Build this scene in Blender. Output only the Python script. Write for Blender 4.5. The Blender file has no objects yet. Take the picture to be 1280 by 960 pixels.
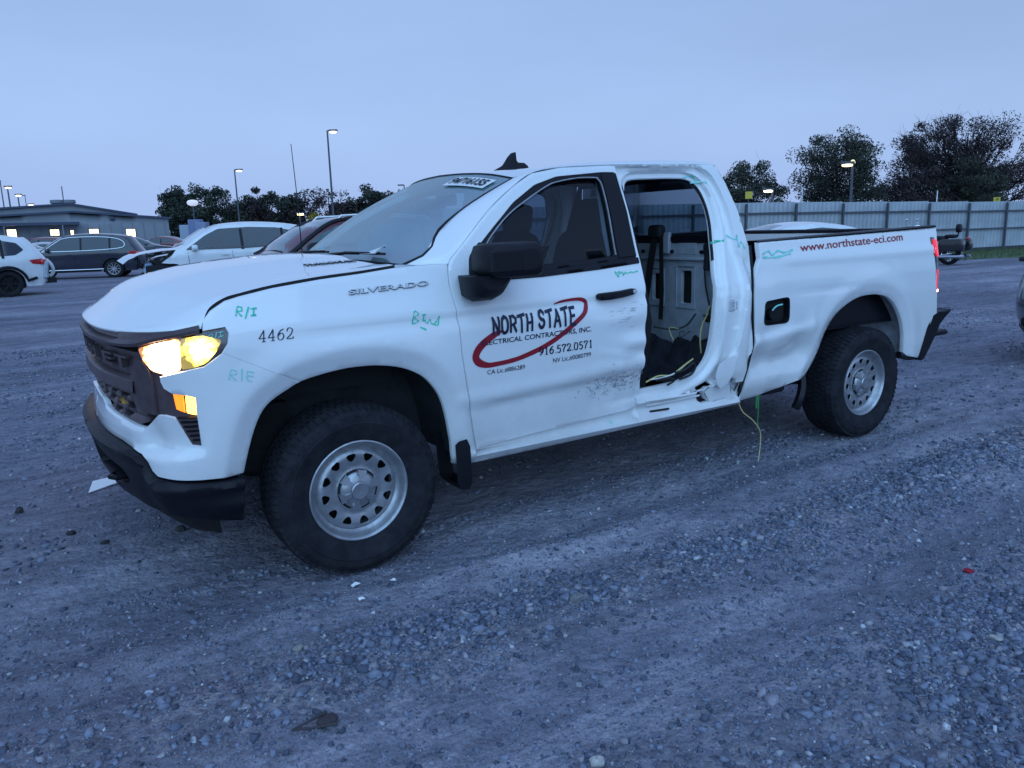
import bpy, math, random
import numpy as np
from mathutils import Vector, Matrix
from mathutils.geometry import delaunay_2d_cdt
random.seed(7); rng = np.random.default_rng(11)
PI = math.pi
SCN = bpy.context.scene
COL = SCN.collection

# ---------------------------------------------------------------- camera
cam_d = bpy.data.cameras.new('camera'); cam = bpy.data.objects.new('camera', cam_d); COL.objects.link(cam); SCN.camera = cam
CAM = Vector((-1.1682, -4.1819, 1.5335)); YAW, PITCH, ROLL = .5583, .2004, -.0298
_f = Vector((math.sin(YAW)*math.cos(PITCH), math.cos(YAW)*math.cos(PITCH), -math.sin(PITCH)))
_r = Vector((math.cos(YAW), -math.sin(YAW), 0)); _u = _r.cross(_f)
_r2 = _r*math.cos(ROLL)+_u*math.sin(ROLL); _u2 = -_r*math.sin(ROLL)+_u*math.cos(ROLL)
cam.matrix_world = Matrix(((_r2.x, _u2.x, -_f.x, CAM.x), (_r2.y, _u2.y, -_f.y, CAM.y), (_r2.z, _u2.z, -_f.z, CAM.z), (0, 0, 0, 1)))
cam_d.sensor_width = 36; cam_d.lens = 36*966.02/1280; cam_d.clip_end = 1500; cam_d.clip_start = .05

# ---------------------------------------------------------------- sky and light
def N(nt, t, **k):
    n = nt.nodes.new(t)
    for a, b in k.items(): setattr(n, a, b)
    return n
W = bpy.data.worlds.new('World'); SCN.world = W; W.use_nodes = True
nt = W.node_tree; nt.nodes.clear()
o = N(nt, 'ShaderNodeOutputWorld'); bg = N(nt, 'ShaderNodeBackground'); tc = N(nt, 'ShaderNodeTexCoord'); sp = N(nt, 'ShaderNodeSeparateXYZ')
ramp = N(nt, 'ShaderNodeValToRGB'); cr = ramp.color_ramp
cr.elements[0].position = 0.0; cr.elements[0].color = (.325, .452, .760, 1)
cr.elements[1].position = 1.0; cr.elements[1].color = (.25, .37, .72, 1)
e = cr.elements.new(.12); e.color = (.340, .488, .785, 1)
e = cr.elements.new(.45); e.color = (.250, .385, .680, 1)
e = cr.elements.new(.64); e.color = (.195, .325, .640, 1)
nz = N(nt, 'ShaderNodeTexNoise'); nz.inputs['Scale'].default_value = 1.4; nz.inputs['Detail'].default_value = 5
mp = N(nt, 'ShaderNodeMapping'); mp.inputs['Scale'].default_value = (1, 1, 3.2)
rm = N(nt, 'ShaderNodeMapRange'); rm.inputs['From Min'].default_value = .25; rm.inputs['From Max'].default_value = .75; rm.inputs['To Min'].default_value = .90; rm.inputs['To Max'].default_value = 1.10
mx = N(nt, 'ShaderNodeVectorMath', operation='SCALE')
L = nt.links.new
L(tc.outputs['Generated'], sp.inputs[0]); L(sp.outputs['Z'], ramp.inputs[0]); L(tc.outputs['Generated'], mp.inputs[0]); L(mp.outputs[0], nz.inputs['Vector'])
L(nz.outputs[0], rm.inputs[0]); L(ramp.outputs[0], mx.inputs[0]); L(rm.outputs[0], mx.inputs['Scale']); L(mx.outputs[0], bg.inputs[0]); L(bg.outputs[0], o.inputs[0])
bg.inputs[1].default_value = .92
sun_d = bpy.data.lights.new('sun', 'SUN'); sun = bpy.data.objects.new('sun', sun_d); COL.objects.link(sun)
sun_d.energy = 1.5; sun_d.angle = math.radians(80); sun_d.color = (.35, .67, 1.0)
sun.rotation_euler = (math.radians(52), 0, math.radians(-30))
SCN.view_settings.view_transform = 'Standard'; SCN.view_settings.look = 'None'; SCN.view_settings.exposure = .26; SCN.view_settings.gamma = 1

# ---------------------------------------------------------------- materials
def bsdf(name):
    m = bpy.data.materials.new(name); m.use_nodes = True
    return m, m.node_tree, m.node_tree.nodes['Principled BSDF']
def mat(name, col, rough=.6, metal=0., coat=0., var=0., vscale=6., col2=None, bump=0., bscale=60., spec=.5, det=6):
    m, t, b = bsdf(name)
    b.inputs['Base Color'].default_value = (*col, 1); b.inputs['Roughness'].default_value = rough; b.inputs['Metallic'].default_value = metal
    b.inputs['Coat Weight'].default_value = coat; b.inputs['Coat Roughness'].default_value = .08; b.inputs['Specular IOR Level'].default_value = spec
    tcn = N(t, 'ShaderNodeTexCoord')
    if var or col2:
        n = N(t, 'ShaderNodeTexNoise'); n.inputs['Scale'].default_value = vscale; n.inputs['Detail'].default_value = det; n.inputs['Roughness'].default_value = .65
        r = N(t, 'ShaderNodeValToRGB'); c2 = col2 or tuple(c*(1-var) for c in col)
        r.color_ramp.elements[0].position = .35; r.color_ramp.elements[0].color = (*c2, 1)
        r.color_ramp.elements[1].position = .62; r.color_ramp.elements[1].color = (*col, 1)
        t.links.new(tcn.outputs['Object'], n.inputs['Vector']); t.links.new(n.outputs[0], r.inputs[0]); t.links.new(r.outputs[0], b.inputs['Base Color'])
        rr = N(t, 'ShaderNodeMapRange'); rr.inputs['To Min'].default_value = min(1, rough+.12); rr.inputs['To Max'].default_value = max(0, rough-.05)
        t.links.new(n.outputs[0], rr.inputs[0]); t.links.new(rr.outputs[0], b.inputs['Roughness'])
    if bump:
        n2 = N(t, 'ShaderNodeTexNoise'); n2.inputs['Scale'].default_value = bscale; n2.inputs['Detail'].default_value = 4
        bp = N(t, 'ShaderNodeBump'); bp.inputs['Strength'].default_value = bump; bp.inputs['Distance'].default_value = .01
        t.links.new(tcn.outputs['Object'], n2.inputs['Vector']); t.links.new(n2.outputs[0], bp.inputs['Height']); t.links.new(bp.outputs[0], b.inputs['Normal'])
    return m
def emis(name, col, s, base=(.5, .5, .5)):
    m, t, b = bsdf(name); b.inputs['Base Color'].default_value = (*base, 1); b.inputs['Emission Color'].default_value = (*col, 1); b.inputs['Emission Strength'].default_value = s
    b.inputs['Roughness'].default_value = .2
    return m
def glass(name, tint, alpha, rough=.05, dif=(.3, .4, .5), difmix=.0, var=0., top=.75):
    m = bpy.data.materials.new(name); m.use_nodes = True; t = m.node_tree; t.nodes.clear()
    out = N(t, 'ShaderNodeOutputMaterial'); tr = N(t, 'ShaderNodeBsdfTransparent'); gl = N(t, 'ShaderNodeBsdfGlossy'); df = N(t, 'ShaderNodeBsdfDiffuse')
    tr.inputs[0].default_value = (*tint, 1); gl.inputs['Roughness'].default_value = rough; gl.inputs[0].default_value = (1, 1, 1, 1); df.inputs[0].default_value = (*dif, 1)
    m1 = N(t, 'ShaderNodeMixShader'); m2 = N(t, 'ShaderNodeMixShader'); fr = N(t, 'ShaderNodeLayerWeight'); fr.inputs[0].default_value = .25
    mr = N(t, 'ShaderNodeMapRange'); mr.inputs['To Min'].default_value = alpha; mr.inputs['To Max'].default_value = top
    t.links.new(fr.outputs['Fresnel'], mr.inputs[0]); t.links.new(mr.outputs[0], m1.inputs[0]); t.links.new(tr.outputs[0], m1.inputs[1]); t.links.new(gl.outputs[0], m1.inputs[2])
    m2.inputs[0].default_value = difmix
    if var:
        tcn = N(t, 'ShaderNodeTexCoord'); n = N(t, 'ShaderNodeTexNoise'); n.inputs['Scale'].default_value = 3.5; n.inputs['Detail'].default_value = 7
        q = N(t, 'ShaderNodeMapRange'); q.inputs['From Min'].default_value = .3; q.inputs['From Max'].default_value = .7; q.inputs['To Min'].default_value = difmix-var; q.inputs['To Max'].default_value = difmix+var
        t.links.new(tcn.outputs['Object'], n.inputs['Vector']); t.links.new(n.outputs[0], q.inputs[0]); t.links.new(q.outputs[0], m2.inputs[0])
    t.links.new(m1.outputs[0], m2.inputs[1]); t.links.new(df.outputs[0], m2.inputs[2]); t.links.new(m2.outputs[0], out.inputs[0])
    return m
M = {}
def paint_white():
    # white enamel with road film: dirt that is thicker low on the body and in fine speckles
    m, t, b = bsdf('white_paint')
    b.inputs['Roughness'].default_value = .32; b.inputs['Coat Weight'].default_value = 1.; b.inputs['Coat Roughness'].default_value = .04
    tcn = N(t, 'ShaderNodeTexCoord'); n = N(t, 'ShaderNodeTexNoise'); n.inputs['Scale'].default_value = 2.3; n.inputs['Detail'].default_value = 9; n.inputs['Roughness'].default_value = .7
    n2 = N(t, 'ShaderNodeTexNoise'); n2.inputs['Scale'].default_value = 90; n2.inputs['Detail'].default_value = 3
    s = N(t, 'ShaderNodeSeparateXYZ'); t.links.new(tcn.outputs['Object'], s.inputs[0])
    low = N(t, 'ShaderNodeMapRange'); low.inputs['From Min'].default_value = .95; low.inputs['From Max'].default_value = .42; low.inputs['To Min'].default_value = .08; low.inputs['To Max'].default_value = .50
    t.links.new(s.outputs['Z'], low.inputs[0]); t.links.new(tcn.outputs['Object'], n.inputs['Vector']); t.links.new(tcn.outputs['Object'], n2.inputs['Vector'])
    mu = N(t, 'ShaderNodeMath', operation='MULTIPLY'); mr = N(t, 'ShaderNodeMapRange'); mr.inputs['From Min'].default_value = .35; mr.inputs['From Max'].default_value = .7; mr.inputs['To Min'].default_value = .4; mr.inputs['To Max'].default_value = 1.3
    t.links.new(n.outputs[0], mr.inputs[0]); t.links.new(mr.outputs[0], mu.inputs[0]); t.links.new(low.outputs[0], mu.inputs[1])
    mx = N(t, 'ShaderNodeMix', data_type='RGBA'); mx.inputs[6].default_value = (.83, .84, .85, 1); mx.inputs[7].default_value = (.42, .40, .38, 1)
    t.links.new(mu.outputs[0], mx.inputs[0]); t.links.new(mx.outputs[2], b.inputs['Base Color'])
    bp = N(t, 'ShaderNodeBump'); bp.inputs['Strength'].default_value = .02; bp.inputs['Distance'].default_value = .01
    t.links.new(n2.outputs[0], bp.inputs['Height']); t.links.new(bp.outputs[0], b.inputs['Normal'])
    return m
M['white'] = paint_white()
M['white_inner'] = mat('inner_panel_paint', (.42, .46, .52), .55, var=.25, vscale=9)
M['trim'] = mat('black_trim', (.006, .006, .010), .42, spec=.28, var=.3, vscale=12, bump=.05, bscale=300)
M['plastic'] = mat('textured_black_plastic', (.008, .008, .013), .5, spec=.28, var=.35, vscale=5, bump=.15, bscale=500)
M['grille'] = mat('grille_plastic_warm_glow', (.085, .058, .064), .40, spec=.4, var=.35, vscale=9, bump=.08, bscale=200)  # black plastic warmed and lightened: headlamp glow painted into the colour
M['dark'] = mat('dark_cavity', (.008, .008, .009), .85)
M['under'] = mat('underbody', (.012, .012, .013), .8, var=.4, vscale=8, bump=.3, bscale=40)
M['liner'] = mat('wheel_liner', (.035, .036, .042), .75, var=.5, vscale=7, bump=.3, bscale=70)
M['liner2'] = mat('rear_liner_lit_tone', (.46, .48, .54), .75, var=.45, vscale=7, bump=.3, bscale=60)  # pale tone paints the light that reaches into the rear arch
M['tyre'] = mat('tyre_rubber', (.013, .013, .018), .85, spec=.2, col2=(.026, .026, .032), vscale=14, bump=.25, bscale=160)
M['rim'] = mat('silver_steel_wheel', (.44, .45, .48), .34, metal=.7, var=.35, vscale=14, bump=.04, bscale=120)
M['cap'] = mat('silver_wheel_cap', (.42, .43, .46), .30, metal=.75, var=.2, vscale=22)
M['cloth'] = mat('dark_seat_cloth', (.012, .012, .014), .9, bump=.3, bscale=350)
M['tan'] = mat('dull_headrest_cloth', (.05, .042, .04), .9)
M['carpet'] = mat('grey_brown_carpet', (.075, .062, .066), .95, var=.5, vscale=15, bump=.5, bscale=200)
M['headliner'] = mat('headliner', (.05, .05, .055), .9)
M['belt'] = mat('seat_belt', (.012, .012, .014), .7)
def lens_mat(name, ca, cb, sa, sb, centre, r0, r1):   # lit lamp: filament glow falling off from its centre, broken by the lens ribs
    m, t, b = bsdf(name); tcn = N(t, 'ShaderNodeTexCoord'); d = N(t, 'ShaderNodeVectorMath', operation='DISTANCE'); d.inputs[1].default_value = centre
    t.links.new(tcn.outputs['Object'], d.inputs[0]); v = N(t, 'ShaderNodeTexNoise'); v.inputs['Scale'].default_value = 45; v.inputs['Detail'].default_value = 3; t.links.new(tcn.outputs['Object'], v.inputs['Vector'])
    mu = N(t, 'ShaderNodeMath', operation='MULTIPLY_ADD'); mu.inputs[1].default_value = .10; t.links.new(v.outputs[0], mu.inputs[0]); t.links.new(d.outputs['Value'], mu.inputs[2])
    mr = N(t, 'ShaderNodeMapRange'); mr.inputs['From Min'].default_value = r0+.05; mr.inputs['From Max'].default_value = r1+.05; mr.inputs['To Min'].default_value = 1; mr.inputs['To Max'].default_value = 0; t.links.new(mu.outputs[0], mr.inputs[0])
    mx = N(t, 'ShaderNodeMix', data_type='RGBA'); mx.inputs[6].default_value = (*ca, 1); mx.inputs[7].default_value = (*cb, 1); t.links.new(mr.outputs[0], mx.inputs[0]); t.links.new(mx.outputs[2], b.inputs['Emission Color'])
    ms = N(t, 'ShaderNodeMapRange'); ms.inputs['To Min'].default_value = sa; ms.inputs['To Max'].default_value = sb; t.links.new(mr.outputs[0], ms.inputs[0]); t.links.new(ms.outputs[0], b.inputs['Emission Strength'])
    b.inputs['Base Color'].default_value = (.3, .2, .1, 1); b.inputs['Roughness'].default_value = .1; b.inputs['Coat Weight'].default_value = 1
    return m
M['lens_hot'] = emis('headlamp_beam', (1, .80, .48), 26., (.8, .8, .8))
M['lamp_housing'] = mat('headlamp_housing', (.05, .035, .04), .12, coat=1.)
M['amber'] = emis('amber_lens', (1, .24, .01), 1.3, (.6, .25, .03))
M['amber_hot'] = emis('amber_bulb', (1, .48, .07), 5., (.8, .4, .1))
M['reflector'] = emis('amber_reflector', (1, .12, .02), .6, (.6, .1, .03))
M['red_lens'] = emis('red_lens', (1, .01, .03), .55, (.5, .02, .03))
M['red_hot'] = emis('red_bulb', (1, .35, .35), 12., (.8, .1, .1))
M['navy'] = mat('navy_vinyl', (.010, .014, .045), .35)
M['redv'] = mat('red_vinyl', (.30, .008, .022), .35)
M['green'] = mat('green_marker', (.02, .60, .40), .6)
M['green2'] = mat('faded_green_marker', (.22, .70, .62), .6)
M['paper'] = mat('paper', (.75, .77, .78), .8)
M['black_ink'] = mat('black_ink', (.01, .01, .01), .6)
M['privacy'] = glass('privacy_glass', (.20, .26, .32), .03)
M['glass'] = glass('window_glass', (.40, .48, .56), .025)
M['wglass'] = glass('dewy_windshield', (.40, .60, .62), .05, .12, (.24, .42, .45), .30, .12, .50)
M['badge'] = mat('silver_badge', (.66, .67, .69), .22, metal=.4)
M['gold'] = mat('gold_bowtie', (.55, .36, .10), .3, metal=.7)
M['wire'] = mat('yellow_wire', (.55, .48, .2), .6)
M['scuff'] = mat('scuff_mark', (.23, .24, .27), .8)

# ---------------------------------------------------------------- object helpers
def link(o, parent=None):
    COL.objects.link(o)
    if parent is not None: o.parent = parent
    return o
def mesh_obj(name, V, F, m, parent=None, smooth=True, mats=None, fm=None):
    me = bpy.data.meshes.new(name); me.from_pydata([tuple(v) for v in V], [], [tuple(f) for f in F])
    for q in (mats or [m]): me.materials.append(q)
    if fm is not None: me.polygons.foreach_set('material_index', fm)
    if smooth: me.polygons.foreach_set('use_smooth', [True]*len(me.polygons))
    me.update()
    return link(bpy.data.objects.new(name, me), parent)
def sharp(o, deg=35):
    try: o.data.set_sharp_from_angle(angle=math.radians(deg))
    except Exception: pass
    return o
def thing(name, label, cat, loc=(0, 0, 0), rz=0, group=None):
    o = bpy.data.objects.new(name, None); COL.objects.link(o); o.location = loc; o.rotation_euler = (0, 0, rz)
    o['label'] = label; o['category'] = cat
    if group: o['group'] = group
    return o
def tag(o, label, cat, group=None):
    o['label'] = label; o['category'] = cat
    if group: o['group'] = group
    return o
class MB:
    def __init__(s): s.V = []; s.F = []
    def add(s, V, F):
        n = len(s.V); s.V += [tuple(v) for v in V]; s.F += [tuple(i+n for i in f) for f in F]; return s
    def box(s, c, d, rot=None, ch=0.):
        hx, hy, hz = d[0]/2, d[1]/2, d[2]/2; V = []; F = []
        if ch <= 0:
            V = [(x*hx, y*hy, z*hz) for x in (-1, 1) for y in (-1, 1) for z in (-1, 1)]
            F = [(0, 1, 3, 2), (4, 6, 7, 5), (0, 4, 5, 1), (2, 3, 7, 6), (0, 2, 6, 4), (1, 5, 7, 3)]
        else:
            idx = {}
            for x in (-1, 1):
                for y in (-1, 1):
                    for z in (-1, 1):
                        for a in range(3):
                            p = [x*(hx-ch), y*(hy-ch), z*(hz-ch)]; p[a] = (x*hx, y*hy, z*hz)[a]; idx[(x, y, z, a)] = len(V); V.append(tuple(p))
            g = idx
            for q in (-1, 1):
                F += [(g[q, -1, -1, 0], g[q, 1, -1, 0], g[q, 1, 1, 0], g[q, -1, 1, 0])[::q], (g[-1, q, -1, 1], g[-1, q, 1, 1], g[1, q, 1, 1], g[1, q, -1, 1])[::q], (g[-1, -1, q, 2], g[1, -1, q, 2], g[1, 1, q, 2], g[-1, 1, q, 2])[::q]]
            for a, b, c3 in ((0, 1, 2), (1, 2, 0), (0, 2, 1)):
                for i in (-1, 1):
                    for j in (-1, 1):
                        def k(v, w):
                            t = [0, 0, 0]; t[a] = i; t[b] = j; t[c3] = v; return g[t[0], t[1], t[2], w]
                        F.append((k(-1, a), k(1, a), k(1, b), k(-1, b)))
            for x in (-1, 1):
                for y in (-1, 1):
                    for z in (-1, 1): F.append((g[x, y, z, 0], g[x, y, z, 1], g[x, y, z, 2]))
        if rot is not None: V = [tuple(rot @ Vector(v)) for v in V]
        return s.add([(v[0]+c[0], v[1]+c[1], v[2]+c[2]) for v in V], F)
    def tube(s, pts, r, n=8, cap=True):
        P = [Vector(p) for p in pts]; R = r if isinstance(r, (list, tuple)) else [r]*len(P); V = []; F = []
        up = None
        for i, p in enumerate(P):
            d = (P[min(i+1, len(P)-1)]-P[max(i-1, 0)]).normalized()
            if up is None: up = Vector((0, 0, 1)) if abs(d.z) < .9 else Vector((1, 0, 0))
            a = d.cross(up).normalized(); b = a.cross(d).normalized(); up = b
            for k in range(n):
                t = 2*PI*k/n; V.append(p+(a*math.cos(t)+b*math.sin(t))*R[i])
        for i in range(len(P)-1):
            for k in range(n): F.append((i*n+k, i*n+(k+1) % n, (i+1)*n+(k+1) % n, (i+1)*n+k))
        if cap: F += [tuple(range(n))[::-1], tuple(range((len(P)-1)*n, len(P)*n))]
        return s.add(V, F)
    def grid(s, G, closed=False):
        r = len(G); c = len(G[0]); V = [p for row in G for p in row]; F = []
        for i in range(r-1):
            for j in range(c-(0 if closed else 1)): F.append((i*c+j, i*c+(j+1) % c, (i+1)*c+(j+1) % c, (i+1)*c+j))
        return s.add(V, F)
    def lathe(s, prof, n=48, c=(0, 0, 0), axis=1):   # prof: (radius, offset along axis)
        G = []
        for r, a in prof:
            row = []
            for k in range(n):
                t = 2*PI*k/n
                if axis == 1: row.append((c[0]+r*math.cos(t), c[1]+a, c[2]+r*math.sin(t)))
                elif axis == 2: row.append((c[0]+r*math.cos(t), c[1]+r*math.sin(t), c[2]+a))
                else: row.append((c[0]+a, c[1]+r*math.cos(t), c[2]+r*math.sin(t)))
            G.append(row)
        return s.grid(G, True)
    def prism(s, poly, a, b, axis=1):       # poly in the plane across axis, from a to b
        def P(u, v, w): return {1: (u, w, v), 0: (w, u, v), 2: (u, v, w)}[axis]
        n = len(poly); V = [P(u, v, a) for u, v in poly]+[P(u, v, b) for u, v in poly]
        F = [tuple(range(n)), tuple(range(n, 2*n))[::-1]]+[(i, i+n, (i+1) % n+n, (i+1) % n) for i in range(n)]
        return s.add(V, F)
    def blob(s, c, d, e=.5, nu=20, nv=12, rot=None):
        f = lambda w, m_: math.copysign(abs(w)**m_, w); G = []
        for i in range(nv+1):
            v = -PI/2+PI*i/nv; row = []
            for j in range(nu):
                u = 2*PI*j/nu
                p = Vector((d[0]/2*f(math.cos(v), e)*f(math.cos(u), e), d[1]/2*f(math.cos(v), e)*f(math.sin(u), e), d[2]/2*f(math.sin(v), e)))
                if rot is not None: p = rot @ p
                row.append((p.x+c[0], p.y+c[1], p.z+c[2]))
            G.append(row)
        return s.grid(G, True)
    def obj(s, name, m, parent=None, smooth=True, ang=35):
        o = mesh_obj(name, s.V, s.F, m, parent, smooth)
        if smooth and ang: sharp(o, ang)
        return o
    def mirror(s):
        q = MB(); q.V = [(v[0], -v[1], v[2]) for v in s.V]; q.F = [f[::-1] for f in s.F]; return q
def RX(a): return Matrix.Rotation(a, 3, 'X')
def RY(a): return Matrix.Rotation(a, 3, 'Y')
def RZ(a): return Matrix.Rotation(a, 3, 'Z')

def rnd(P, r=.03, n=4):            # round the corners of a closed outline
    out = []; m = len(P)
    for i in range(m):
        a, b, c = (np.array(P[(i+k) % m], float) for k in (-1, 0, 1)); rr = r
        u = a-b; w = c-b; lu = np.linalg.norm(u); lw = np.linalg.norm(w)
        if lu < 1e-6 or lw < 1e-6: out.append(tuple(b)); continue
        ra = min(rr, lu*.45); rb = min(rr, lw*.45); p = b+u/lu*ra; q = b+w/lw*rb
        for k in range(n+1):
            t = k/n; v = (1-t)**2*p+2*t*(1-t)*b+t*t*q; out.append(tuple(v))
    return out
def spline(P, n=6):                # open smooth curve through points
    P = [np.array(p, float) for p in P]; out = []
    for i in range(len(P)-1):
        a = P[max(i-1, 0)]; b = P[i]; c = P[i+1]; d = P[min(i+2, len(P)-1)]
        for k in range(n):
            t = k/n; out.append(tuple(.5*((2*b)+(c-a)*t+(2*a-5*b+4*c-d)*t*t+(-a+3*b-3*c+d)*t**3)))
    out.append(tuple(P[-1])); return out
def resample(P, h):
    out = []
    for i in range(len(P)):
        a = np.array(P[i], float); b = np.array(P[(i+1) % len(P)], float); l = np.linalg.norm(b-a)
        if l < 1e-7: continue
        k = max(1, int(math.ceil(l/h)))
        for j in range(k): out.append(a+(b-a)*j/k)
    o2 = [out[0]]
    for p in out[1:]:
        if np.linalg.norm(p-o2[-1]) > 1.2e-3: o2.append(p)
    if np.linalg.norm(o2[0]-o2[-1]) < 1.2e-3: o2.pop()
    return np.array(o2)
def inside(pts, poly):
    pts = np.asarray(pts); x, y = pts[:, 0], pts[:, 1]; c = np.zeros(len(pts), bool); n = len(poly)
    for i in range(n):
        x1, y1 = poly[i]; x2, y2 = poly[(i+1) % n]
        k = (y1 > y) != (y2 > y)
        c ^= k & (x < (x2-x1)*(y-y1)/((y2-y1) if y2 != y1 else 1e-12)+x1)
    return c
def dist_poly(pts, poly, closed=True):
    pts = np.asarray(pts, float); d = np.full(len(pts), 1e9); n = len(poly)
    for i in range(n if closed else n-1):
        a = np.array(poly[i], float); b = np.array(poly[(i+1) % n], float); ab = b-a; l = max(ab@ab, 1e-12)
        t = np.clip(((pts-a)@ab)/l, 0, 1); d = np.minimum(d, np.linalg.norm(pts-a-t[:, None]*ab, axis=1))
    return d
def area(P): P = np.asarray(P); return .5*np.sum(P[:, 0]*np.roll(P[:, 1], -1)-np.roll(P[:, 0], -1)*P[:, 1])
def panel(name, S, outline, m, parent=None, holes=(), step=.035, gap=0., depth=.025, hem=.004, mirror=False, flange_holes=True, lab=None, lines=(), solid=False):
    """curved sheet cut to an outline; S(u,v,d) maps plane + inward depth to space; edges are hemmed inward"""
    loops = []
    for k, P in enumerate([outline]+list(holes)):
        P = resample(P, step*.7)
        if area(P) < 0: P = P[::-1]
        if gap:
            nx = offs(P); P = P-nx*gap*(1 if k == 0 else -1)
        loops.append(P)
    allp = np.concatenate(loops); lo = loops[0].min(0); hi = loops[0].max(0)
    gx, gy = np.meshgrid(np.arange(lo[0]+step/2, hi[0], step), np.arange(lo[1]+step/2, hi[1], step)); g = np.stack([gx.ravel(), gy.ravel()], 1)
    if len(g):
        g = g+(rng.random(g.shape)-.5)*step*.02
        k = inside(g, loops[0])
        for h in loops[1:]: k &= ~inside(g, h)
        g = g[k]
        if len(g):
            dd = np.min(np.stack([dist_poly(g, l) for l in loops]), 0); g = g[dd > step*.45]
    for ln in lines:               # rows of points along a crease, so that it stays crisp
        q = resample(list(ln), step*.7)[:-1] if len(ln) < 400 else np.array(ln); k = inside(q, loops[0])
        for h in loops[1:]: k &= ~inside(q, h)
        q = q[k]
        if len(q):
            q = q[np.min(np.stack([dist_poly(q, l) for l in loops]), 0) > .004]
        if len(q) and len(g):
            dm = np.sqrt(((g[:, None, :]-q[None, :, :])**2).sum(-1)).min(1); g = np.concatenate([g[dm > step*.45], q])
    coords = [Vector(p) for p in np.concatenate([allp, g])] if len(g) else [Vector(p) for p in allp]
    edges = []; b = 0
    for l in loops:
        edges += [(b+i, b+(i+1) % len(l)) for i in range(len(l))]; b += len(l)
    vs, es, fs, ov, oe, of = delaunay_2d_cdt(coords, edges, [], 0, 1e-6)
    vs = np.array([tuple(v) for v in vs]); fs = [tuple(f) for f in fs]
    cen = np.array([vs[list(f)].mean(0) for f in fs]); k = inside(cen, loops[0])
    for h in loops[1:]: k &= ~inside(cen, h)
    fs = [f if area(vs[list(f)]) > 0 else f[::-1] for f, q in zip(fs, k) if q]
    V = [tuple(S(u, v, 0.)) for u, v in vs]; F = list(fs)
    for li, l in enumerate(loops):
        if li and not flange_holes: continue
        nrm = offs(l)*(1 if li == 0 else -1); base = len(V); n = len(l); rows = []
        rows.append([S(u, v, 0.) for u, v in l])
        if hem: rows.append([S(u, v, hem) for u, v in l+nrm*hem*.7])
        rows.append([S(u, v, depth) for u, v in l+nrm*hem*.7])
        for r in rows: V += [tuple(p) for p in r]
        for r in range(len(rows)-1):
            for i in range(n):
                a = base+r*n+i; c = base+r*n+(i+1) % n
                F.append((a, a+n, c+n, c) if li == 0 else (a, c, c+n, a+n))
    if solid:
        n0 = len(V); V += [tuple(S(u, v, depth)) for u, v in vs]; F += [tuple(i+n0 for i in f)[::-1] for f in fs]
    if mirror: V = [(v[0], -v[1], v[2]) for v in V]; F = [f[::-1] for f in F]
    o = mesh_obj(name, V, F, m, parent)
    # weld hem row to the sheet so the edge is shaded round
    import bmesh
    bm = bmesh.new(); bm.from_mesh(o.data); bmesh.ops.remove_doubles(bm, verts=bm.verts, dist=2e-5); bm.to_mesh(o.data); bm.free()
    o.data.polygons.foreach_set('use_smooth', [True]*len(o.data.polygons)); sharp(o, 50)
    if lab: o['label'] = lab
    return o
def offs(P):                       # outward unit normals of a ccw loop
    e = np.roll(P, -1, 0)-P; e /= np.maximum(np.linalg.norm(e, axis=1), 1e-9)[:, None]; n = np.stack([e[:, 1], -e[:, 0]], 1)
    v = n+np.roll(n, 1, 0); return v/np.maximum(np.linalg.norm(v, axis=1), .6)[:, None]
def sstep(a, b, x):
    t = min(max((x-a)/(b-a), 0), 1); return t*t*(3-2*t)
def gs(x, s): return math.exp(-(x/s)**2)
_hr = np.random.default_rng(5).random((64, 64))
def vnoise(x, y):
    xi = math.floor(x); yi = math.floor(y); fx = x-xi; fy = y-yi; fx = fx*fx*(3-2*fx); fy = fy*fy*(3-2*fy)
    a = _hr[xi % 64, yi % 64]; b = _hr[(xi+1) % 64, yi % 64]; c = _hr[xi % 64, (yi+1) % 64]; d = _hr[(xi+1) % 64, (yi+1) % 64]
    return (a*(1-fx)+b*fx)*(1-fy)+(c*(1-fx)+d*fx)*fy-.5

# ---------------------------------------------------------------- pickup body surfaces (metres; x to the rear from the front axle, y<0 driver side)
ZP = [0, .3, .40, .44, .47, .50, .62, .8, 1.0, 1.1, 1.16, 1.25, 1.40, 1.60, 1.86, 1.90]
YP = [.90, .925, .955, .990, .985, .985, 1.0, 1.015, 1.03, 1.03, 1.018, .975, .912, .838, .73, .69]
ZB = [0, .3, .42, .5, .62, .8, 1.0, 1.15, 1.25, 1.32, 1.36, 1.40, 1.44]
YB = [.90, .93, .955, .985, 1.0, 1.015, 1.03, 1.03, 1.02, 1.005, .995, .988, .975]
ZF = [.2, .3, .4, .5, .6, .75, .95, 1.05, 1.12, 1.2, 1.3]
DF = [.2, .10, .04, .015, .015, .02, .015, .008, .004, .010, .10]
def _plan():
    t = np.linspace(0, PI/2, 400); n = 3.0
    x = -.45-.505*np.sin(t)**(2/n); y = -1.03*np.cos(t)**(2/n)
    x = np.r_[x, x[::-1][1:]]; y = np.r_[y, -y[::-1][1:]]
    return x, y, np.r_[0, np.cumsum(np.hypot(np.diff(x), np.diff(y)))]
QX, QY, QL = _plan(); SC = -.45-QL[-1]/2
def Qp(s):
    l = -.45-s
    if l <= 0: return s, -1.03, 0., 1.
    x = np.interp(l, QL, QX); y = np.interp(l, QL, QY); h = .03
    dx = np.interp(min(l+h, QL[-1]), QL, QX)-np.interp(max(l-h, 0), QL, QX); dy = np.interp(min(l+h, QL[-1]), QL, QY)-np.interp(max(l-h, 0), QL, QY)
    if l < h: dx -= (h-l)
    n = math.hypot(dx, dy); return x, y, dy/n, -dx/n
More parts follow.
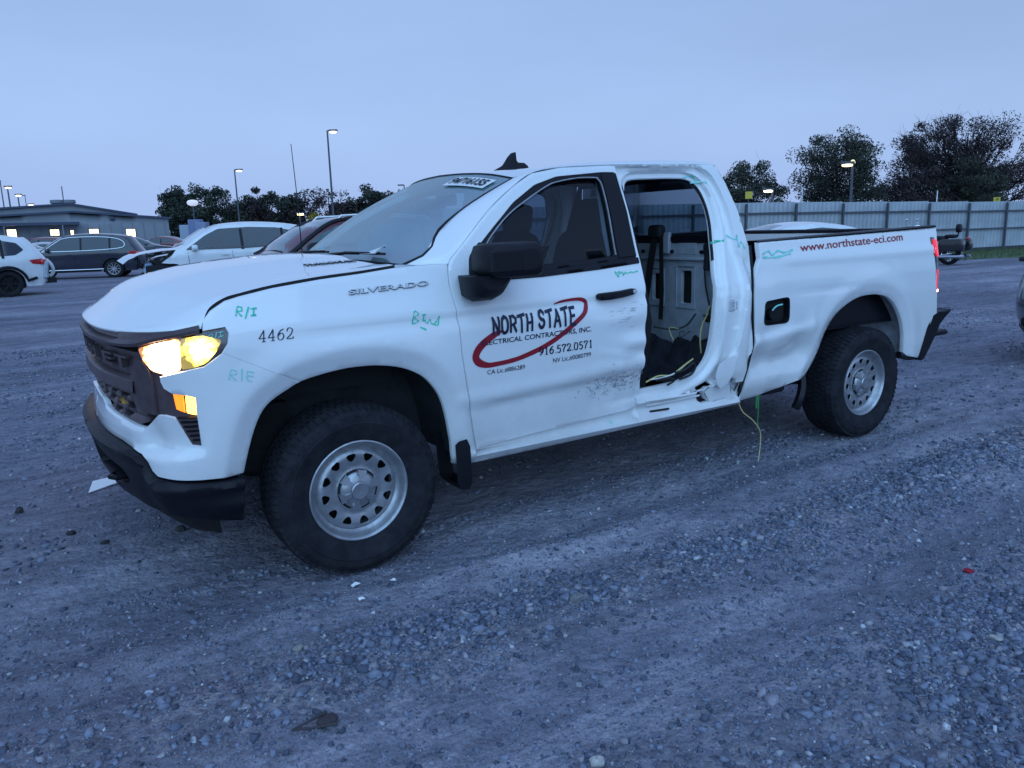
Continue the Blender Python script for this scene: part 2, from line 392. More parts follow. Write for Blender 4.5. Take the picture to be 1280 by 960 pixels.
ARCH_F = spline([(-.495, .52), (-.491, .567), (-.449, .707), (-.407, .803), (-.359, .856), (-.285, .897), (-.233, .922), (-.153, .940), (-.046, .954), (.045, .956), (.138, .948), (.24, .924), (.333, .877), (.393, .816), (.434, .748), (.459, .665), (.479, .562), (.487, .515), (.49, .42)], 3)
ARCH_R = spline([(4.225, .53), (4.205, .62), (4.185, .701), (4.125, .814), (4.023, .923), (3.918, .982), (3.797, 1.008), (3.70, 1.012), (3.60, 1.006), (3.496, .978), (3.384, .924), (3.306, .856), (3.255, .775), (3.215, .677), (3.175, .600), (3.140, .551), (3.11, .520)], 3)
def dense(P, h=.004): return np.concatenate([np.linspace(a, b, max(2, int(math.dist(a, b)/h)), endpoint=False) for a, b in zip(P, P[1:])])
_AF = dense(ARCH_F); _AR = dense(ARCH_R)
def near(P, x, z): d = np.hypot(P[:, 0]-x, P[:, 1]-z); return d.min()
def offline(P, d, closed=False):  # parallel curve, outward of the arch
    P = np.array(P); t = np.gradient(P, axis=0); n = np.stack([-t[:, 1], t[:, 0]], 1); n /= np.linalg.norm(n, axis=1)[:, None]; return P+n*d
def nose_inset(y): y = abs(y); return .008*(1-sstep(.5, .9, y))+.045*y*y*(1-sstep(.55, .95, y))
def feat_side(s, z):               # outward relief of the cab and fender side
    f = 0.
    if -.72 < s < .66:
        d = near(_AF, s, z); k = 1-sstep(.45, .62, s)
        f += k*(.010*(1-sstep(.085, .22, d)) if d > .085 else .010-.034*(1-d/.085))
    if s > -.5:
        k = sstep(-.5, 0, s); f -= .015*k*gs(z-(1.112+.02*s), .030)
    if .5 < s < 2.6:
        zc = .715+.045*(s-.6); f -= .022*sstep(0, .05, zc-z)*sstep(.5, .75, s)*(1-sstep(.48, .44, z)) if z < zc and z > .44 else 0
        f += .006*gs(z-zc-.02, .03)
    return f
def dent_door(s, z):
    f = 0.
    k = sstep(1.2, 1.64, s)
    f += -.030*k*gs(z-.62, .10)+.016*k*gs(z-.78, .045)
    f += -.020*gs(s-1.62, .10)*gs(z-.80, .06)-.012*gs(s-1.6, .14)*gs(z-.98, .05)+.010*gs(s-1.63, .1)*gs(z-.90, .03)
    f += .017*k*sstep(.92, .66, z)*sstep(.5, .6, z)*(vnoise(s*14, z*16)*.5+(.22-abs(vnoise(s*9+5, z*13+3)))*1.5+(.2-abs(vnoise(s*23, z*29+8)))*.5)*(1-.7*sstep(1.62, 1.70, s))
    f += -.009*gs(s-1.50, .17)*gs(z-1.09, .035)+.004*gs(s-1.45, .2)*gs(z-1.04, .03)
    zc = .86-.20*(s-1.45); f += .007*sstep(1.25, 1.5, s)*sstep(.05, 0, abs(z-zc))*(1-sstep(0, .02, z-zc))-.008*sstep(1.30, 1.6, s)*gs(z-(.575+.05*(s-1.5)), .012)
    return f
def S_side(s, z, d=0., extra=None):
    x, y, nx, ny = Qp(s); t = sstep(-.45, -.85, s) if s < -.45 else 0.
    D = (1-t)*(1.03-np.interp(z, ZP, YP))+t*np.interp(z, ZF, DF)+nose_inset(y)+d-feat_side(s, z)
    if extra: D -= extra(s, z)
    return (x+nx*D, y+ny*D, z)
def S_door(s, z, d=0.): return S_side(s, z, d, dent_door)
def S_wrap(s, z, d=0.):            # plain front surface, no relief
    x, y, nx, ny = Qp(s); t = sstep(-.45, -.85, s) if s < -.45 else 0.
    D = (1-t)*(1.03-np.interp(z, ZP, YP))+t*np.interp(z, ZF, DF)+nose_inset(y)+d
    return (x+nx*D, y+ny*D, z)
APER = [(1.768, 1.70), (1.795, 1.765), (1.85, 1.779), (2.10, 1.787), (2.26, 1.787), (2.335, 1.762), (2.375, 1.70), (2.389, 1.62), (2.387, 1.52), (2.342, 1.34), (2.295, 1.20), (2.272, 1.05), (2.265, .921), (2.258, .83), (2.238, .745), (2.200, .690), (2.145, .650), (2.007, .616), (1.85, .610), (1.60, .61), (1.58, .9), (1.60, 1.2), (1.66, 1.4)]
APER_S = [tuple(p) for p in rnd(APER, .04)]
_AP = resample(APER_S, .012)
OSK = spline([(1.60, 1.853), (1.725, 1.853), (2.10, 1.861), (2.28, 1.863), (2.375, 1.848), (2.440, 1.800), (2.480, 1.70), (2.498, 1.60), (2.500, 1.50), (2.492, 1.38), (2.500, 1.30), (2.490, 1.15), (2.470, 1.0), (2.445, .85), (2.40, .72), (2.32, .61), (2.22, .562), (2.0, .535), (1.60, .53)], 4)
_OSK = dense(OSK, .006); OSP = OSK+[(1.55, .53), (1.55, 1.853)]
def S_cab(s, z, d=0.):             # rear half of the cab side: door opening recess with stepped flanges
    D = 0.
    if s > 1.66 and z > .44:
        if inside([(s, z)], OSP)[0]:
            q = near(_AP, s, z); p = near(_OSK, s, z)
            D = .036*sstep(0, .016, p)-.010*gs(q-.060, .016)+.026*(1-sstep(.026, .040, q))
            if z > .9: D += .010*gs(p-.035, .012)
        elif z < .56: D = .012+.022*sstep(.475, .49, z)*(1-sstep(.49, .50, z)*.0)
        D += .012*gs(s-2.525, .012)*sstep(1.34, 1.28, z)*sstep(.62, .7, z)
        D += .010*vnoise(s*9, z*14)*sstep(.75, .6, z)
    elif z > .44: D = .05
    return (s, -(np.interp(z, ZP, YP)-D-d), z)
def dent_bed(s, z):
    f = 0.
    d = near(_AR, s, z)
    f += .008*(1-sstep(.075, .20, d)) if d > .075 else .008-.026*(1-d/.075)
    k = sstep(3.25, 2.95, s)
    f += -.050*k*gs(z-.66, .075)*gs(s-2.85, .40)+.014*k*gs(z-.80-.10*(s-2.6), .03)-.018*gs(s-3.02, .10)*gs(z-.72, .07)
    f += -.020*gs(s-2.70, .12)*gs(z-.84, .06)+.012*gs(s-3.10, .05)*gs(z-.86+.25*(s-3.1), .09)
    f += .016*k*sstep(.95, .8, z)*(vnoise(s*9, z*11)*.5+(.22-abs(vnoise(s*6+2, z*10+1)))*1.3)+.006*sstep(3.4, 3.0, s)*vnoise(s*4, z*5)*sstep(1.2, 1.0, z)
    f += -.010*gs(s-2.62, .10)*gs(z-1.22, .08)-.006*gs(s-3.25, .35)*gs(z-1.08, .012)
    f += .010*gs(z-1.29, .03)*sstep(2.6, 2.9, s)
    return f
def S_bed(s, z, d=0.):
    return (s, -(np.interp(z, ZB, YB)-d+dent_bed(s, z)), z)
def text2d(txt, bold=0., shear=0.):
    c = bpy.data.curves.new('t', 'FONT'); c.body = txt; c.size = 1; c.offset = bold; c.shear = shear; c.resolution_u = 3; c.fill_mode = 'FRONT'
    ob = bpy.data.objects.new('t', c); COL.objects.link(ob); bpy.context.view_layer.update()
    me = bpy.data.meshes.new_from_object(ob.evaluated_get(bpy.context.evaluated_depsgraph_get()))
    V = np.array([tuple(v.co)[:2] for v in me.vertices]); F = [tuple(p.vertices) for p in me.polygons]
    bpy.data.objects.remove(ob); bpy.data.curves.remove(c); bpy.data.meshes.remove(me)
    lo = V.min(0); hi = V.max(0); return (V-lo)/(hi-lo), F
def decal(name, V, F, quad, S, m, parent, off=.0025, thick=0., mirror=False):
    """V in 0..1 box mapped to quad (bl, br, tr, tl) in the panel plane"""
    bl, br, tr, tl = (np.array(q) for q in quad); out = []
    for u, v in V:
        p = (bl*(1-u)+br*u)*(1-v)+(tl*(1-u)+tr*u)*v; out.append(S(p[0], p[1], -off))
    G = MB(); G.add(out, F)
    if thick:
        top = []
        for u, v in V:
            p = (bl*(1-u)+br*u)*(1-v)+(tl*(1-u)+tr*u)*v; top.append(S(p[0], p[1], -off-thick))
        from collections import Counter
        cnt = Counter(); dirn = {}
        for f in F:
            for a, b in zip(f, f[1:]+f[:1]): cnt[frozenset((a, b))] += 1; dirn[frozenset((a, b))] = (a, b)
        n = len(out); G.F = []; G.V = [tuple(p) for p in out+top]; G.F = [tuple(i+n for i in f) for f in F]
        for k, c in cnt.items():
            if c == 1: a, b = dirn[k]; G.F.append((a, b, b+n, a+n))
    o = mesh_obj(name, [(p[0], -p[1], p[2]) for p in G.V] if mirror else G.V, G.F, m, parent, smooth=False)
    return o
def text_on(name, txt, quad, S, m, parent, bold=0., shear=0., off=.0025, thick=0.):
    V, F = text2d(txt, bold, shear); return decal(name, V, F, quad, S, m, parent, off, thick)
# digits and capitals drawn with a broad nib, for the serif lettering
NIB = {'4': [[(.62, 0), (.62, 1), (.02, .30), (.9, .30)], [(.4, 0), (.84, 0)]], '6': [[(.80, .95), (.45, .85), (.14, .55), (.10, .28), (.26, .03), (.55, .0), (.82, .18), (.84, .38), (.66, .58), (.40, .58), (.14, .40)]],
       '2': [[(.10, .74), (.20, .95), (.48, 1.0), (.76, .88), (.78, .66), (.55, .35), (.10, .04), (.86, .04), (.92, .16)]], '9': [[(.20, .05), (.55, .15), (.86, .45), (.90, .72), (.74, .97), (.45, 1.0), (.18, .82), (.16, .62), (.34, .42), (.60, .42), (.86, .60)]],
       '1': [[(.25, .84), (.52, 1), (.52, 0)], [(.28, 0), (.76, 0)]], '5': [[(.84, .98), (.30, .96), (.22, .56), (.52, .62), (.80, .48), (.86, .26), (.68, .04), (.38, .0), (.12, .10)]],
       '7': [[(.12, .80), (.14, .96), (.88, .96), (.52, .45), (.38, 0)]], '0': [[(.5, 1), (.20, .88), (.10, .5), (.20, .12), (.5, 0), (.80, .12), (.90, .5), (.80, .88), (.5, 1)]],
       '.': [[(.42, .0), (.58, .05)]]}
def nib_text(name, txt, quad, S, m, parent, w=.16, thin=.045, adv=1.12):
    V = []; F = []; x = 0
    for ch in txt:
        wd = .5 if ch == '.' else 1.
        for st in NIB[ch]:
            P = spline(st, 5) if len(st) > 4 and ch not in '4' else [tuple(p) for p in resample(st+st[::-1][1:-1] if 0 else st, 10)] if 0 else spline(st, 5) if ch in '62950' else [np.array(p) for p in st]
            P = [np.array(p, float) for p in P]
            for a, b in zip(P, P[1:]):
                d = b-a; l = np.linalg.norm(d)
                if l < 1e-6: continue
                d /= l; hw = (thin+(w-thin)*abs(d[1]*.92+d[0]*.25))*.5; hw = max(hw, thin*.5) if ch != '.' else .11
                nn = np.array([-d[1], d[0]])*hw; a2 = a-d*hw*.35; b2 = b+d*hw*.35; k = len(V)
                for q in (a2-nn, b2-nn, b2+nn, a2+nn): V.append(((q[0]-.5)*(wd*.95)+.5*wd+x, q[1]))
                F.append((k, k+1, k+2, k+3))
        x += adv*wd*(.8 if ch == '.' else 1)
    V = np.array(V); lo = np.array([V[:, 0].min(), 0]); hi = np.array([V[:, 0].max(), 1.])
    return decal(name, (V-lo)/(hi-lo), F, quad, S, m, parent)
def ribbon(name, pts, w, S, m, parent, off=.003, mirror=False):
    """flat painted stroke along points (s,z); w scalar or list (m)"""
    P = [np.array(p, float) for p in pts]; Wd = w if isinstance(w, (list, tuple)) else [w]*len(P); rows = []
    for i, p in enumerate(P):
        d = P[min(i+1, len(P)-1)]-P[max(i-1, 0)]; d = d/max(np.linalg.norm(d), 1e-9); n = np.array([-d[1], d[0]])
        a = p-n*Wd[i]/2; b = p+n*Wd[i]/2; rows.append([S(a[0], a[1], -off), S(b[0], b[1], -off)])
    g = MB().grid(rows)
    if mirror: g = g.mirror()
    return g.obj(name, m, parent, False)
def scribble(name, strokes, quad, S, m, parent, w=.006):
    bl, br, tr, tl = (np.array(q) for q in quad); g = MB()
    for st in strokes:
        pp = [(bl*(1-u)+br*u)*(1-v)+(tl*(1-u)+tr*u)*v for u, v in st]; pp = spline(pp, 4) if len(pp) > 2 else pp
        P = [np.array(p, float) for p in pp]; rows = []
        for i, p in enumerate(P):
            d = P[min(i+1, len(P)-1)]-P[max(i-1, 0)]; d = d/max(np.linalg.norm(d), 1e-9); n = np.array([-d[1], d[0]])*w*(.5+.25*math.sin(i*1.7))
            rows.append([S(*(p-n), -.0035), S(*(p+n), -.0035)])
        g.grid(rows)
    return g.obj(name, m, parent, False)
M['lens'] = lens_mat('headlamp_lens', (1, .34, .07), (1, .80, .50), .7, 26., S_wrap(-.76, 1.075), .03, .098)
M['turn'] = lens_mat('turn_lens', (.66, .46, .01), (1, .72, .18), .42, 9., S_wrap(-.615, 1.098), .018, .074)

# ================================================================ PICKUP TRUCK
truck = thing('pickup_truck', 'white crew-cab pickup truck with missing rear side door, dented side and lit headlamp', 'pickup truck')
T = truck
WB = 3.745
fender_out = [(-.600, 1.172), (-.594, 1.21), (-.561, 1.242), (-.495, 1.276), (-.433, 1.29), (-.3, 1.313), (-.09, 1.336), (.09, 1.349), (.263, 1.366), (.36, 1.371), (.45, 1.372), (.527, 1.370), (.512, 1.29), (.514, 1.209), (.528, .967), (.578, .645), (.612, .470), (.604, .40), (.50, .41)]
fender_out += [p for p in ARCH_F[::-1] if p[0] > -.236 and p[1] > .43]+[(-.233, .922), (-.536, 1.081), (-.511, 1.114), (-.502, 1.156), (-.512, 1.180)]
AL = [offline(ARCH_F, .085), offline(ARCH_F, .078), offline(ARCH_F, .092), offline(ARCH_F, .04), offline(ARCH_F, .13)]
front_fender = panel('front_fender', S_side, fender_out, M['white'], T, gap=.001, step=.022, lines=AL)
panel('front_fender', S_side, fender_out, M['white'], T, gap=.001, step=.06, mirror=True)
# bumper cover, painted, from the wheel arch round the corner to the grille
cover = [(-.536, 1.079), (-.233, .920)]+[p for p in ARCH_F if p[0] < -.25 and p[1] > .56]+[(-.495, .566), (-.67, .575), (-.80, .590), (-.86, .61), (-.92, .67), (-1.0, .69), (-1.15, .702), (-1.56, .702), (SC-.01, .702)]
cover = cover[:1]+[(-.233, .920)]+[p for p in ARCH_F[::-1] if p[0] < -.25 and p[1] > .56]+[(-.495, .564), (-.676, .572), (-.770, .580), (-.850, .590), (-.879, .610), (-.904, .645), (-.943, .672), (-1.034, .688), (-1.165, .694), (SC-.01, .694)]
coverR = [(SC-.01, .835), (-1.50, .825), (-1.448, .800), (-1.244, .788), (-1.034, .780), (-.937, .776), (-.879, .812), (-.831, .840), (-.794, .840), (-.755, .832), (-.694, .716), (-.654, .708), (-.657, .844), (-.654, .912), (-.691, .924), (-.740, .934), (-.766, .956), (-.771, .984), (-.768, 1.004), (-.718, 1.014), (-.663, 1.024), (-.609, 1.032)]
def feat_cover(s, z):              # scooped pocket beside the lower grille and a shelf below it
    f = 0.
    if s < -.55:
        t = min(max((-.62-s)/.30, 0), 1); f += -.050*t*(1-sstep(.86, .97, -s))*sstep(.665, .70, z)*min(1, (.85-z)/.12 if z > .73 else 1)
        f += .016*sstep(.70, .67, z)*sstep(-.6, -.75, s)+.012*sstep(-.90, -1.05, s)*sstep(.79, .75, z)
    return f
def S_cover(s, z, d=0.): return S_side(s, z, d, feat_cover)
panel('bumper_cover', S_cover, cover+coverR, M['white'], T, gap=.001, step=.020, lines=AL)
panel('bumper_cover', S_cover, cover+coverR, M['white'], T, gap=.001, step=.06, mirror=True)
# black lower bumper
def feat_bump(s, z):
    f = .014+.030*sstep(-.75, -1.05, s)
    zt = .556+(.690-.556)*sstep(-.84, -.95, s)
    f += .022*sstep(zt-.055, zt-.03, z)-.02*sstep(zt-.012, zt, z)
    f -= .05*sstep(zt-.06, .36, z)*sstep(-.45, -.8, s)*.8
    return f
def S_bump(s, z, d=0.): return S_wrap(s, z, d-feat_bump(s, z))
bump_out = [(-.500, .548), (-.670, .556), (-.773, .566), (-.850, .578), (-.884, .604), (-.908, .640), (-.943, .664), (-1.03, .680), (-1.2, .686), (SC-.01, .688), (SC-.01, .44), (-1.45, .43), (-1.20, .44), (-1.074, .446), (-.913, .420), (-.782, .402), (-.666, .384), (-.511, .356)]
tow = rnd([(-1.62, .62), (-1.62, .50), (-1.30, .49), (-1.10, .515), (-1.04, .55), (-1.10, .585), (-1.26, .60)], .02)
for mi in (False, True):
    bp_ = panel('front_bumper', S_bump, bump_out, M['plastic'], T, holes=[tow], step=.018, depth=.05, mirror=mi)
    back = MB(); pts = [[S_bump(s, z, .09) for z in (.43, .62)] for s in np.linspace(-1.6, -1.05, 8)]; back.grid(pts)
    (back.mirror() if mi else back).obj('recess', M['dark'], bp_)
    hk = MB(); hx = Vector(S_bump(-1.20, .535, -.012)); cx = Vector(S_bump(-1.20, .535, .09))
    hk.tube([cx+Vector((0, -.03, 0)), hx+Vector((0, -.035, .0)), hx+Vector((-.02, 0, 0)), hx+Vector((0, .035, 0)), cx+Vector((0, .03, 0))], .013, 8)
    (hk.mirror() if mi else hk).obj('tow_hook', M['trim'], bp_)
    vl = MB(); rows = [[S_bump(s, z, .03+(.40-z)*.35) for z in (.47, .40, .32, .27)] for s in np.linspace(-.62, SC-.01, 26)]; vl.grid(rows)
    (vl.mirror() if mi else vl).obj('air_dam', M['under'], T)
# seam strip behind cover / bumper joint
for mi in (False, True):
    g = MB(); g.grid([[S_wrap(s, z, .095) for z in (.48, .60, .74)] for s in np.linspace(-.5, SC-.01, 30)]); (g.mirror() if mi else g).obj('bumper_core', M['dark'], T)
# grille: dark backing, upper bar, letters, lower bar, pillars, mesh
grille = MB()
gb = [(-.60, 1.172), (-.65, .82)]
rows = []
for s in np.linspace(-.64, 2*SC+.64, 60): rows.append([S_wrap(s, z, .075) for z in (.70, .85, 1.0, 1.1, 1.19)])
gobj = grille.grid(rows).obj('grille', M['dark'], T)
def bar(name, prof, s0, s1, m, n=40, parent=None):   # prof: list of (z, d), swept along the front
    rows = [[S_wrap(s, z, d) for z, d in (prof(s) if callable(prof) else prof)] for s in np.linspace(s0, s1, n)]
    return MB().grid(rows).obj(name, m, parent or gobj)
def ub(s):                         # the upper bar is thinner in the middle, where its top is cut by a slot
    a = sstep(-1.02, -1.16, s)*sstep(2*SC+1.02, 2*SC+1.16, s); k = sstep(-.60, -.75, s)*sstep(2*SC+.6, 2*SC+.75, s); ms = s if s > SC else 2*SC-s; lo = np.interp(ms, [-1.5, -1.13, -.98, -.885, -.776, -.691, -.612], [1.096, 1.100, 1.106, 1.112, 1.136, 1.149, 1.161]); q = 0; tp = np.interp(ms, [-1.7, -1.1, -.97, -.82, -.7, -.6], [1.158, 1.166, 1.170, 1.174, 1.180, 1.178])
    return [(tp, .07), (tp-.002, .006+.02*a), (tp-.010, .002+.030*a), (max(tp-.030-.014*a, lo+.034), .0+.028*a), (max(tp-.036-.016*a, lo+.028), -.006-.004*a), (lo+.018, -.012), (lo+.006, -.008), (lo, .012), (lo-.004, .07)]
    return [(1.176, .07), (1.174, .012+.02*a), (1.165, .004+.034*a), (max(1.150-.022*a, lo+.036), .0+.030*a), (max(1.142-.022*a, lo+.030), -.004-.006*a), (lo+.022, -.016), (lo+.008, -.010), (lo, .012), (lo-.004, .07)]
bar('upper_bar', ub, -.612, 2*SC+.612, M['grille'], 70)
bar('recess_panel', [(1.092, .06), (1.086, .030), (1.0, .022), (.985, .026), (.975, .06)], -.88, 2*SC+.88, M['grille'], 50)
for k, ch in enumerate('CHEVROLET'):
    c = SC+(k-4)*.178; w = .066
    text_on('letter', ch, [(c-w, 1.018), (c+w, 1.018), (c+w, 1.070), (c-w, 1.070)], S_wrap, M['grille'], gobj, bold=.02, off=.004-.022, thick=.022)
bar('lower_bar', [(.984, .06), (.980, .004), (.972, -.010), (.930, -.016), (.915, -.004), (.908, .05)], -.95, 2*SC+.95, M['grille'], 50)
pil = [(-.905, 1.060), (-.945, 1.016), (-.992, .978), (-1.022, .908), (-.96, .862), (-.842, .840), (-.836, .968), (-.846, 1.020), (-.868, 1.056)]
for mi in (False, True):
    o_ = panel('grille_pillar', lambda s, z, d=0.: S_wrap(s, z, d+.002-.010*gs(s+.93, .06)), rnd(pil, .008), M['grille'], gobj, step=.03, depth=.06, mirror=mi)
# lower opening: pierced panel with staggered six-sided cells
hx_ = []; pt = .150
for r_ in range(3):
    z0 = .898-r_*.043
    for k in range(-6, 7):
        s = SC+(k+(.5 if r_ % 2 else 0))*pt; w = .062; h = .015
        if s > -.985 or s < 2*SC+.985: continue
        if r_ == 2 and (s > -1.06 or s < 2*SC+1.06): continue
        hx_.append([(s-w, z0), (s-w*.55, z0-h), (s+w*.55, z0-h), (s+w, z0), (s+w*.55, z0+h), (s-w*.55, z0+h)])
panel('mesh', lambda s, z, d=0.: S_wrap(s, z, d+.022+.010*math.cos((z-.898)/.043*2*PI)), [(-.90, .93), (-.93, .80), (-1.0, .785), (2*SC+1.0, .785), (2*SC+.93, .80), (2*SC+.90, .93)], M['grille'], gobj, holes=hx_, step=.022, depth=.045, hem=.003)
bt = [(-1, -.28), (-.42, -.28), (-.34, -.62), (.40, -.62), (.30, -.28), (1, -.28), (.82, .28), (.34, .28), (.42, .62), (-.30, .62), (-.38, .28), (-.86, .28)]
def bowtie(name, c, w, S, m, parent, th=.01, off=0., dirx=1):
    V = [((x+1)/2, (y+1)/2) for x, y in bt]; return decal(name, V, [tuple(range(12))], [(c[0]-w, c[1]-w*.5), (c[0]+w, c[1]-w*.5), (c[0]+w, c[1]+w*.5), (c[0]-w, c[1]+w*.5)], S, m, parent, off, th)
bowtie('emblem', (-1.075, .878), .048, S_wrap, M['gold'], gobj, -.004, .014)
# headlamps
hl_out = [(-.602, 1.162), (-.600, 1.176), (-.514, 1.180), (-.502, 1.156), (-.511, 1.116), (-.536, 1.080), (-.563, 1.052), (-.609, 1.032), (-.663, 1.024), (-.770, 1.004), (-.825, 1.012), (-.867, 1.045), (-.892, 1.096), (-.890, 1.114), (-.767, 1.138), (-.691, 1.150)]
lens_out = [(-.884, 1.108), (-.866, 1.060), (-.824, 1.022), (-.767, 1.010), (-.702, 1.026), (-.692, 1.146), (-.767, 1.132)]
amb_out = [(-.696, 1.028), (-.686, 1.145), (-.606, 1.152), (-.534, 1.130), (-.560, 1.088), (-.600, 1.048), (-.654, 1.032)]
for mi in (False, True):
    hb = panel('headlamp', lambda s, z, d=0.: S_wrap(s, z, d+.006), hl_out, M['lamp_housing'], T, step=.03, depth=.05, mirror=mi)
    panel('lens', lambda s, z, d=0.: S_wrap(s, z, d+.002), rnd(lens_out, .012), M['lens'], hb, step=.03, depth=.004, mirror=mi)
    panel('turn_lens', lambda s, z, d=0.: S_wrap(s, z, d+.002), rnd(amb_out, .012), M['turn'] if not mi else M['amber'], hb, step=.03, depth=.004, mirror=mi)
    ll = panel('lower_lamp', lambda s, z, d=0.: S_wrap(s, z, d+.014), rnd([(-.846, 1.020), (-.825, 1.010), (-.770, 1.002), (-.773, .984), (-.768, .956), (-.740, .936), (-.650, .912), (-.655, .84), (-.652, .708), (-.692, .715), (-.757, .832), (-.836, .838), (-.834, .9)], .006), M['grille'], T, step=.03, depth=.03, mirror=mi)
    panel('marker_lens', lambda s, z, d=0.: S_wrap(s, z, d+.008), [(-.747, .926), (-.708, .922), (-.708, .853), (-.741, .867)], M['amber'], ll, step=.03, depth=.006, mirror=mi)
    panel('marker_bulb', lambda s, z, d=0.: S_wrap(s, z, d+.008), [(-.695, .919), (-.660, .911), (-.664, .841), (-.697, .851)], M['amber_hot'], ll, step=.03, depth=.006, mirror=mi)
    for k in range(6):
        z0 = .825-k*.019; a = -.742+k*.0105
        bs = [[S_wrap(s, z0+q, .012-dq) for q, dq in ((0, 0), (.005, .008), (.010, 0))] for s in np.linspace(a, -.660, 4)]
        g = MB().grid(bs); (g.mirror() if mi else g).obj('vane', M['trim'], ll, False)
for sg in (-1, 1):                 # the lit lamps
    ld = bpy.data.lights.new('headlamp_bulb', 'POINT'); ld.energy = .7; ld.color = (1, .55, .22); ld.shadow_soft_size = .03; lo = bpy.data.objects.new('headlamp_bulb', ld); COL.objects.link(lo); q = S_wrap(-.885, 1.02, -.06); lo.location = (q[0], q[1]*-sg*-1 if sg < 0 else -q[1], q[2]); lo.parent = T
# hood
def hood_rows():
    H = [(-.603, 1.180), (-.600, 1.192), (-.592, 1.210), (-.561, 1.244), (-.495, 1.278), (-.433, 1.292), (-.3, 1.315), (-.09, 1.338), (.09, 1.351), (.263, 1.368)]
    C = [(-.937, 1.157), (-.939, 1.165), (-.926, 1.179), (-.852, 1.228), (-.745, 1.308), (-.61, 1.352), (-.40, 1.395), (-.12, 1.422), (.05, 1.430), (.17, 1.427)]
    sv = np.linspace(-.50, SC, 120); pf = [S_wrap(s, 1.165) for s in sv]; fy = np.array([-p[1] for p in pf])[::-1]; fx = np.array([p[0] for p in pf])[::-1]
    H = [(a, b+.012*sstep(-.598, -.56, a)) for a, b in H]; H = spline(H, 4); C = spline(C, 4); rows = []; nu = 49; c = .965
    for i, (h, cc) in enumerate(zip(H, C)):
        q = i/(len(H)-1); e = S_wrap(h[0], h[1], 0) if h[0] < -.45 else (h[0], -np.interp(h[1], ZP, YP), h[1])
        row = []
        for k in range(nu):
            u = -math.cos(PI*k/(nu-1)); au = abs(u)
            g1 = (1-(1-(c*au)**3)**(1/3))/(1-(1-c**3)**(1/3)); g2 = au**3; g_ = g2; ya = (abs(e[1])-.006)*au; w3 = au**4; xa = np.interp(ya, fy, fx)+(cc[0]-fx[0])*(1-w3)+(e[0]-np.interp(abs(e[1])-.006, fy, fx))*w3; xb = cc[0]+(e[0]-cc[0])*g_; bl = sstep(.12, .5, q)
            x = xa*(1-bl)+xb*bl; y = (abs(e[1])-.006)*u
            ex = 2+2.2*(1-q) if q < .25 else 2.6
            z = h[1]+(cc[1]-h[1])*(1-au**ex)
            dome = sstep(.62, .50, abs(u))*sstep(.12, .35, q); z += -.012*(1-dome)*sstep(.12, .4, q)*sstep(.98, .85, au)
            row.append((x, y, z))
        rows.append(row)
    return rows
HR = hood_rows()
g = MB().grid(HR)
def frame_down(row, dz, dy): return [(p[0], p[1]*(1-dy), p[2]-dz) for p in row]
g.grid([HR[0], [(p[0]+.012, p[1]*.99, p[2]-.004) for p in HR[0]], [(p[0]+.05, p[1]*.97, p[2]+.0) for p in HR[0]]])
for j in (0, -1): g.grid([[r[j] for r in HR], [(r[j][0], r[j][1]*.994, r[j][2]-.003) for r in HR], [(r[j][0], r[j][1]*.975, r[j][2]-.004) for r in HR]])
g.grid([HR[-1], [(p[0]+.004, p[1], p[2]-.006) for p in HR[-1]], [(p[0]-.01, p[1], p[2]-.04) for p in HR[-1]]])
import bmesh
hood = g.obj('hood', M['white'], T)
bm = bmesh.new(); bm.from_mesh(hood.data); bmesh.ops.remove_doubles(bm, verts=bm.verts, dist=2e-5); bmesh.ops.recalc_face_normals(bm, faces=bm.faces); bm.to_mesh(hood.data); bm.free(); hood.data.polygons.foreach_set('use_smooth', [True]*len(hood.data.polygons)); sharp(hood, 40)
# dark strip painting the shade in the gap between hood and fender
for sg in (1, -1):
    g = MB(); P = [(r[0][0], sg*abs(r[0][1]), r[0][2]) for r in HR]
    g.grid([[(p[0]+.004, p[1]-sg*.001, p[2]+.001) for p in P], [(p[0]+.004, p[1]-sg*.0005, p[2]-.007) for p in P], [(p[0]+.002, p[1]+sg*.001, p[2]-.017) for p in P], [(p[0], p[1]*.97, p[2]-.02) for p in P]]); g.obj('hood_gap_shade', M['dark'], T)
HS = lambda x, y: None
def hood_z(x, y):                  # height of the hood at a point (nearest grid vertex blend)
    best = None; V = [p for r in HR[8:] for p in r]; a = np.array(V); d = np.hypot(a[:, 0]-x, a[:, 1]-y); k = d.argsort()[:4]; w = 1/(d[k]+1e-4); return float((a[k, 2]*w).sum()/w.sum())
def S_hoodside(s, v, d=0.):        # s along x, v = y on the hood
    return (s, v, hood_z(s, v)-d)
text_on('hood_badge', 'TURBOMAX', [(-.06, -.66), (.185, -.66), (.185, -.62), (-.06, -.62)], S_hoodside, M['trim'], hood, bold=.012, thick=.004, off=.001); text_on('hood_badge', 'TURBOMAX', [(-.062, -.658), (.183, -.658), (.183, -.618), (-.062, -.618)], S_hoodside, M['badge'], hood, thick=.002, off=.006)  # dark copy underneath paints the shadow outline of the letters
# engine bay and front closing panels so nothing is hollow
g = MB(); g.box((-.22, 0, 1.0), (1.0, 1.55, .35)); g.obj('engine_bay', M['dark'], T, False)
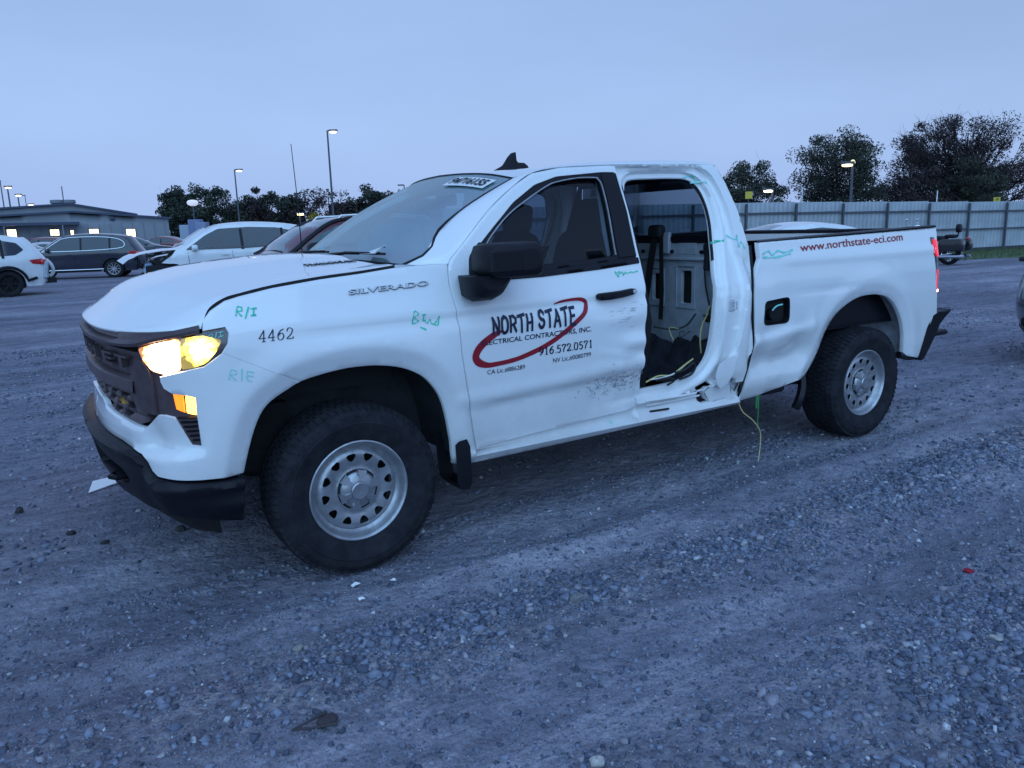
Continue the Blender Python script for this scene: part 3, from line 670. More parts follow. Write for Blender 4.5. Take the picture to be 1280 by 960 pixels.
# windshield, A pillars, roof
WBt = spline([(.354, -.794, 1.372), (.30, -.6, 1.385), (.25, -.3, 1.395), (.235, 0, 1.398)], 5); WTt = spline([(1.08, -.652, 1.783), (1.03, -.48, 1.815), (1.00, -.25, 1.832), (.99, 0, 1.838)], 5)
def full(c): return [tuple(p) for p in c]+[(p[0], -p[1], p[2]) for p in c[::-1][1:]]
WBf, WTf = full(WBt), full(WTt)
rows = []
for i in range(13):
    t = i/12; rows.append([tuple(np.array(a)*(1-t)+np.array(b)*t+np.array((-.02, 0, .028))*math.sin(PI*t)+np.array((.050, .045*(1 if a[1] > 0 else -1), 0))*(abs(a[1])/.794)**8*gs(t-.13, .13)*(1-gs(t, .03))) for a, b in zip(WBf, WTf)])
ws = MB().grid(rows).obj('windshield', M['wglass'], T)
WR = np.array(rows)
def S_ws(u, v, d=0.):              # u 0..1 driver to passenger, v 0..1 up
    i = v*12; j = u*(WR.shape[1]-1); i0 = min(int(i), 11); j0 = min(int(j), WR.shape[1]-2); a = i-i0; b = j-j0
    p = (WR[i0, j0]*(1-a)+WR[i0+1, j0]*a)*(1-b)+(WR[i0, j0+1]*(1-a)+WR[i0+1, j0+1]*a)*b
    return (p[0]-.45*(-d), p[1], p[2]+.8*(-d))
g = MB()
for pth in ([r[0] for r in rows], [r[-1] for r in rows], rows[-1], rows[0]): g.tube([(p[0], p[1], p[2]-.002) for p in pth], .008, 6)
g.obj('seal', M['trim'], ws)
gv = [(i/8, j/4) for j in range(5) for i in range(9)]; gf = [(j*9+i, j*9+i+1, j*9+i+10, j*9+i+9) for j in range(4) for i in range(8)]
stk = decal('auction_sticker', gv, gf, [(.30, .80), (.06, .80), (.06, .925), (.30, .925)], S_ws, M['paper'], ws, .010)
text_on('sticker_number', '94716155', [(.285, .818), (.075, .818), (.075, .907), (.285, .907)], S_ws, M['black_ink'], ws, bold=.03, off=.016)
# A pillar + roof rail strip
CA = spline([(.263, 1.368), (.36, 1.373), (.45, 1.374), (.527, 1.372), (.548, 1.394), (.617, 1.45), (.819, 1.621), (.991, 1.734), (1.133, 1.806), (1.322, 1.838), (1.703, 1.858), (2.1, 1.868), (2.40, 1.872), (2.50, 1.862)], 4)
wse = [tuple(rows[k][0]) for k in range(13)]
CBv = spline([(.262, -.86, 1.375), (.31, -.83, 1.378), (.345, -.805, 1.376)], 4)[:-1]+spline([wse[0]]+[tuple(np.array(wse[0])*(1-t)+np.array(wse[1])*t) for t in (.0001,)]+wse[1:], 1)[:1]
CBv = spline([(.262, -.86, 1.375), (.31, -.83, 1.378), (.345, -.805, 1.376), wse[0], wse[1], wse[3], wse[6], wse[9], wse[12], (1.20, -.645, 1.826), (1.45, -.64, 1.860), (1.9, -.64, 1.884), (2.28, -.64, 1.890), (2.50, -.64, 1.882)], 4)
rows = []
for i, (a, b) in enumerate(zip(CA, CBv)):
    A = np.array((a[0], -np.interp(a[1], ZP, YP), a[1])); B = np.array(b); k = .014*sstep(10, 22, i)
    nrm = np.array((-.2, -.75, .6)); row = [A+np.array((0, .02, -.006)), A+np.array((0, .002, -.002))]
    for t in (0, .12, .35, .6, .85, 1.): row.append(A*(1-t)+B*t+nrm*k*math.sin(PI*t)**.8)
    row += [B+np.array((.002, .006, -.001)), B+np.array((.006, .022, -.010)), B+np.array((.010, .05, -.03))]
    rows.append([tuple(p) for p in row])
for mi in (False, True):
    g = MB().grid(rows); (g.mirror() if mi else g).obj('a_pillar', M['white'], T)
# roof skin
def rc(x): return np.interp(x, [.99, 1.15, 1.4, 1.8, 2.2, 2.45, 2.56, 2.60], [1.838, 1.850, 1.866, 1.892, 1.903, 1.896, 1.870, 1.843])
def re_(x): return np.interp(x, [1.08, 1.20, 1.45, 1.9, 2.28, 2.50, 2.56, 2.60], [1.787, 1.826, 1.860, 1.884, 1.890, 1.882, 1.862, 1.84])
rows = []
for k in range(22):
    t = k/21; row = []
    for j in range(25):
        u = -1+2*j/24; xe = 1.082+(2.60-1.082)*t; xc = .995+(2.60-.995)*t; x = xc+(xe-xc)*abs(u)**2.4; y = .652*u if t < .1 else (.652-.012*sstep(.0, .2, t))*u
        ze = re_(xe); zc = rc(xc); z = ze+(zc-ze)*(1-abs(u)**2.6); z += .008*(gs(u-.45, .05)+gs(u+.45, .05)+gs(u, .05))*sstep(.15, .3, t)*0
        row.append((x, y, z))
    rows.append(row)
rr0 = [(p[0]-.002, p[1], p[2]-.012) for p in rows[0]]
g = MB().grid([rr0]+rows+[[(p[0]+.004, p[1], p[2]-.03) for p in rows[-1]], [(p[0]-.0, p[1], p[2]-.10) for p in rows[-1]]]); g.obj('roof', M['white'], T)
# roof fin
fin = MB(); bx, bz = 1.37, rc(1.42)
P0 = [(bx, 1.0, .0, .012), (bx+.05, .9, .03, .02), (bx+.085, .8, .075, .018), (bx+.112, .75, .098, .012), (bx+.148, .7, .104, .010), (bx+.152, .7, .055, .014), (bx+.165, .7, .040, .024), (bx+.21, .7, .036, .024), (bx+.235, .7, .018, .012)]
rows = []
for x, _, h, w in P0:
    b0 = rc(x)-.004; rows.append([(x-.01, -.034, b0), (x-.004, -.030, b0+.010), (x, -w*.8, b0+.018+h*.35), (x+.002, -w*.35, b0+.012+h*.92), (x+.003, 0, b0+.014+h), (x+.002, w*.35, b0+.012+h*.92), (x, w*.8, b0+.018+h*.35), (x-.004, .030, b0+.010), (x-.01, .034, b0)])
fin.grid(rows).add(rows[0], [tuple(range(9))]).add(rows[-1], [tuple(range(9))[::-1]]); fin.obj('roof_antenna', M['trim'], T, True, 30)
# cowl and wipers
g = MB(); g.grid([[(p[0]-.085+.02*abs(p[1]), p[1]*1.0, p[2]-.012) for p in WBf], [(p[0]-.02, p[1], p[2]-.022) for p in WBf], [(p[0]+.03, p[1], p[2]-.0) for p in WBf]]); g.obj('cowl', M['trim'], T)
for pv, tip in (((.215, -.10, 1.405), (.305, -.66, 1.43)), ((.235, .50, 1.40), (.25, -.02, 1.435))):
    g = MB(); a = Vector(pv); b = Vector(tip); mid = a.lerp(b, .5)+Vector((-.02, 0, .012))
    g.tube([a, a.lerp(mid, .5)+Vector((-.008, 0, .004)), mid, b], [.012, .010, .007, .005], 6); w = g.obj('wiper', M['trim'], T)
    g = MB(); g.tube([b+Vector((.01, -.04, -.005)), mid+Vector((-.0, .02, .0)), a.lerp(mid, .3)+Vector((.02, .0, .0))], [.006, .009, .006], 5); g.obj('wiper_blade', M['trim'], w)
g = MB(); q = [(.262, -.50, 1.425), (.285, -.64, 1.430), (.31, -.70, 1.468), (.325, -.69, 1.462), (.33, -.60, 1.452), (.31, -.52, 1.430)]
g.add([(x, y, z) for x, y, z in q]+[(x+.004, y, z-.005) for x, y, z in q], [tuple(range(6)), tuple(range(6, 12))[::-1]]+[(i, i+6, (i+1) % 6+6, (i+1) % 6) for i in range(6)])
tag(g.obj('torn_paper', M['paper'], None, False), 'crumpled white paper tucked under the wiper at the base of the pickup windshield', 'paper')
# whip antenna on the passenger fender
g = MB(); g.tube([(.38, .82, 1.34), (.388, .82, 1.37)], .014, 8); g.tube([(.388, .82, 1.36), (.386, .82, 1.75), (.374, .82, 2.085)], [.004, .003, .0022], 6); g.obj('whip_antenna', M['trim'], T)

# front door
door_out = [(.620, .466), (.585, .645), (.534, .967), (.520, 1.209), (.519, 1.29), (.530, 1.352), (.545, 1.388), (.617, 1.448), (.819, 1.617), (.991, 1.730), (1.133, 1.802), (1.322, 1.834), (1.66, 1.852), (1.700, 1.850), (1.712, 1.70), (1.713, 1.53), (1.708, 1.33), (1.704, 1.263), (1.688, 1.146), (1.676, 1.0), (1.676, .776), (1.700, .63), (1.702, .533), (1.600, .508), (1.3, .500), (1.0, .486)]
win_h = [(.640, 1.335), (.665, 1.402), (.82, 1.53), (.973, 1.652), (1.130, 1.741), (1.281, 1.785), (1.60, 1.812), (1.693, 1.812), (1.700, 1.60), (1.690, 1.345), (1.40, 1.325), (1.036, 1.308), (.70, 1.305), (.65, 1.318)]
glass_o = [(.72, 1.40), (.784, 1.478), (.92, 1.590), (1.068, 1.672), (1.20, 1.735), (1.272, 1.758), (1.42, 1.780), (1.545, 1.782), (1.572, 1.770), (1.566, 1.6), (1.545, 1.362), (1.2, 1.345), (.82, 1.330), (.74, 1.345)]
door = panel('front_door', S_door, door_out, M['white'], T, holes=[rnd(win_h, .02)], gap=.003, step=.018, depth=.05, lines=[[(x, .715+.045*(x-.6)-dz) for x in np.linspace(.58, 1.69, 60)] for dz in (0, .02, .045)])
panel('front_door', S_side, door_out, M['white'], T, holes=[rnd(win_h, .02)], gap=.003, step=.05, depth=.05, mirror=True)
for mi in (False, True):
    d_ = door if not mi else T
    fr = panel('window_frame', lambda s, z, d=0.: S_side(s, z, d+.004), rnd(win_h, .02), M['trim'], d_, holes=[rnd(glass_o, .03)], gap=.001, step=.04, depth=.03, mirror=mi)
    gl = MB(); ring = rnd(glass_o, .03)
    panel('window_glass', lambda s, z, d=0.: S_side(s, z, d+.020), ring, M['glass'], d_, gap=-.004, step=.06, depth=.004, mirror=mi)
    inner = [(.64, 1.30), (.66, .50), (1.66, .52), (1.68, 1.32)]
    ic = panel('door_card', lambda s, z, d=0.: S_side(s, z, d+.10), inner, M['cloth'], d_, step=.2, depth=.02, mirror=mi)
# bright inner edge of the glass run
g = MB(); g.tube([S_side(p[0], p[1], -.001) for p in spline(glass_o[:8]+[(1.553, 1.775), (1.570, 1.74), (1.566, 1.6), (1.546, 1.37)], 4)], .0045, 5); g.obj('glass_run', M['rim'], door)
# B-pillar applique and belt moulding edges
panel('pillar_applique', lambda s, z, d=0.: S_side(s, z, d-.002), [(1.590, 1.800), (1.690, 1.806), (1.697, 1.60), (1.687, 1.362), (1.565, 1.356), (1.585, 1.6)], M['trim'], door, step=.05, depth=.006)
panel('belt_moulding', lambda s, z, d=0.: S_side(s, z, d-.006), rnd([(.70, 1.307), (1.04, 1.312), (1.4, 1.329), (1.695, 1.350), (1.693, 1.322), (1.4, 1.302), (1.04, 1.286), (.70, 1.284)], .006), M['trim'], door, step=.05, depth=.01)
# door handle with pocket
hd = MB(); pts = [(1.345, 1.158), (1.36, 1.150), (1.42, 1.150), (1.50, 1.156), (1.58, 1.166), (1.60, 1.172), (1.602, 1.186), (1.58, 1.190), (1.50, 1.184), (1.40, 1.180), (1.355, 1.178), (1.343, 1.170)]
panel('door_handle', lambda s, z, d=0.: S_side(s, z, d-.030-.012*math.sin(PI*min(max((s-1.34)/.26, 0), 1))), rnd(pts, .006), M['trim'], door, step=.02, depth=.026, hem=.006)
hl = MB(); c = Vector(S_side(1.578, 1.178, -.046)); hl.lathe([(.0001, -.004), (.009, -.004), (.011, .0), (.011, .01)], 16, c); hl.obj('lock_cylinder', M['badge'], door)
# side mirror
mr = MB(); 
def mirror_shell():
    rows = []; P = [(0, .86), (.03, 1.0), (.12, 1.03), (.26, 1.0), (.36, .97), (.385, .9), (.392, .8)]
    rows = []
    for k in range(9):
        v = -PI/2+PI*k/8; row = []
        for j in range(32):
            u = 2*PI*j/32; f = lambda w, m_: math.copysign(abs(w)**m_, w)
            row.append((.765+.178*f(math.cos(u), .45)*f(math.cos(v), .35), -1.185+.075*f(math.sin(v), .6), 1.388+.078*f(math.sin(u), .5)*f(math.cos(v), .35)+.010*math.cos(u)*0))
        rows.append(row)
    return rows
g = MB(); rows = []
def mrow(y, x0, x1, z0, z1, r): return [(x0, y, z0+r), (x0+r*.7, y, z0+r*.25), (x0+r*1.3, y, z0), (x1-r, y, z0), (x1-r*.3, y, z0+r*.3), (x1, y, z0+r), (x1+.004, y, z1-r), (x1-r*.3, y, z1-r*.3), (x1-r, y, z1), (x0+r*1.2, y, z1-.004), (x0+r*.3, y, z1-r*.4), (x0-.002, y, z1-r*1.2)]
rows = [mrow(-1.045, .60, .83, 1.325, 1.455, .03), mrow(-1.06, .585, .855, 1.312, 1.466, .035), mrow(-1.16, .578, .862, 1.308, 1.470, .035), mrow(-1.235, .585, .860, 1.312, 1.464, .035), mrow(-1.252, .60, .848, 1.322, 1.452, .03), mrow(-1.258, .63, .825, 1.345, 1.435, .03)]
g.grid(rows, True); g.add(rows[0], [tuple(range(12))]); g.add(rows[-1], [tuple(range(12))[::-1]]); mobj = g.obj('side_mirror', M['plastic'], door, True, 50)
g = MB(); g.box((.66, -1.250, 1.385), (.17, .022, .10), ch=.009); g.obj('turn_repeater', M['trim'], door)
g = MB(); rows = []
for (x0, x1, y, z0, z1) in [(.575, .80, -.955, 1.235, 1.318), (.545, .79, -1.02, 1.215, 1.318), (.540, .76, -1.10, 1.205, 1.318), (.555, .74, -1.16, 1.225, 1.320), (.575, .73, -1.19, 1.26, 1.322)]:
    rows.append([(x0, y, z0+.015), (x0+.02, y, z0), (x1-.10, y, z0-.0), (x1-.05, y, z0+.02), (x1, y, z1), (x0-.01, y, z1)])
g.grid(rows, True); g.add(rows[-1], [tuple(range(6))]); g.add(rows[0], [tuple(range(6))[::-1]]); g.obj('mirror_arm', M['plastic'], door, True, 40)
panel('mirror_sail', lambda s, z, d=0.: S_side(s, z, d-.004), rnd([(.63, 1.31), (.655, 1.40), (.73, 1.47), (.76, 1.44), (.76, 1.31)], .02), M['trim'], door, step=.05, depth=.02)
g = MB(); g.blob((.72, 1.19, 1.388), (.35, .15, .17), .4); g.box((.68, 1.03, 1.29), (.14, .22, .08), ch=.02); g.obj('side_mirror', M['plastic'], T)
# lettering on the door
q = lambda a, b, c, d: [a, b, c, d]
from_px = None
swo = [(1.074, 1.149, .006), (1.118, 1.158, .0126), (1.165, 1.162, .0147), (1.211, 1.163, .0168), (1.244, 1.16, .0189), (1.268, 1.15, .021), (1.276, 1.134, .0231), (1.262, 1.104, .0252), (1.238, 1.077, .0252), (1.177, 1.036, .0252), (1.105, .993, .0252), (1.048, .964, .0252), (.985, .938, .0252), (.923, .919, .0252), (.861, .903, .0231), (.801, .893, .0231), (.741, .888, .0231), (.682, .886, .0252), (.648, .893, .0315), (.619, .908, .0378), (.605, .932, .0378), (.613, .959, .0378), (.636, .986, .0378), (.671, 1.011, .0336), (.712, 1.032, .0294), (.756, 1.047, .008)]
sw3 = spline([(a, b, c) for a, b, c in swo], 4)
ribbon('swoosh', [(p[0], p[1]) for p in sw3], [float(p[2]) for p in sw3], S_door, M['redv'], door, .0022)
def word(txt, x0, x1, z0, z1, dz0=0, dz1=0): return [(x0, z0), (x1, z0+dz0), (x1, z1+dz1), (x0, z1)]
BLK = {'N': [[(.1, 0), (.14, 1), (.82, 0), (.9, 1)]], 'O': [[(.5, 1), (.18, .82), (.10, .45), (.2, .1), (.5, 0), (.82, .16), (.9, .52), (.8, .88), (.5, 1)]], 'R': [[(.14, 0), (.18, 1), (.6, 1), (.88, .82), (.84, .58), (.55, .46), (.24, .46)], [(.5, .46), (.9, 0)]], 'T': [[(.02, .93), (.98, 1)], [(.5, .96), (.52, 0)]], 'H': [[(.14, 0), (.18, 1)], [(.82, 0), (.86, 1)], [(.16, .47), (.84, .52)]],
       'S': [[(.86, .84), (.6, 1), (.28, .92), (.18, .70), (.42, .52), (.74, .42), (.84, .20), (.58, 0), (.30, .03), (.10, .20)]], 'A': [[(.04, 0), (.48, 1), (.92, 0)], [(.24, .33), (.76, .35)]], 'E': [[(.86, .98), (.18, .96), (.14, .03), (.88, .0)], [(.16, .50), (.72, .53)]]}
def block_text(name, txt, quad, S, m, parent, w=.29, adv=1.16):
    V = []; F = []; x = 0; rr = random.Random(3)
    for ch in txt:
        if ch == ' ': x += .55; continue
        dz = rr.uniform(-.05, .06); sc = rr.uniform(.96, 1.08)
        for st in BLK[ch]:
            P = [np.array(p) for p in (spline(st, 5) if ch in 'OS' else st)]
            for a, b in zip(P, P[1:]):
                d = b-a; l = np.linalg.norm(d); d = d/l; nn = np.array([-d[1], d[0]])*w*.5*(.62+.38*abs(d[1])); a2 = a-d*w*.28; b2 = b+d*w*.28; n = max(1, int(l/.25))
                for q in range(n):
                    u = a2+(b2-a2)*q/n; v = a2+(b2-a2)*(q+1)/n; k = len(V)
                    for r_ in (u-nn, v-nn, v+nn, u+nn): V.append((r_[0]+x, r_[1]*sc*.9+.05+dz))
                    F.append((k, k+1, k+2, k+3))
        x += adv
    V = np.array(V); x1 = V[:, 0].max(); x0 = V[:, 0].min(); return decal(name, [((a-x0)/(x1-x0), b) for a, b in V], F, quad, S, m, parent, .004)
block_text('company_name', 'NORTH STATE', [(.697, 1.031), (1.195, 1.033), (1.197, 1.126), (.700, 1.112)], S_door, M['navy'], door)
text_on('company_trade', 'ELECTRICAL CONTRACTORS, INC.', [(.636, .981), (1.293, .988), (1.294, 1.019), (.636, 1.008)], S_door, M['navy'], door, bold=.012, off=.0032)
nib_text('phone_number', '916.572.0571', [(.969, .901), (1.301, .907), (1.300, .945), (.968, .938)], S_door, M['navy'], door, w=.26, thin=.09)
text_on('license_number', 'NV Lic.#0080799', [(1.055, .850), (1.297, .857), (1.296, .882), (1.054, .876)], S_door, M['navy'], door, off=.003)
text_on('license_number', 'CA Lic.#886289', [(.669, .838), (.885, .841), (.884, .865), (.668, .863)], S_door, M['navy'], door, off=.003)
nib_text('unit_number', '4462', [(-.394, 1.109), (-.249, 1.110), (-.244, 1.155), (-.388, 1.153)], S_side, M['navy'], front_fender, w=.15, thin=.045)
text_on('model_badge', 'SILVERADO', [(.021, 1.2655), (.406, 1.2815), (.411, 1.3045), (.025, 1.2865)], S_side, M['liner'], front_fender, bold=.02, thick=.003); text_on('model_badge', 'SILVERADO', [(.019, 1.268), (.404, 1.284), (.409, 1.306), (.023, 1.289)], S_side, M['badge'], front_fender, bold=.008, thick=.005, off=.004)  # darker shifted copy below the chrome letters paints their shadow edge
G_ = M['green']; G2 = M['green2']
SR = [(.02, .1), (.05, .5), (.10, .95), (.28, .9), (.28, .6), (.10, .5), (.30, .05)]
scribble('marker_note', [SR, [(.45, -.2), (.62, 1.0)], [(.72, .8), (1.0, .9)], [(.86, .85), (.84, .1)], [(.70, .1), (.96, .15)]], [(-.466, 1.214), (-.382, 1.211), (-.376, 1.246), (-.458, 1.256)], S_side, G_, front_fender, .0048)
scribble('marker_note', [SR, [(.50, 0), (.52, 1.1)], [(.72, .9), (.70, .4), (.74, .1), (.9, .0)], [(.72, .9), (.98, .8)], [(.72, .5), (.95, .45)]], [(-.525, .966), (-.426, .955), (-.423, .999), (-.521, 1.015)], S_side, G2, front_fender, .0032)
scribble('marker_note', [[(.0, .1), (.02, .95), (.18, .85), (.04, .55), (.22, .3), (.02, .12)], [(.30, .8), (.44, .85)], [(.37, .82), (.38, .3)], [(.42, .45), (.55, .2), (.62, .5), (.72, .15), (.86, .35), (.95, .85), (.93, .1), (.78, .15)], [(.28, -.1), (.5, -.28)]], [(.290, 1.113), (.425, 1.099), (.438, 1.150), (.302, 1.178)], S_side, G_, front_fender, .0048)
scribble('marker_note', [[(.0, .9), (.1, .1), (.2, .8), (.02, .45)], [(.22, .3), (.3, .7), (.36, .2), (.45, .6), (.5, .3), (.7, .5), (.8, .4), (1.0, .6)], [(.1, .0), (.2, -.2)], [(.34, -.1), (.4, .3)]], [(1.50, 1.262), (1.665, 1.266), (1.672, 1.290), (1.512, 1.290)], S_door, G_, door, .005)
scribble('marker_note', [[(0, .8), (.2, 1), (.25, .7), (0, .1), (.3, .1)], [(.42, -.1), (.55, 1.1)], [(.65, .9), (1, .9)], [(.82, .9), (.80, .1)], [(.62, .1), (1, .1)]], [(-.582, 1.130), (-.525, 1.146), (-.523, 1.166), (-.580, 1.156)], lambda s, z, d=0.: S_wrap(s, z, d+.004), G2, front_fender, .0022)
# scuffs on the door
rs = random.Random(5)
g = MB()
for k in range(230):
    a = rs.gauss(1.50, .12); b = rs.gauss(.690, .034)+(a-1.5)*.05
    if not (1.22 < a < 1.69 and .60 < b < .80): continue
    th = rs.choice([0, 0, .6, 1.2, 2.4])+rs.uniform(-.5, .5); l = rs.uniform(.004, .034); w = rs.uniform(.0006, .0026); c, s_ = math.cos(th), math.sin(th)
    P = [(a-c*l/2, b-s_*l/2), (a+s_*w, b-c*w), (a+c*l/2, b+s_*l/2), (a-s_*w, b+c*w)]
    g.add([S_door(x, z, -.0022) for x, z in P], [(0, 1, 2, 3)])
for k in range(26):
    a = rs.uniform(1.42, 1.66); b = 1.085+rs.gauss(0, .022)-(.06 if k % 3 == 0 else 0); l = rs.uniform(.01, .07); w = rs.uniform(.0005, .0012)
    g.add([S_door(x, z, -.0022) for x, z in ((a-l/2, b), (a, b-w), (a+l/2, b+.001), (a, b+w))], [(0, 1, 2, 3)])
g.obj('scuff_marks', M['scuff'], door, False)['kind'] = 'stuff'

# cab side: recessed opening, sill, rear pillar
cab_out = [(.60, .395), (1.2, .400), (1.727, .408), (2.1, .410), (2.3, .415), (2.489, .421), (2.50, .52), (2.545, .60), (2.554, .751), (2.535, .88), (2.520, 1.005), (2.535, 1.2), (2.575, 1.33), (2.590, 1.375), (2.585, 1.45), (2.575, 1.60), (2.54, 1.75), (2.51, 1.84), (2.47, 1.868), (2.10, 1.865), (1.705, 1.852), (1.66, 1.81), (1.60, 1.78), (1.56, 1.5), (1.55, 1.25), (1.53, .9), (1.55, .63), (1.55, .512), (1.3, .500), (1.0, .486), (.61, .462)]
def ring_off(d):
    P = np.array(_AP); P = P if area(P) > 0 else P[::-1]; q = P+offs(P)*d; return q[dist_poly(q, P) > d*.97]
cabs = panel('cab_side', S_cab, cab_out, M['white'], T, holes=[APER_S, [(2.119, .575), (2.222, .600), (2.252, .572), (2.191, .538), (2.235, .470), (2.154, .466)], [(2.363, .610), (2.437, .585), (2.452, .482), (2.408, .513), (2.400, .559), (2.348, .579)]], gap=0, step=.016, depth=.03, lines=[np.array(_AP)+offs(np.array(_AP) if area(_AP) > 0 else np.array(_AP)[::-1])*0 if 0 else ring_off(d) for d in (.020, .028, .040, .050, .060, .070)]+[OSK, [(p[0]-.008, p[1]-.003) for p in OSK], [(p[0]-.018, p[1]-.008) for p in OSK], [(p[0]-.030, p[1]-.016) for p in OSK], [(p[0]-.045, p[1]-.022) for p in OSK]])
cabs2 = panel('cab_side', lambda s, z, d=0.: S_side(s, z, d+.02), [(.60, .395), (2.489, .421), (2.52, 1.0), (2.585, 1.40), (2.575, 1.6), (2.51, 1.84), (2.47, 1.868), (1.70, 1.852), (1.70, .50), (.61, .462)], M['white'], T, holes=[[(x, z) for x, z in APER_S]], step=.06, depth=.03, mirror=True)
rd = [(1.718, .52), (1.73, 1.0), (1.745, 1.55), (1.76, 1.82), (2.15, 1.845), (2.36, 1.82), (2.45, 1.62), (2.46, 1.3), (2.40, 1.0), (2.36, .8), (2.2, .62), (2.0, .52)]
rw = rnd([(1.80, 1.36), (1.83, 1.77), (2.15, 1.79), (2.27, 1.75), (2.33, 1.60), (2.32, 1.40), (2.0, 1.37)], .03)
rdo = panel('rear_door', S_side, rd, M['white'], T, holes=[rw], gap=.003, step=.06, depth=.04, mirror=True)
panel('window_frame', lambda s, z, d=0.: S_side(s, z, d-.003), [(p[0]*1.012-.02, p[1]*1.012-.018) for p in rw], M['trim'], rdo, holes=[rw], step=.06, depth=.01, mirror=True)
panel('window_glass', lambda s, z, d=0.: S_side(s, z, d+.02), rw, M['privacy'], rdo, gap=-.004, step=.1, depth=.004, mirror=True)
panel('door_card', lambda s, z, d=0.: S_side(s, z, d+.10), [(1.76, .60), (1.78, 1.36), (2.32, 1.38), (2.2, .66)], M['cloth'], rdo, step=.2, depth=.02, mirror=True)
# dark rubber seal round the opening, its latch striker, sill patches
g = MB(); pts = [S_cab(p[0], p[1], .010) for p in _AP if p[0] > 1.76]; pts = sorted(pts, key=lambda p: math.atan2(p[2]-1.2, p[0]-1.72)); g.tube([p for p in pts if p[2] > 1.30], .010, 6); g.obj('door_seal', M['trim'], cabs)
g = MB(); c = Vector(S_cab(2.375, 1.04, 0)); g.box(c, (.05, .012, .075), ch=.005); g.obj('striker_plate', M['badge'], cabs)
g = MB(); g.tube([c+Vector((.012, -.005, -.022)), c+Vector((.012, -.03, -.022)), c+Vector((.012, -.03, .022)), c+Vector((.012, -.005, .022))], .005, 6); g.obj('striker', M['badge'], cabs)
# bent lower bracket, torn sill pieces
def S_tab(s, z, d=0.): return (s, -(np.interp(z, ZP, YP)+.004-d-.02*math.sin(8*z)), z)
panel('torn_flange', S_tab, rnd([(2.25, .70), (2.34, .735), (2.405, .735), (2.385, .653), (2.338, .578), (2.280, .545), (2.240, .585), (2.224, .635)], .02), M['white'], cabs, step=.03, depth=.004, hem=0, solid=True)
panel('torn_flange', lambda s, z, d=0.: (s, -(np.interp(z, ZP, YP)-.012-d*1), z), rnd([(2.185, .535), (2.25, .572), (2.345, .572), (2.395, .555), (2.405, .505), (2.46, .455), (2.46, .435), (2.245, .450)], .012), M['white'], cabs, step=.03, depth=.004, hem=0, solid=True)
panel('inner_bracket', lambda s, z, d=0.: (s, -(.955-d), z), [(2.36, .60), (2.40, .74), (2.52, .735), (2.53, .60), (2.47, .50)], M['liner2'], cabs, step=.05, depth=.004, hem=0, solid=True)
g = MB()
for z0, a, b in ((.545, 1.72, 2.18), (.515, 1.74, 2.16)): g.tube([S_cab(x, z0+.003*math.sin(x*9), -.004) for x in np.linspace(a, b, 12)], .007, 6)
g.obj('sill_ridge', M['white'], cabs)
g = MB(); g.tube([S_cab(x, .482-(x-1.75)*.03, -.004) for x in (1.76, 1.82, 1.90)], .006, 6); g.obj('sill_gash', M['dark'], cabs)
scribble('marker_note', [[(0, .3), (.3, .5), (.6, .3), (1, .8)], [(.6, .9), (1, .5)]], [(2.30, 1.395), (2.42, 1.405), (2.42, 1.425), (2.30, 1.415)], S_cab, G_, cabs, .006)
scribble('marker_note', [[(.0, .9), (.3, .6), (.5, .9), (.4, .2), (.8, .5), (1, .1)]], [(2.47, 1.355), (2.55, 1.355), (2.55, 1.46), (2.47, 1.46)], S_cab, G2, cabs, .008)
scribble('marker_note', [[(.0, .5), (.4, .8), (.6, .4), (1, .3)], [(.3, .1), (.9, .5)]], [(2.25, 1.76), (2.42, 1.74), (2.42, 1.80), (2.25, 1.82)], S_cab, G2, cabs, .007)
scribble('marker_note', [[(.0, .5), (.2, .8), (.3, .3), (.5, .7), (.7, .4), (1, .6)], [(0, .2), (.4, .0), (.9, .2)]], [(2.62, 1.30), (2.90, 1.315), (2.90, 1.365), (2.62, 1.355)], S_bed, G2, T, .010)
scribble('marker_note', [[(.1, .9), (.2, .1)], [(.5, .8), (.45, .2)]], [(1.46, .455), (1.50, .455), (1.50, .48), (1.46, .48)], S_side, G_, T, .004)
# dark gap between cab and bed, filled by a bent strip
g = MB(); gp_ = [(2.530, 1.385), (2.524, 1.30), (2.518, 1.1), (2.531, .95), (2.556, .80), (2.545, .72), (2.515, .60), (2.488, .50), (2.478, .425)]
rows = []
for (x, z), w in zip(spline(gp_, 4), np.interp(np.linspace(0, 1, 33), [0, .5, .7, .8, 1], [.018, .014, .028, .024, .014])):
    y = -np.interp(z, ZB, YB)-.004; rows.append([(x-w*.5, y+.012, z), (x, y, z), (x+w*.6, y+.012, z)])
g.grid(rows); g.obj('gap_strip', M['trim'], T)
g = MB(); rows = [[(2.60, s*(np.interp(z, ZP, YP)-.05), z) for s in (-1, -.5, 0, .5, 1)] for z in (.55, .8, 1.1, 1.34)]; g.grid(rows)
g.obj('cab_back', M['white'], T, False)
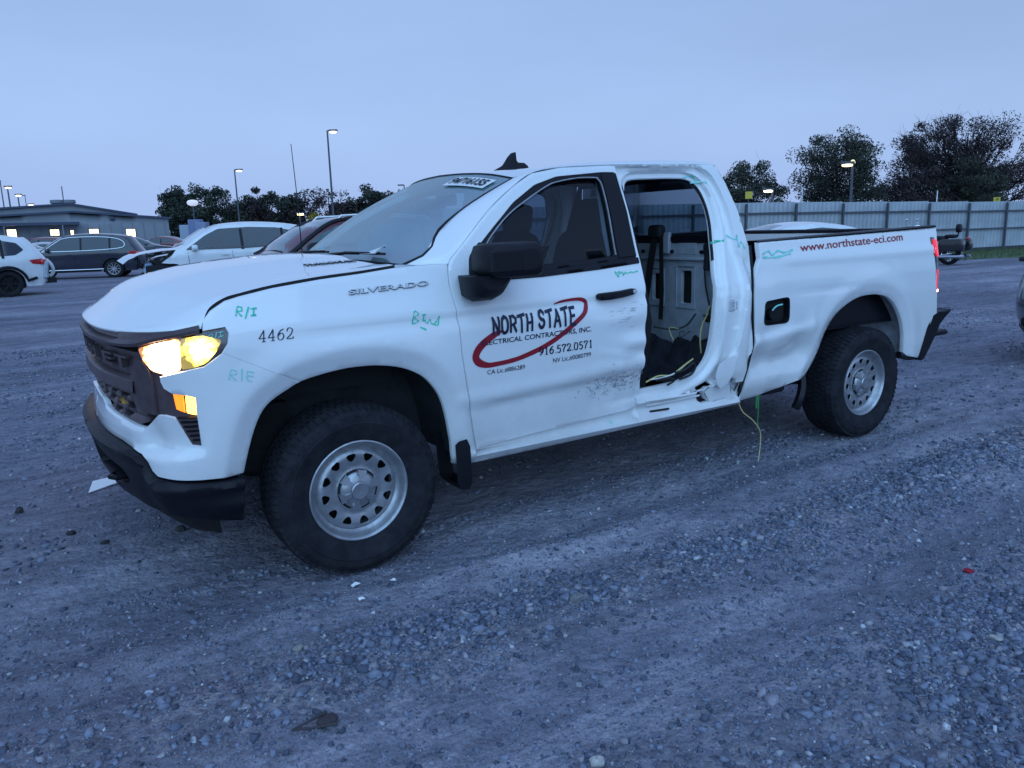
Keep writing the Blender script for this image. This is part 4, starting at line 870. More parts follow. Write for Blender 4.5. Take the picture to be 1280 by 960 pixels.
# interior -------------------------------------------------------
g = MB(); g.grid([[(x, y, .545+.03*(abs(x-1.9) > .6)) for y in np.linspace(-.90, .90, 9)] for x in np.linspace(.55, 2.58, 12)]); g.box((1.9, 0, .60), (1.3, .26, .14), ch=.03); g.obj('cab_floor', mat('floor_carpet', (.13, .115, .135), .95, var=.45, vscale=8, bump=.6, bscale=60), T)
g = MB()
for mi in (0, 1): g.box((1.62, .0, .60), (.0001, .0001, .0001))
g = MB(); rows = []
for i in range(9):
    u = i/8; rows.append([(x, (-.62+1.24*u), (rc(x)-.045)-.03*abs(2*u-1)**3) for x in np.linspace(1.12, 2.5, 8)])
g.grid(rows); g.obj('headliner', M['headliner'], T)
for mi in (0, 1):                  # inner B pillar trims
    g = MB(); g.grid([[S_side(x, z, .05) for x in (1.62, 1.76)] for z in (.62, 1.0, 1.3, 1.6, 1.82)]); (g.mirror() if mi else g).obj('pillar_trim', M['trim'], T)
# back panel with rear window, holes and brackets
def S_back(u, v, d=0.):            # u = y, v = z
    w = .004*vnoise(u*6, v*6)+.010*gs(v-1.315, .012)-.012*sstep(1.0, 1.02, v)*sstep(1.28, 1.26, v)*(gs(u+.30, .03)+gs(u+.72, .03)+gs(u+.05, .03))
    return (2.475+d-w, u, v)
holes = [rnd([(-.56, 1.02), (-.56, 1.22), (-.475, 1.22), (-.475, 1.02)], .02), rnd([(-.555, 1.355), (-.555, 1.375), (-.50, 1.375), (-.50, 1.355)], .006), rnd([(-.28, 1.02), (-.28, 1.20), (-.20, 1.20), (-.20, 1.02)], .02), rnd([(.2, 1.02), (.2, 1.2), (.3, 1.2), (.3, 1.02)], .02), rnd([(-.80, .90), (-.80, .95), (-.66, .95), (-.66, .90)], .01)]
holes[0] = rnd([(-.565, 1.01), (-.565, 1.225), (-.470, 1.225), (-.470, 1.01)], .015)
bpn = panel('back_panel', S_back, [(.86, .56), (.86, 1.40), (-.86, 1.40), (-.86, .56)], M['white_inner'], T, holes=holes, step=.03, depth=.025)
g = MB(); g.grid([[(2.515, y, z) for y in (-.86, .86)] for z in (.56, 1.40)]); g.obj('panel_backing', M['dark'], bpn, False)
for y0, y1, z0, z1 in ((-.60, -.435, .985, 1.25), (-.32, -.16, .985, 1.23)):   # raised frames round the slots
    g = MB(); fr_ = [(y0, z0), (y1, z0), (y1, z1), (y0, z1), (y0, z0)]; g.tube([(2.470, y, z) for y, z in fr_], .006, 5); g.obj('slot_frame', M['white_inner'], bpn)
g = MB(); g.box((2.462, 0, 1.300), (.02, 1.66, .022), ch=.006); g.obj('cross_rib', M['white_inner'], bpn)
for y in (-.80, -.66, -.40, -.12, .1, .4): g = MB(); g.lathe([(.0001, -.012), (.010, -.011), (.012, -.004), (.012, .004)], 10, (2.462, y, 1.345), 0); g.obj('bolt', M['trim'], bpn)
g = MB(); g.box((2.455, -.36, 1.40), (.03, .06, .14), ch=.008); g.obj('bracket', M['white_inner'], bpn)
g = MB(); g.box((2.47, -.53, 1.365), (.012, .16, .075), ch=.004); g.obj('bracket', M['white_inner'], bpn)
g = MB(); g.box((2.48, 0, 1.425), (.05, 1.6, .05), ch=.012); g.obj('window_ledge', M['trim'], bpn)
g = MB(); g.box((2.46, -.72, 1.36), (.04, .09, .09), ch=.02); g.tube([(2.45, -.72, 1.33), (2.43, -.73, 1.24)], .018, 6); g.obj('belt_retractor', M['belt'], bpn)
g = MB(); yy = np.linspace(-.68, .68, 9); g.grid([[(2.50+.04*(1-(z-1.44)/.4), y*(1-.12*(z-1.44)/.4), z) for y in yy] for z in (1.44, 1.62, 1.80)]); g.obj('rear_window', M['privacy'], T)
g = MB()
for sg in (-1, 1): g.grid([[(2.50+.04*(1-(z-1.40)/.4), sg*(.68-.08*(z-1.44)/.4), z), (2.51, sg*(.88-.22*(z-1.40)/.44), z)] for z in (1.38, 1.5, 1.65, 1.84)])
g.grid([[(2.50, y, 1.795), (2.50, y, 1.86)] for y in (-.62, .62)])
g.obj('rear_pillar_trim', M['trim'], T)
# seat belts
g = MB()
def strap(P, w=.024):
    P = [Vector(p) for p in P]; rows = []
    for i, p in enumerate(P):
        rows.append([p+Vector((0, -w, 0)), p+Vector((0, w, 0)), p+Vector((.004, w, 0)), p+Vector((.004, -w, 0))])
    return MB().grid([[tuple(q) for q in r] for r in rows], True)
strap([(2.44, -.27, 1.50), (2.43, -.27, 1.46), (2.40, -.265, 1.3), (2.38, -.25, 1.1), (2.36, -.22, .92), (2.34, -.2, .80)], .03).obj('seat_belt', M['belt'], T)
strap([(2.435, -.32, 1.48), (2.42, -.34, 1.3), (2.41, -.36, 1.1), (2.40, -.36, .9)], .018).obj('seat_belt', M['belt'], T)
g = MB(); g.blob((2.43, -.285, 1.475), (.07, .12, .09), .5); g.obj('belt_guide', M['belt'], T)
g = MB(); g.tube(spline([(2.45, -.70, 1.30), (2.44, -.72, 1.15), (2.42, -.78, 1.0), (2.38, -.80, .92)], 4), .006, 5); g.obj('cable', M['belt'], T)
# remains of the rear seat base: dark carpet lumps, dangling wires
rl = random.Random(9)
def lump(c, d, seed, m, name):
    b = MB().blob(c, d, .75, 28, 18); V = []
    for v in b.V:
        n = vnoise(v[0]*9+seed, v[2]*9+v[1]*7)*.09+vnoise(v[1]*22+seed, v[2]*22+v[0]*17)*.035; q = Vector(v)-Vector(c); q = q*(1+n*3.0) if q.length > 0 else q; V.append(tuple(Vector(c)+q))
    b.V = V; return b.obj(name, m, T, True, 0)
rows = []
for i in range(44):                # torn floor covering heaped against the back wall, in folds
    u = i/43; row = []
    for j in range(54):
        v = j/53; x = 2.14+.32*u; y = -.86+1.25*v; n = vnoise(x*7, y*6)*.6+abs(vnoise(x*15+3, y*13))*.7+vnoise(x*34, y*31)*.22
        row.append((x+.03*vnoise(y*9, x*9), y+.03*vnoise(x*8, y*8+9), .560+.26*sstep(.10, .75, u)*(.75+.75*n)*(1-.45*sstep(.75, .95, v))*(1-.75*sstep(.80, 1, u))+.02*n))
    rows.append(row)
MB().grid(rows).obj('torn_carpet', mat('torn_carpet', (.018, .019, .032), .9, var=.5, vscale=9, bump=.6, bscale=90), T, True, 0)
wr_ = random.Random(12)
for P, r, m in (
    [([(2.42, -.78, 1.02), (2.37, -.80, .96), (2.31, -.82, .90), (2.29, -.83, .82), (2.30, -.83, .74)], .005, 'wire'), ([(1.76, -.93, .645), (1.86, -.925, .668), (1.96, -.93, .662), (2.06, -.92, .70), (2.16, -.90, .73)], .005, 'wire'),
     ([(1.80, -.93, .655), (1.90, -.94, .660), (2.00, -.93, .675), (2.12, -.905, .715)], .0035, 'paper'), ([(1.82, -.95, .65), (1.90, -.955, .655), (1.96, -.955, .635), (1.90, -.96, .615)], .006, 'belt'),
     ([(1.98, -.93, .67), (2.06, -.94, .685), (2.14, -.92, .71), (2.17, -.91, .68), (2.10, -.945, .65), (2.00, -.955, .635)], .007, 'belt'), ([(2.12, -.60, .90), (2.22, -.66, .88), (2.30, -.70, .90), (2.36, -.72, .97)], .006, 'belt')]):
    MB().tube(spline(P, 4), r, 6).obj('wiring', M[m], T)
for k in range(10):
    x, y, z = wr_.uniform(2.24, 2.40), wr_.uniform(-.70, -.10), wr_.uniform(.82, .92)
    P = [(x, y, z), (x-.03, y-.03, z+wr_.uniform(0, .04)), (x-.06, y-wr_.uniform(-.04, .08), z+.005), (x-.08, y-wr_.uniform(-.04, .10), z-wr_.uniform(.02, .08))]
    MB().tube(spline(P, 4), wr_.uniform(.002, .0035), 5).obj('wiring', M[wr_.choice(['wire', 'badge', 'belt', 'belt'])], T)
g = MB(); g.box((2.17, -.38, .985), (.03, .05, .06), ch=.006); g.obj('connector', M['badge'], T)
# front seats, wheel, dash
def seat(y, sgn):
    s = MB(); s.blob((1.38, y, .86), (.56, .52, .20), .35, 24, 12); s.obj('seat_cushion', M['cloth'], T)
    s = MB(); s.blob((1.70, y, 1.17), (.19, .50, .68), .4, 24, 14, RY(.20)); s.obj('seat_back', M['cloth'], T)
    s = MB(); s.blob((1.79, y, 1.585), (.11, .27, .20), .45, 20, 12, RY(.15)); s.obj('headrest', M['cloth'] if sgn < 0 else M['tan'], T)
    for q in (-.07, .07): s = MB(); s.tube([(1.765, y+q, 1.42), (1.785, y+q, 1.56)], .008, 6); s.obj('headrest_post', M['badge'], T)
seat(-.42, -1); seat(.42, 1)
g = MB(); g.box((.86, 0, 1.10), (.46, 1.56, .36), ch=.09); g.box((.74, 0, 1.26), (.5, 1.5, .1), ch=.04); g.obj('dashboard', M['trim'], T)
g = MB()
for k in range(24): pass
R0 = RY(-.42); ring = [Vector((1.16, -.42, 1.20))+R0 @ Vector((0, .19*math.cos(2*PI*k/28), .19*math.sin(2*PI*k/28))) for k in range(29)]
g.tube(ring, .016, 8); g.tube([ring[0], ring[14]], .018, 6); g.tube([Vector((1.16, -.42, 1.20)), ring[21]], .018, 6); g.tube([(1.14, -.42, 1.19), (.9, -.42, 1.1)], .04, 8); g.obj('steering_wheel', M['trim'], T)
g = MB(); g.box((1.02, 0, 1.70), (.03, .24, .07), ch=.012); g.tube([(1.02, 0, 1.73), (1.04, 0, 1.80)], .01, 6); g.obj('rear_view_mirror', M['trim'], T)

# bed -------------------------------------------------------------
bed_out = [(2.600, 1.396), (2.600, 1.3), (2.545, 1.2), (2.533, 1.1), (2.542, .98), (2.568, .80), (2.556, .70), (2.52, .56), (2.498, .43), (2.884, .475), (3.05, .505), (3.11, .520)]+ARCH_R[::-1][1:]+[(4.25, .525), (4.41, .490), (4.47, .70), (4.505, .80), (4.545, .815), (4.512, .95), (4.49, 1.05), (4.478, 1.15), (4.46, 1.238), (4.458, 1.30), (4.505, 1.36), (4.515, 1.443)]
fuel = rnd([(2.632, .915), (2.630, 1.045), (2.853, 1.060), (2.868, .918), (2.85, .893), (2.66, .893)], .03)
bed = panel('bed_side', S_bed, bed_out, M['white'], T, holes=[fuel], step=.022, depth=.03, lines=[offline(ARCH_R[::-1], .075), offline(ARCH_R[::-1], .068), offline(ARCH_R[::-1], .083), offline(ARCH_R[::-1], .03)])
panel('bed_side', lambda s, z, d=0.: (s, -(np.interp(z, ZB, YB)-d), z), bed_out, M['white'], T, step=.08, depth=.03, mirror=True)
fl = panel('fuel_pocket', lambda s, z, d=0.: S_bed(s, z, d+.035), fuel, M['dark'], T, gap=-.008, step=.05, depth=.05)
rg = resample(fuel, .02); g = MB(); g.grid([[S_bed(*p, -.003), S_bed(p[0]+(2.75-p[0])*.08, p[1]+(.975-p[1])*.10, -.001), S_bed(p[0]+(2.75-p[0])*.12, p[1]+(.975-p[1])*.14, .03)] for p in list(rg)+[rg[0]]]); g.obj('pocket_rim', M['trim'], fl)
g = MB(); c = Vector(S_bed(2.72, .96, .03)); g.lathe([(.0001, -.03), (.035, -.03), (.038, -.02), (.038, .02)], 20, c); g.obj('fuel_cap', M['trim'], fl)
g = MB(); g.tube(spline([S_bed(2.70, .985, .0), S_bed(2.73, 1.01, -.006), S_bed(2.79, 1.015, .0)], 4), .005, 5); g.obj('cap_tether', M['green2'], fl)
text_on('web_address', 'www.northstate-eci.com', [(2.972, 1.330), (4.078, 1.362), (4.078, 1.414), (2.972, 1.379)], S_bed, M['redv'], bed, bold=.006, off=.0035)
# rails, inner walls, floor, tailgate
def rail(x): return np.interp(x, [2.59, 3.7, 4.52], [1.396, 1.424, 1.445])
for sg in (-1, 1):
    g = MB(); rows = []
    for x in np.linspace(2.595, 4.50, 14):
        z = rail(x); rows.append([(x, sg*.985, z-.004), (x, sg*.988, z+.006), (x, sg*.975, z+.013), (x, sg*.90, z+.013), (x, sg*.885, z+.006), (x, sg*.885, z-.05)])
    g.grid(rows); g.obj('rail_cap', M['trim'], T)
    g = MB(); g.grid([[(x, sg*.89, z) for z in (.78, 1.0, 1.2, rail(x))] for x in np.linspace(2.60, 4.47, 12)]); g.obj('bed_wall', M['trim'], T, False)
g = MB(); g.grid([[(2.63, y, z) for z in (.78, 1.40)] for y in (-.93, .93)]); g.grid([[(x, y, .80) for y in (-.9, .9)] for x in (2.62, 4.5)]); g.obj('bed_floor', M['trim'], T, False)
tg = MB(); tg.box((4.50, 0, 1.10), (.07, 1.72, .63), ch=.015); tg.obj('tailgate', M['white'], T)
tg = MB(); tg.box((4.505, 0, 1.425), (.09, 1.70, .03), ch=.01); tg.obj('tailgate_cap', M['trim'], T)
# tail lamp, wraps the corner
for sg in (1, -1):
    def S_tl(s, z, d=0., sg=sg):   # s beyond 4.46 wraps round the corner
        a = max(0., s-4.44); y = -(np.interp(z, ZB, YB)+.004-d); x = s
        if a > 0: y += a*a*2.2; x = s-a*.15
        return (x, y, z)
    tl = panel('tail_lamp', S_tl, rnd([(4.420, 1.372), (4.640, 1.366), (4.655, 1.30), (4.60, 1.20), (4.57, 1.11), (4.575, .955), (4.500, .948), (4.482, 1.05), (4.470, 1.14), (4.452, 1.235), (4.415, 1.27)], .01), M['reflector'] if 0 else M['lamp_housing'], T, step=.03, depth=.10, mirror=sg < 0)
    panel('upper_lens', lambda s, z, d=0.: S_tl(s, z, d-.006), rnd([(4.440, 1.355), (4.640, 1.352), (4.655, 1.30), (4.62, 1.225), (4.470, 1.238), (4.432, 1.28)], .012), M['red_lens'], tl, step=.02, depth=.04, mirror=sg < 0)
    panel('lower_lens', lambda s, z, d=0.: S_tl(s, z, d-.006), rnd([(4.498, 1.14), (4.590, 1.125), (4.590, .955), (4.506, .950), (4.494, 1.05)], .008), M['red_lens'], tl, step=.02, depth=.04, mirror=sg < 0)
    g = MB(); c = Vector(S_tl(4.522, .985, -.010)); g.blob(c, (.018, .01, .02), 1, 10, 8); (g if sg > 0 else g.mirror()).obj('bulb', M['red_hot'], tl)
# rear bumper: corner post, step and bar
for sg in (-1, 1):
    g = MB(); prof = [(.475, 4.39, 4.50), (.56, 4.405, 4.57), (.64, 4.42, 4.63), (.72, 4.44, 4.68), (.765, 4.47, 4.74), (.800, 4.52, 4.80), (.820, 4.58, 4.82), (.815, 4.66, 4.81)]
    rows = []
    for z, a, b in prof: rows.append([(a, sg*.955, z), (a+.01, sg*1.012, z), (b-.02, sg*.985, z), (b, sg*.95, z), (b, sg*.80, z), (a, sg*.80, z)])
    g.grid(rows, True); g.add(rows[0], [tuple(range(6))]); g.add(rows[-1], [tuple(range(6))]); g.obj('bumper_corner', M['plastic'], T, True, 40)
    g = MB(); g.box((4.68, sg*.87, .645), (.26, .20, .04), ch=.012); g.box((4.50, sg*.86, .62), (.10, .16, .06), ch=.015); g.obj('bumper_step', M['plastic'], T)
g = MB(); g.box((4.58, 0, .70), (.16, 1.62, .20), ch=.03); g.obj('rear_bumper', M['plastic'], T)
g = MB(); g.tube([(4.18, -.96, .535), (4.30, -.955, .505), (4.42, -.955, .50)], .028, 6); g.obj('lower_strip', M['trim'], T)
# chassis, wells, liners
g = MB()
for sg in (-1, 1): g.box((1.9, sg*.42, .50), (4.9, .10, .16))
g.box((1.6, 0, .46), (.12, 1.5, .08)); g.box((2.5, 0, .46), (.12, 1.5, .08)); g.box((3.0, -.55, .50), (.7, .45, .18), ch=.03); g.box((.8, 0, .45), (.9, .6, .22), ch=.04)
g.tube([(3.745, -.85, .40), (3.745, .85, .40)], .055, 10); g.blob((3.745, 0, .40), (.34, .34, .32), .8); g.tube([(1.2, .05, .48), (3.6, .02, .42)], .045, 8); g.tube([(0, -.85, .38), (0, .85, .38)], .04, 8)
g.box((-.45, 0, .62), (.5, 1.3, .3)); g.grid([[(x, y, .545) for y in (-.92, .92)] for x in (.56, 2.60)])
for sg in (-1, 1): g.tube([(3.1, sg*.56, .50), (3.45, sg*.56, .38), (3.745, sg*.56, .34), (4.1, sg*.56, .38), (4.42, sg*.56, .52)], .03, 6)
g.obj('chassis', M['under'], T, False)
def liner(arch, m, dep, mi, name='wheel_liner'):
    P = [p for p in arch if p[1] > .42]; A = np.array(P); cx = A[:, 0].mean(); cz = .5; rows = []
    for k, (x, z) in enumerate(P):
        y0 = np.interp(z, ZP, YP)-.045; o_ = .016; ux, uz = (x-cx), (z-cz); l = math.hypot(ux, uz)+1e-6
        rows.append([(x+ux/l*o_, -y0, z+uz/l*o_), (x+ux/l*.03, -(y0-.04), z+uz/l*.03), (x+ux/l*.035+.006*math.sin(k*1.1), -(y0-.15), z+uz/l*.035), (x+ux/l*.03, -(y0-.3), z+uz/l*.03), (x+ux/l*.02, -dep, z+uz/l*.02)])
    g = MB().grid(rows); inner = [r[-1] for r in rows]; g.add(inner, [tuple(range(len(inner)))[::-1]]); g = g.mirror() if mi else g
    return g.obj(name, m, T)
for mi in (0, 1): liner(ARCH_F, M['liner'], .58, mi); liner(ARCH_R, M['liner2'], .62, mi)
for mi in (0, 1):
    g = MB(); rows = []
    for x, z0, z1 in [(.480, .32, .52), (.50, .285, .535), (.545, .28, .54), (.562, .31, .50)]: rows.append([(x, -1.015, z1), (x-.0, -1.02, z0+.1), (x+.012, -1.0, z0), (x+.015, -.80, z0), (x+.0, -.80, z1)])
    g.grid(rows); (g.mirror() if mi else g).obj('mud_flap', M['plastic'], T)
g = MB(); g.box((2.95, -.78, .46), (.22, .18, .12), ch=.02); g.tube([(2.8, -.6, .42), (3.4, -.62, .40)], .04, 8); g.obj('underbody_box', M['under'], T)
g = MB(); g.tube(spline([(3.14, -.92, .56), (3.12, -.95, .45), (3.08, -.97, .38), (3.06, -.95, .30)], 4), [.03]*13, 6); g.obj('mud_flap', M['trim'], T)
# marker cord hanging from the rocker
g = MB(); g.tube(spline([(2.50, -.955, .43), (2.53, -.97, .36), (2.60, -.99, .30), (2.66, -1.0, .22), (2.665, -1.0, .12), (2.64, -1.01, .03)], 4), .0035, 5); g.obj('hanging_cord', M['wire'], T)
g = MB(); g.tube(spline([(2.66, -.965, .455), (2.665, -.975, .38), (2.655, -.98, .24)], 3), .004, 5); g.box((2.66, -.970, .41), (.03, .003, .09)); g.obj('hanging_ribbon', mat('green_ribbon', (.03, .20, .06), .7), T)

# wheels -----------------------------------------------------------
def make_wheel():
    w = bpy.data.objects.new('wheel', None); COL.objects.link(w)
    t = MB(); t.lathe([(.232, .012), (.236, -.004), (.246, -.010), (.262, -.012), (.290, -.026), (.318, -.034), (.322, -.031), (.345, -.031), (.362, -.022), (.378, -.004), (.386, .014), (.386, .22), (.378, .238), (.35, .262), (.30, .265), (.24, .235)], 96)
    for k in range(72):            # tread blocks
        th = 2*PI*k/72
        for row, (yc, wy, off_) in enumerate([(.006, .034, 0), (.052, .040, .5), (.102, .044, 0), (.152, .040, .5), (.214, .046, 0)]):
            a = th+off_*2*PI/72; da = 2*PI/72*.43; ya, yb = yc-wy/2, yc+wy/2
            V = []
            for rr_, q in ((.380, 1.02), (.3925, .92)):
                for (aa, y) in ((a-da*q, ya), (a+da*q, ya+(.006 if row % 2 else -.004)), (a+da*q, yb), (a-da*q, yb+(.006 if row % 2 else 0))):
                    r2 = rr_-(.010 if (row == 0 and y < 0) or (row == 4 and y > .22) else 0); V.append((r2*math.cos(aa), y, r2*math.sin(aa)))
            t.add(V, [(0, 1, 2, 3), (7, 6, 5, 4), (0, 4, 5, 1), (1, 5, 6, 2), (2, 6, 7, 3), (3, 7, 4, 0)])
        if k % 2 == 0:             # shoulder lugs on the sidewall
            V = []
            for r_, y in ((.352, -.030), (.376, -.008)):
                for aa in (th-.018, th+.018): V.append((r_*math.cos(aa), y-.001, r_*math.sin(aa)))
            V += [(v[0], v[1]-.003, v[2]) for v in V]; t.add(V, [(4, 6, 7, 5), (0, 4, 5, 1), (0, 2, 6, 4), (1, 5, 7, 3), (2, 3, 7, 6)])
    ty = t.obj('tyre', M['tyre'], w)
    r = MB(); r.lathe([(.215, .07), (.220, .020), (.2235, .008), (.229, .004), (.234, -.002), (.2335, -.008), (.228, -.010), (.222, -.006), (.216, .006), (.210, .026), (.200, .036), (.192, .040)], 72)
    r.lathe([(.215, .07), (.19, .12), (.19, .2)], 36); ri = r.obj('rim', M['rim'], w)
    def S_disc(u, v, d=0.):
        rad = math.hypot(u, v); y = np.interp(rad, [0, .078, .09, .105, .13, .165, .180, .192, .20], [.018, .018, .022, .030, .024, .020, .026, .040, .046]); return (u, y+d, v)
    hs = []
    for k in range(12):
        a = 2*PI*k/12+.13; tri = [(.170, -.125), (.170, .125), (.156, .150), (.132, .06), (.132, -.06), (.156, -.150)]
        hs.append(rnd([(r_*math.cos(a+da), r_*math.sin(a+da)) for r_, da in tri], .012, 3))
    out = [(.197*math.cos(2*PI*k/72), .197*math.sin(2*PI*k/72)) for k in range(72)]
    panel('disc', S_disc, out, M['rim'], ri, holes=hs, step=.014, depth=.006, hem=.002)
    b = MB(); b.lathe([(.098, .030), (.094, .0215), (.086, .0165), (.080, .0165)], 40); b.obj('cap_gap', M['dark'], ri)
    b = MB(); b.lathe([(.0001, .11), (.19, .11)], 32); b.obj('brake', M['under'], w)
    c = MB(); c.lathe([(.0001, -.006), (.030, -.007), (.034, -.004), (.036, .002), (.060, .006), (.070, .010), (.076, .022)], 48)
    for k in range(6):
        a = 2*PI*k/6+.3
        V = []; 
        for y0, q in ((.022, 1.), (-.002, .82)):
            for r_, da in ((.036, -.20), (.060, -.20), (.064, -.30), (.079, -.27), (.079, .27), (.064, .30), (.060, .20), (.036, .20)):
                V.append((r_*math.cos(a+da*q), y0+(.004 if r_ > .07 else 0), r_*math.sin(a+da*q)))
        c.add(V, [tuple(range(8, 16))]+[(i, i+8, (i+1) % 8+8, (i+1) % 8) for i in range(8)])
    c.V = [(v[0]*1.2, v[1]*1.5-(.004 if v[1] < .01 else 0), v[2]*1.2) for v in c.V]; cp = c.obj('wheel_cap', M['cap'], w, True, 30)
    decal('emblem', [((x+1)/2, (y+1)/2) for x, y in bt], [tuple(range(12))], [(-.022, -.011), (.022, -.011), (.022, .011), (-.022, .011)], lambda u, v, d=0.: (u, -.007+d, v), M['rim'], cp, .0005, .002)
    return w
def copy_tree(o, parent=None):
    c = o.copy(); COL.objects.link(c)
    if parent is not None: c.parent = parent
    for ch in list(o.children): copy_tree(ch, c)
    return c
w0 = make_wheel(); w0.parent = T; w0.location = (0, -.985, .388)
for (x, y, rz, a) in ((3.745, -.985, 0, 1.1), (0, .985, PI, .4), (3.745, .985, PI, 2.)):
    w = copy_tree(w0, T); w.location = (x, y, .388); w.rotation_euler = (0, a, rz) if rz == 0 else (0, 0, rz)

# ================================================================ GROUND
def at(px, py, dep):               # point of the place seen in a direction (photo pixels), dep metres ahead of the camera
    d = _f*966.02+_r2*(px-640)-_u2*(py-480); return CAM+d*(dep/d.dot(_f))
_tab = np.random.default_rng(21).random((256, 256))
def vn(x, y):
    xi = np.floor(x).astype(int); yi = np.floor(y).astype(int); fx = x-xi; fy = y-yi; fx = fx*fx*(3-2*fx); fy = fy*fy*(3-2*fy)
    a = _tab[xi % 256, yi % 256]; b = _tab[(xi+1) % 256, yi % 256]; c = _tab[xi % 256, (yi+1) % 256]; d = _tab[(xi+1) % 256, (yi+1) % 256]
    return (a*(1-fx)+b*fx)*(1-fy)+(c*(1-fx)+d*fx)*fy-.5
def fbm(x, y, o=4):
    s = 0; a = 1.
    for k in range(o): s = s+a*vn(x*2**k+17*k, y*2**k+9*k); a *= .5
    return s
def gravel_mask(x, y):             # 0 packed dirt, 1 loose gravel; long streaks along the wheel tracks
    w = y+.10*fbm(x*.5, y*.3+3)+.06*np.sin(x*.9)
    m = .30+.9*fbm(x*.35, y*1.3+40, 4)
    m = m+.75*np.exp(-((w+1.80)/.22)**2)*(x > -1.4)*np.exp(-((x+.2)/.8)**2)+.55*np.exp(-((w+1.72)/.20)**2)*(x > .6)-.55*np.exp(-((w+2.30)/.24)**2)+.65*np.exp(-((w+3.15)/.55)**2)-.45*np.exp(-((w+1.32)/.13)**2)-.3*np.exp(-((w+.95)/.3)**2)
    return np.clip(m, 0, 1)
def GH(x, y):
    x = np.asarray(x, float); y = np.asarray(y, float); near_ = np.exp(-((np.abs(x)/60)**2+(np.abs(y)/60)**2))
    w = y+.10*fbm(x*.5, y*.3+3)+.06*np.sin(x*.9)
    h = .030*np.exp(-((w+1.24)/.09)**2)-.030*np.exp(-((w+1.02)/.16)**2)-.024*np.exp(-((w+1.50)/.11)**2)+.020*np.exp(-((w+1.75)/.16)**2)-.026*np.exp(-((w+2.30)/.22)**2)+.012*np.exp(-((w+2.75)/.15)**2)
    h = h+.030*fbm(x*.55, y*.9+7, 3)+.012*fbm(x*3.1, y*4.3, 3)+.006*fbm(x*14, y*17, 3)*(.5+gravel_mask(x, y))
    flat = 1
    for (wx, wy) in ((0, -.9), (3.745, -.9), (0, .9), (3.745, .9)): flat = flat*(1-np.exp(-(((x-wx)/.35)**2+((y-wy)/.28)**2)))
    return (h*flat-.004)*near_
def graded(lo, hi, a, b, st, g=1.12):
    v = list(np.arange(a, b+st/2, st)); s = st
    while v[-1] < hi: s *= g; v.append(v[-1]+s)
    s = st; u = []
    x = a
    while x > lo: s *= g; x -= s; u.append(x)
    return np.array(u[::-1]+v)
gx_ = graded(-420, 700, -2.2, 4.6, .028); gy_ = graded(-300, 900, -3.7, .3, .028)
GX, GY = np.meshgrid(gx_, gy_); GZ = GH(GX, GY)
nx_, ny_ = len(gx_), len(gy_)
me = bpy.data.meshes.new('ground'); co = np.stack([GX.ravel(), GY.ravel(), GZ.ravel()], 1)
ii = (np.arange(ny_-1)[:, None]*nx_+np.arange(nx_-1)[None, :]).ravel(); fc = np.stack([ii, ii+1, ii+1+nx_, ii+nx_], 1)
def fast_mesh(name, co, fc, k):
    me = bpy.data.meshes.new(name); me.vertices.add(len(co)); me.vertices.foreach_set('co', np.asarray(co, np.float32).ravel()); me.loops.add(len(fc)*k); me.polygons.add(len(fc))
    me.loops.foreach_set('vertex_index', np.asarray(fc, np.int32).ravel()); me.polygons.foreach_set('loop_start', np.arange(0, len(fc)*k, k, dtype=np.int32)); me.update(calc_edges=True); me.validate(); return me
me = fast_mesh('ground', co, fc, 4); me.polygons.foreach_set('use_smooth', [True]*len(me.polygons))
gm = me.attributes.new('gravel', 'FLOAT', 'POINT'); gm.data.foreach_set('value', gravel_mask(GX, GY).ravel().astype(np.float32))
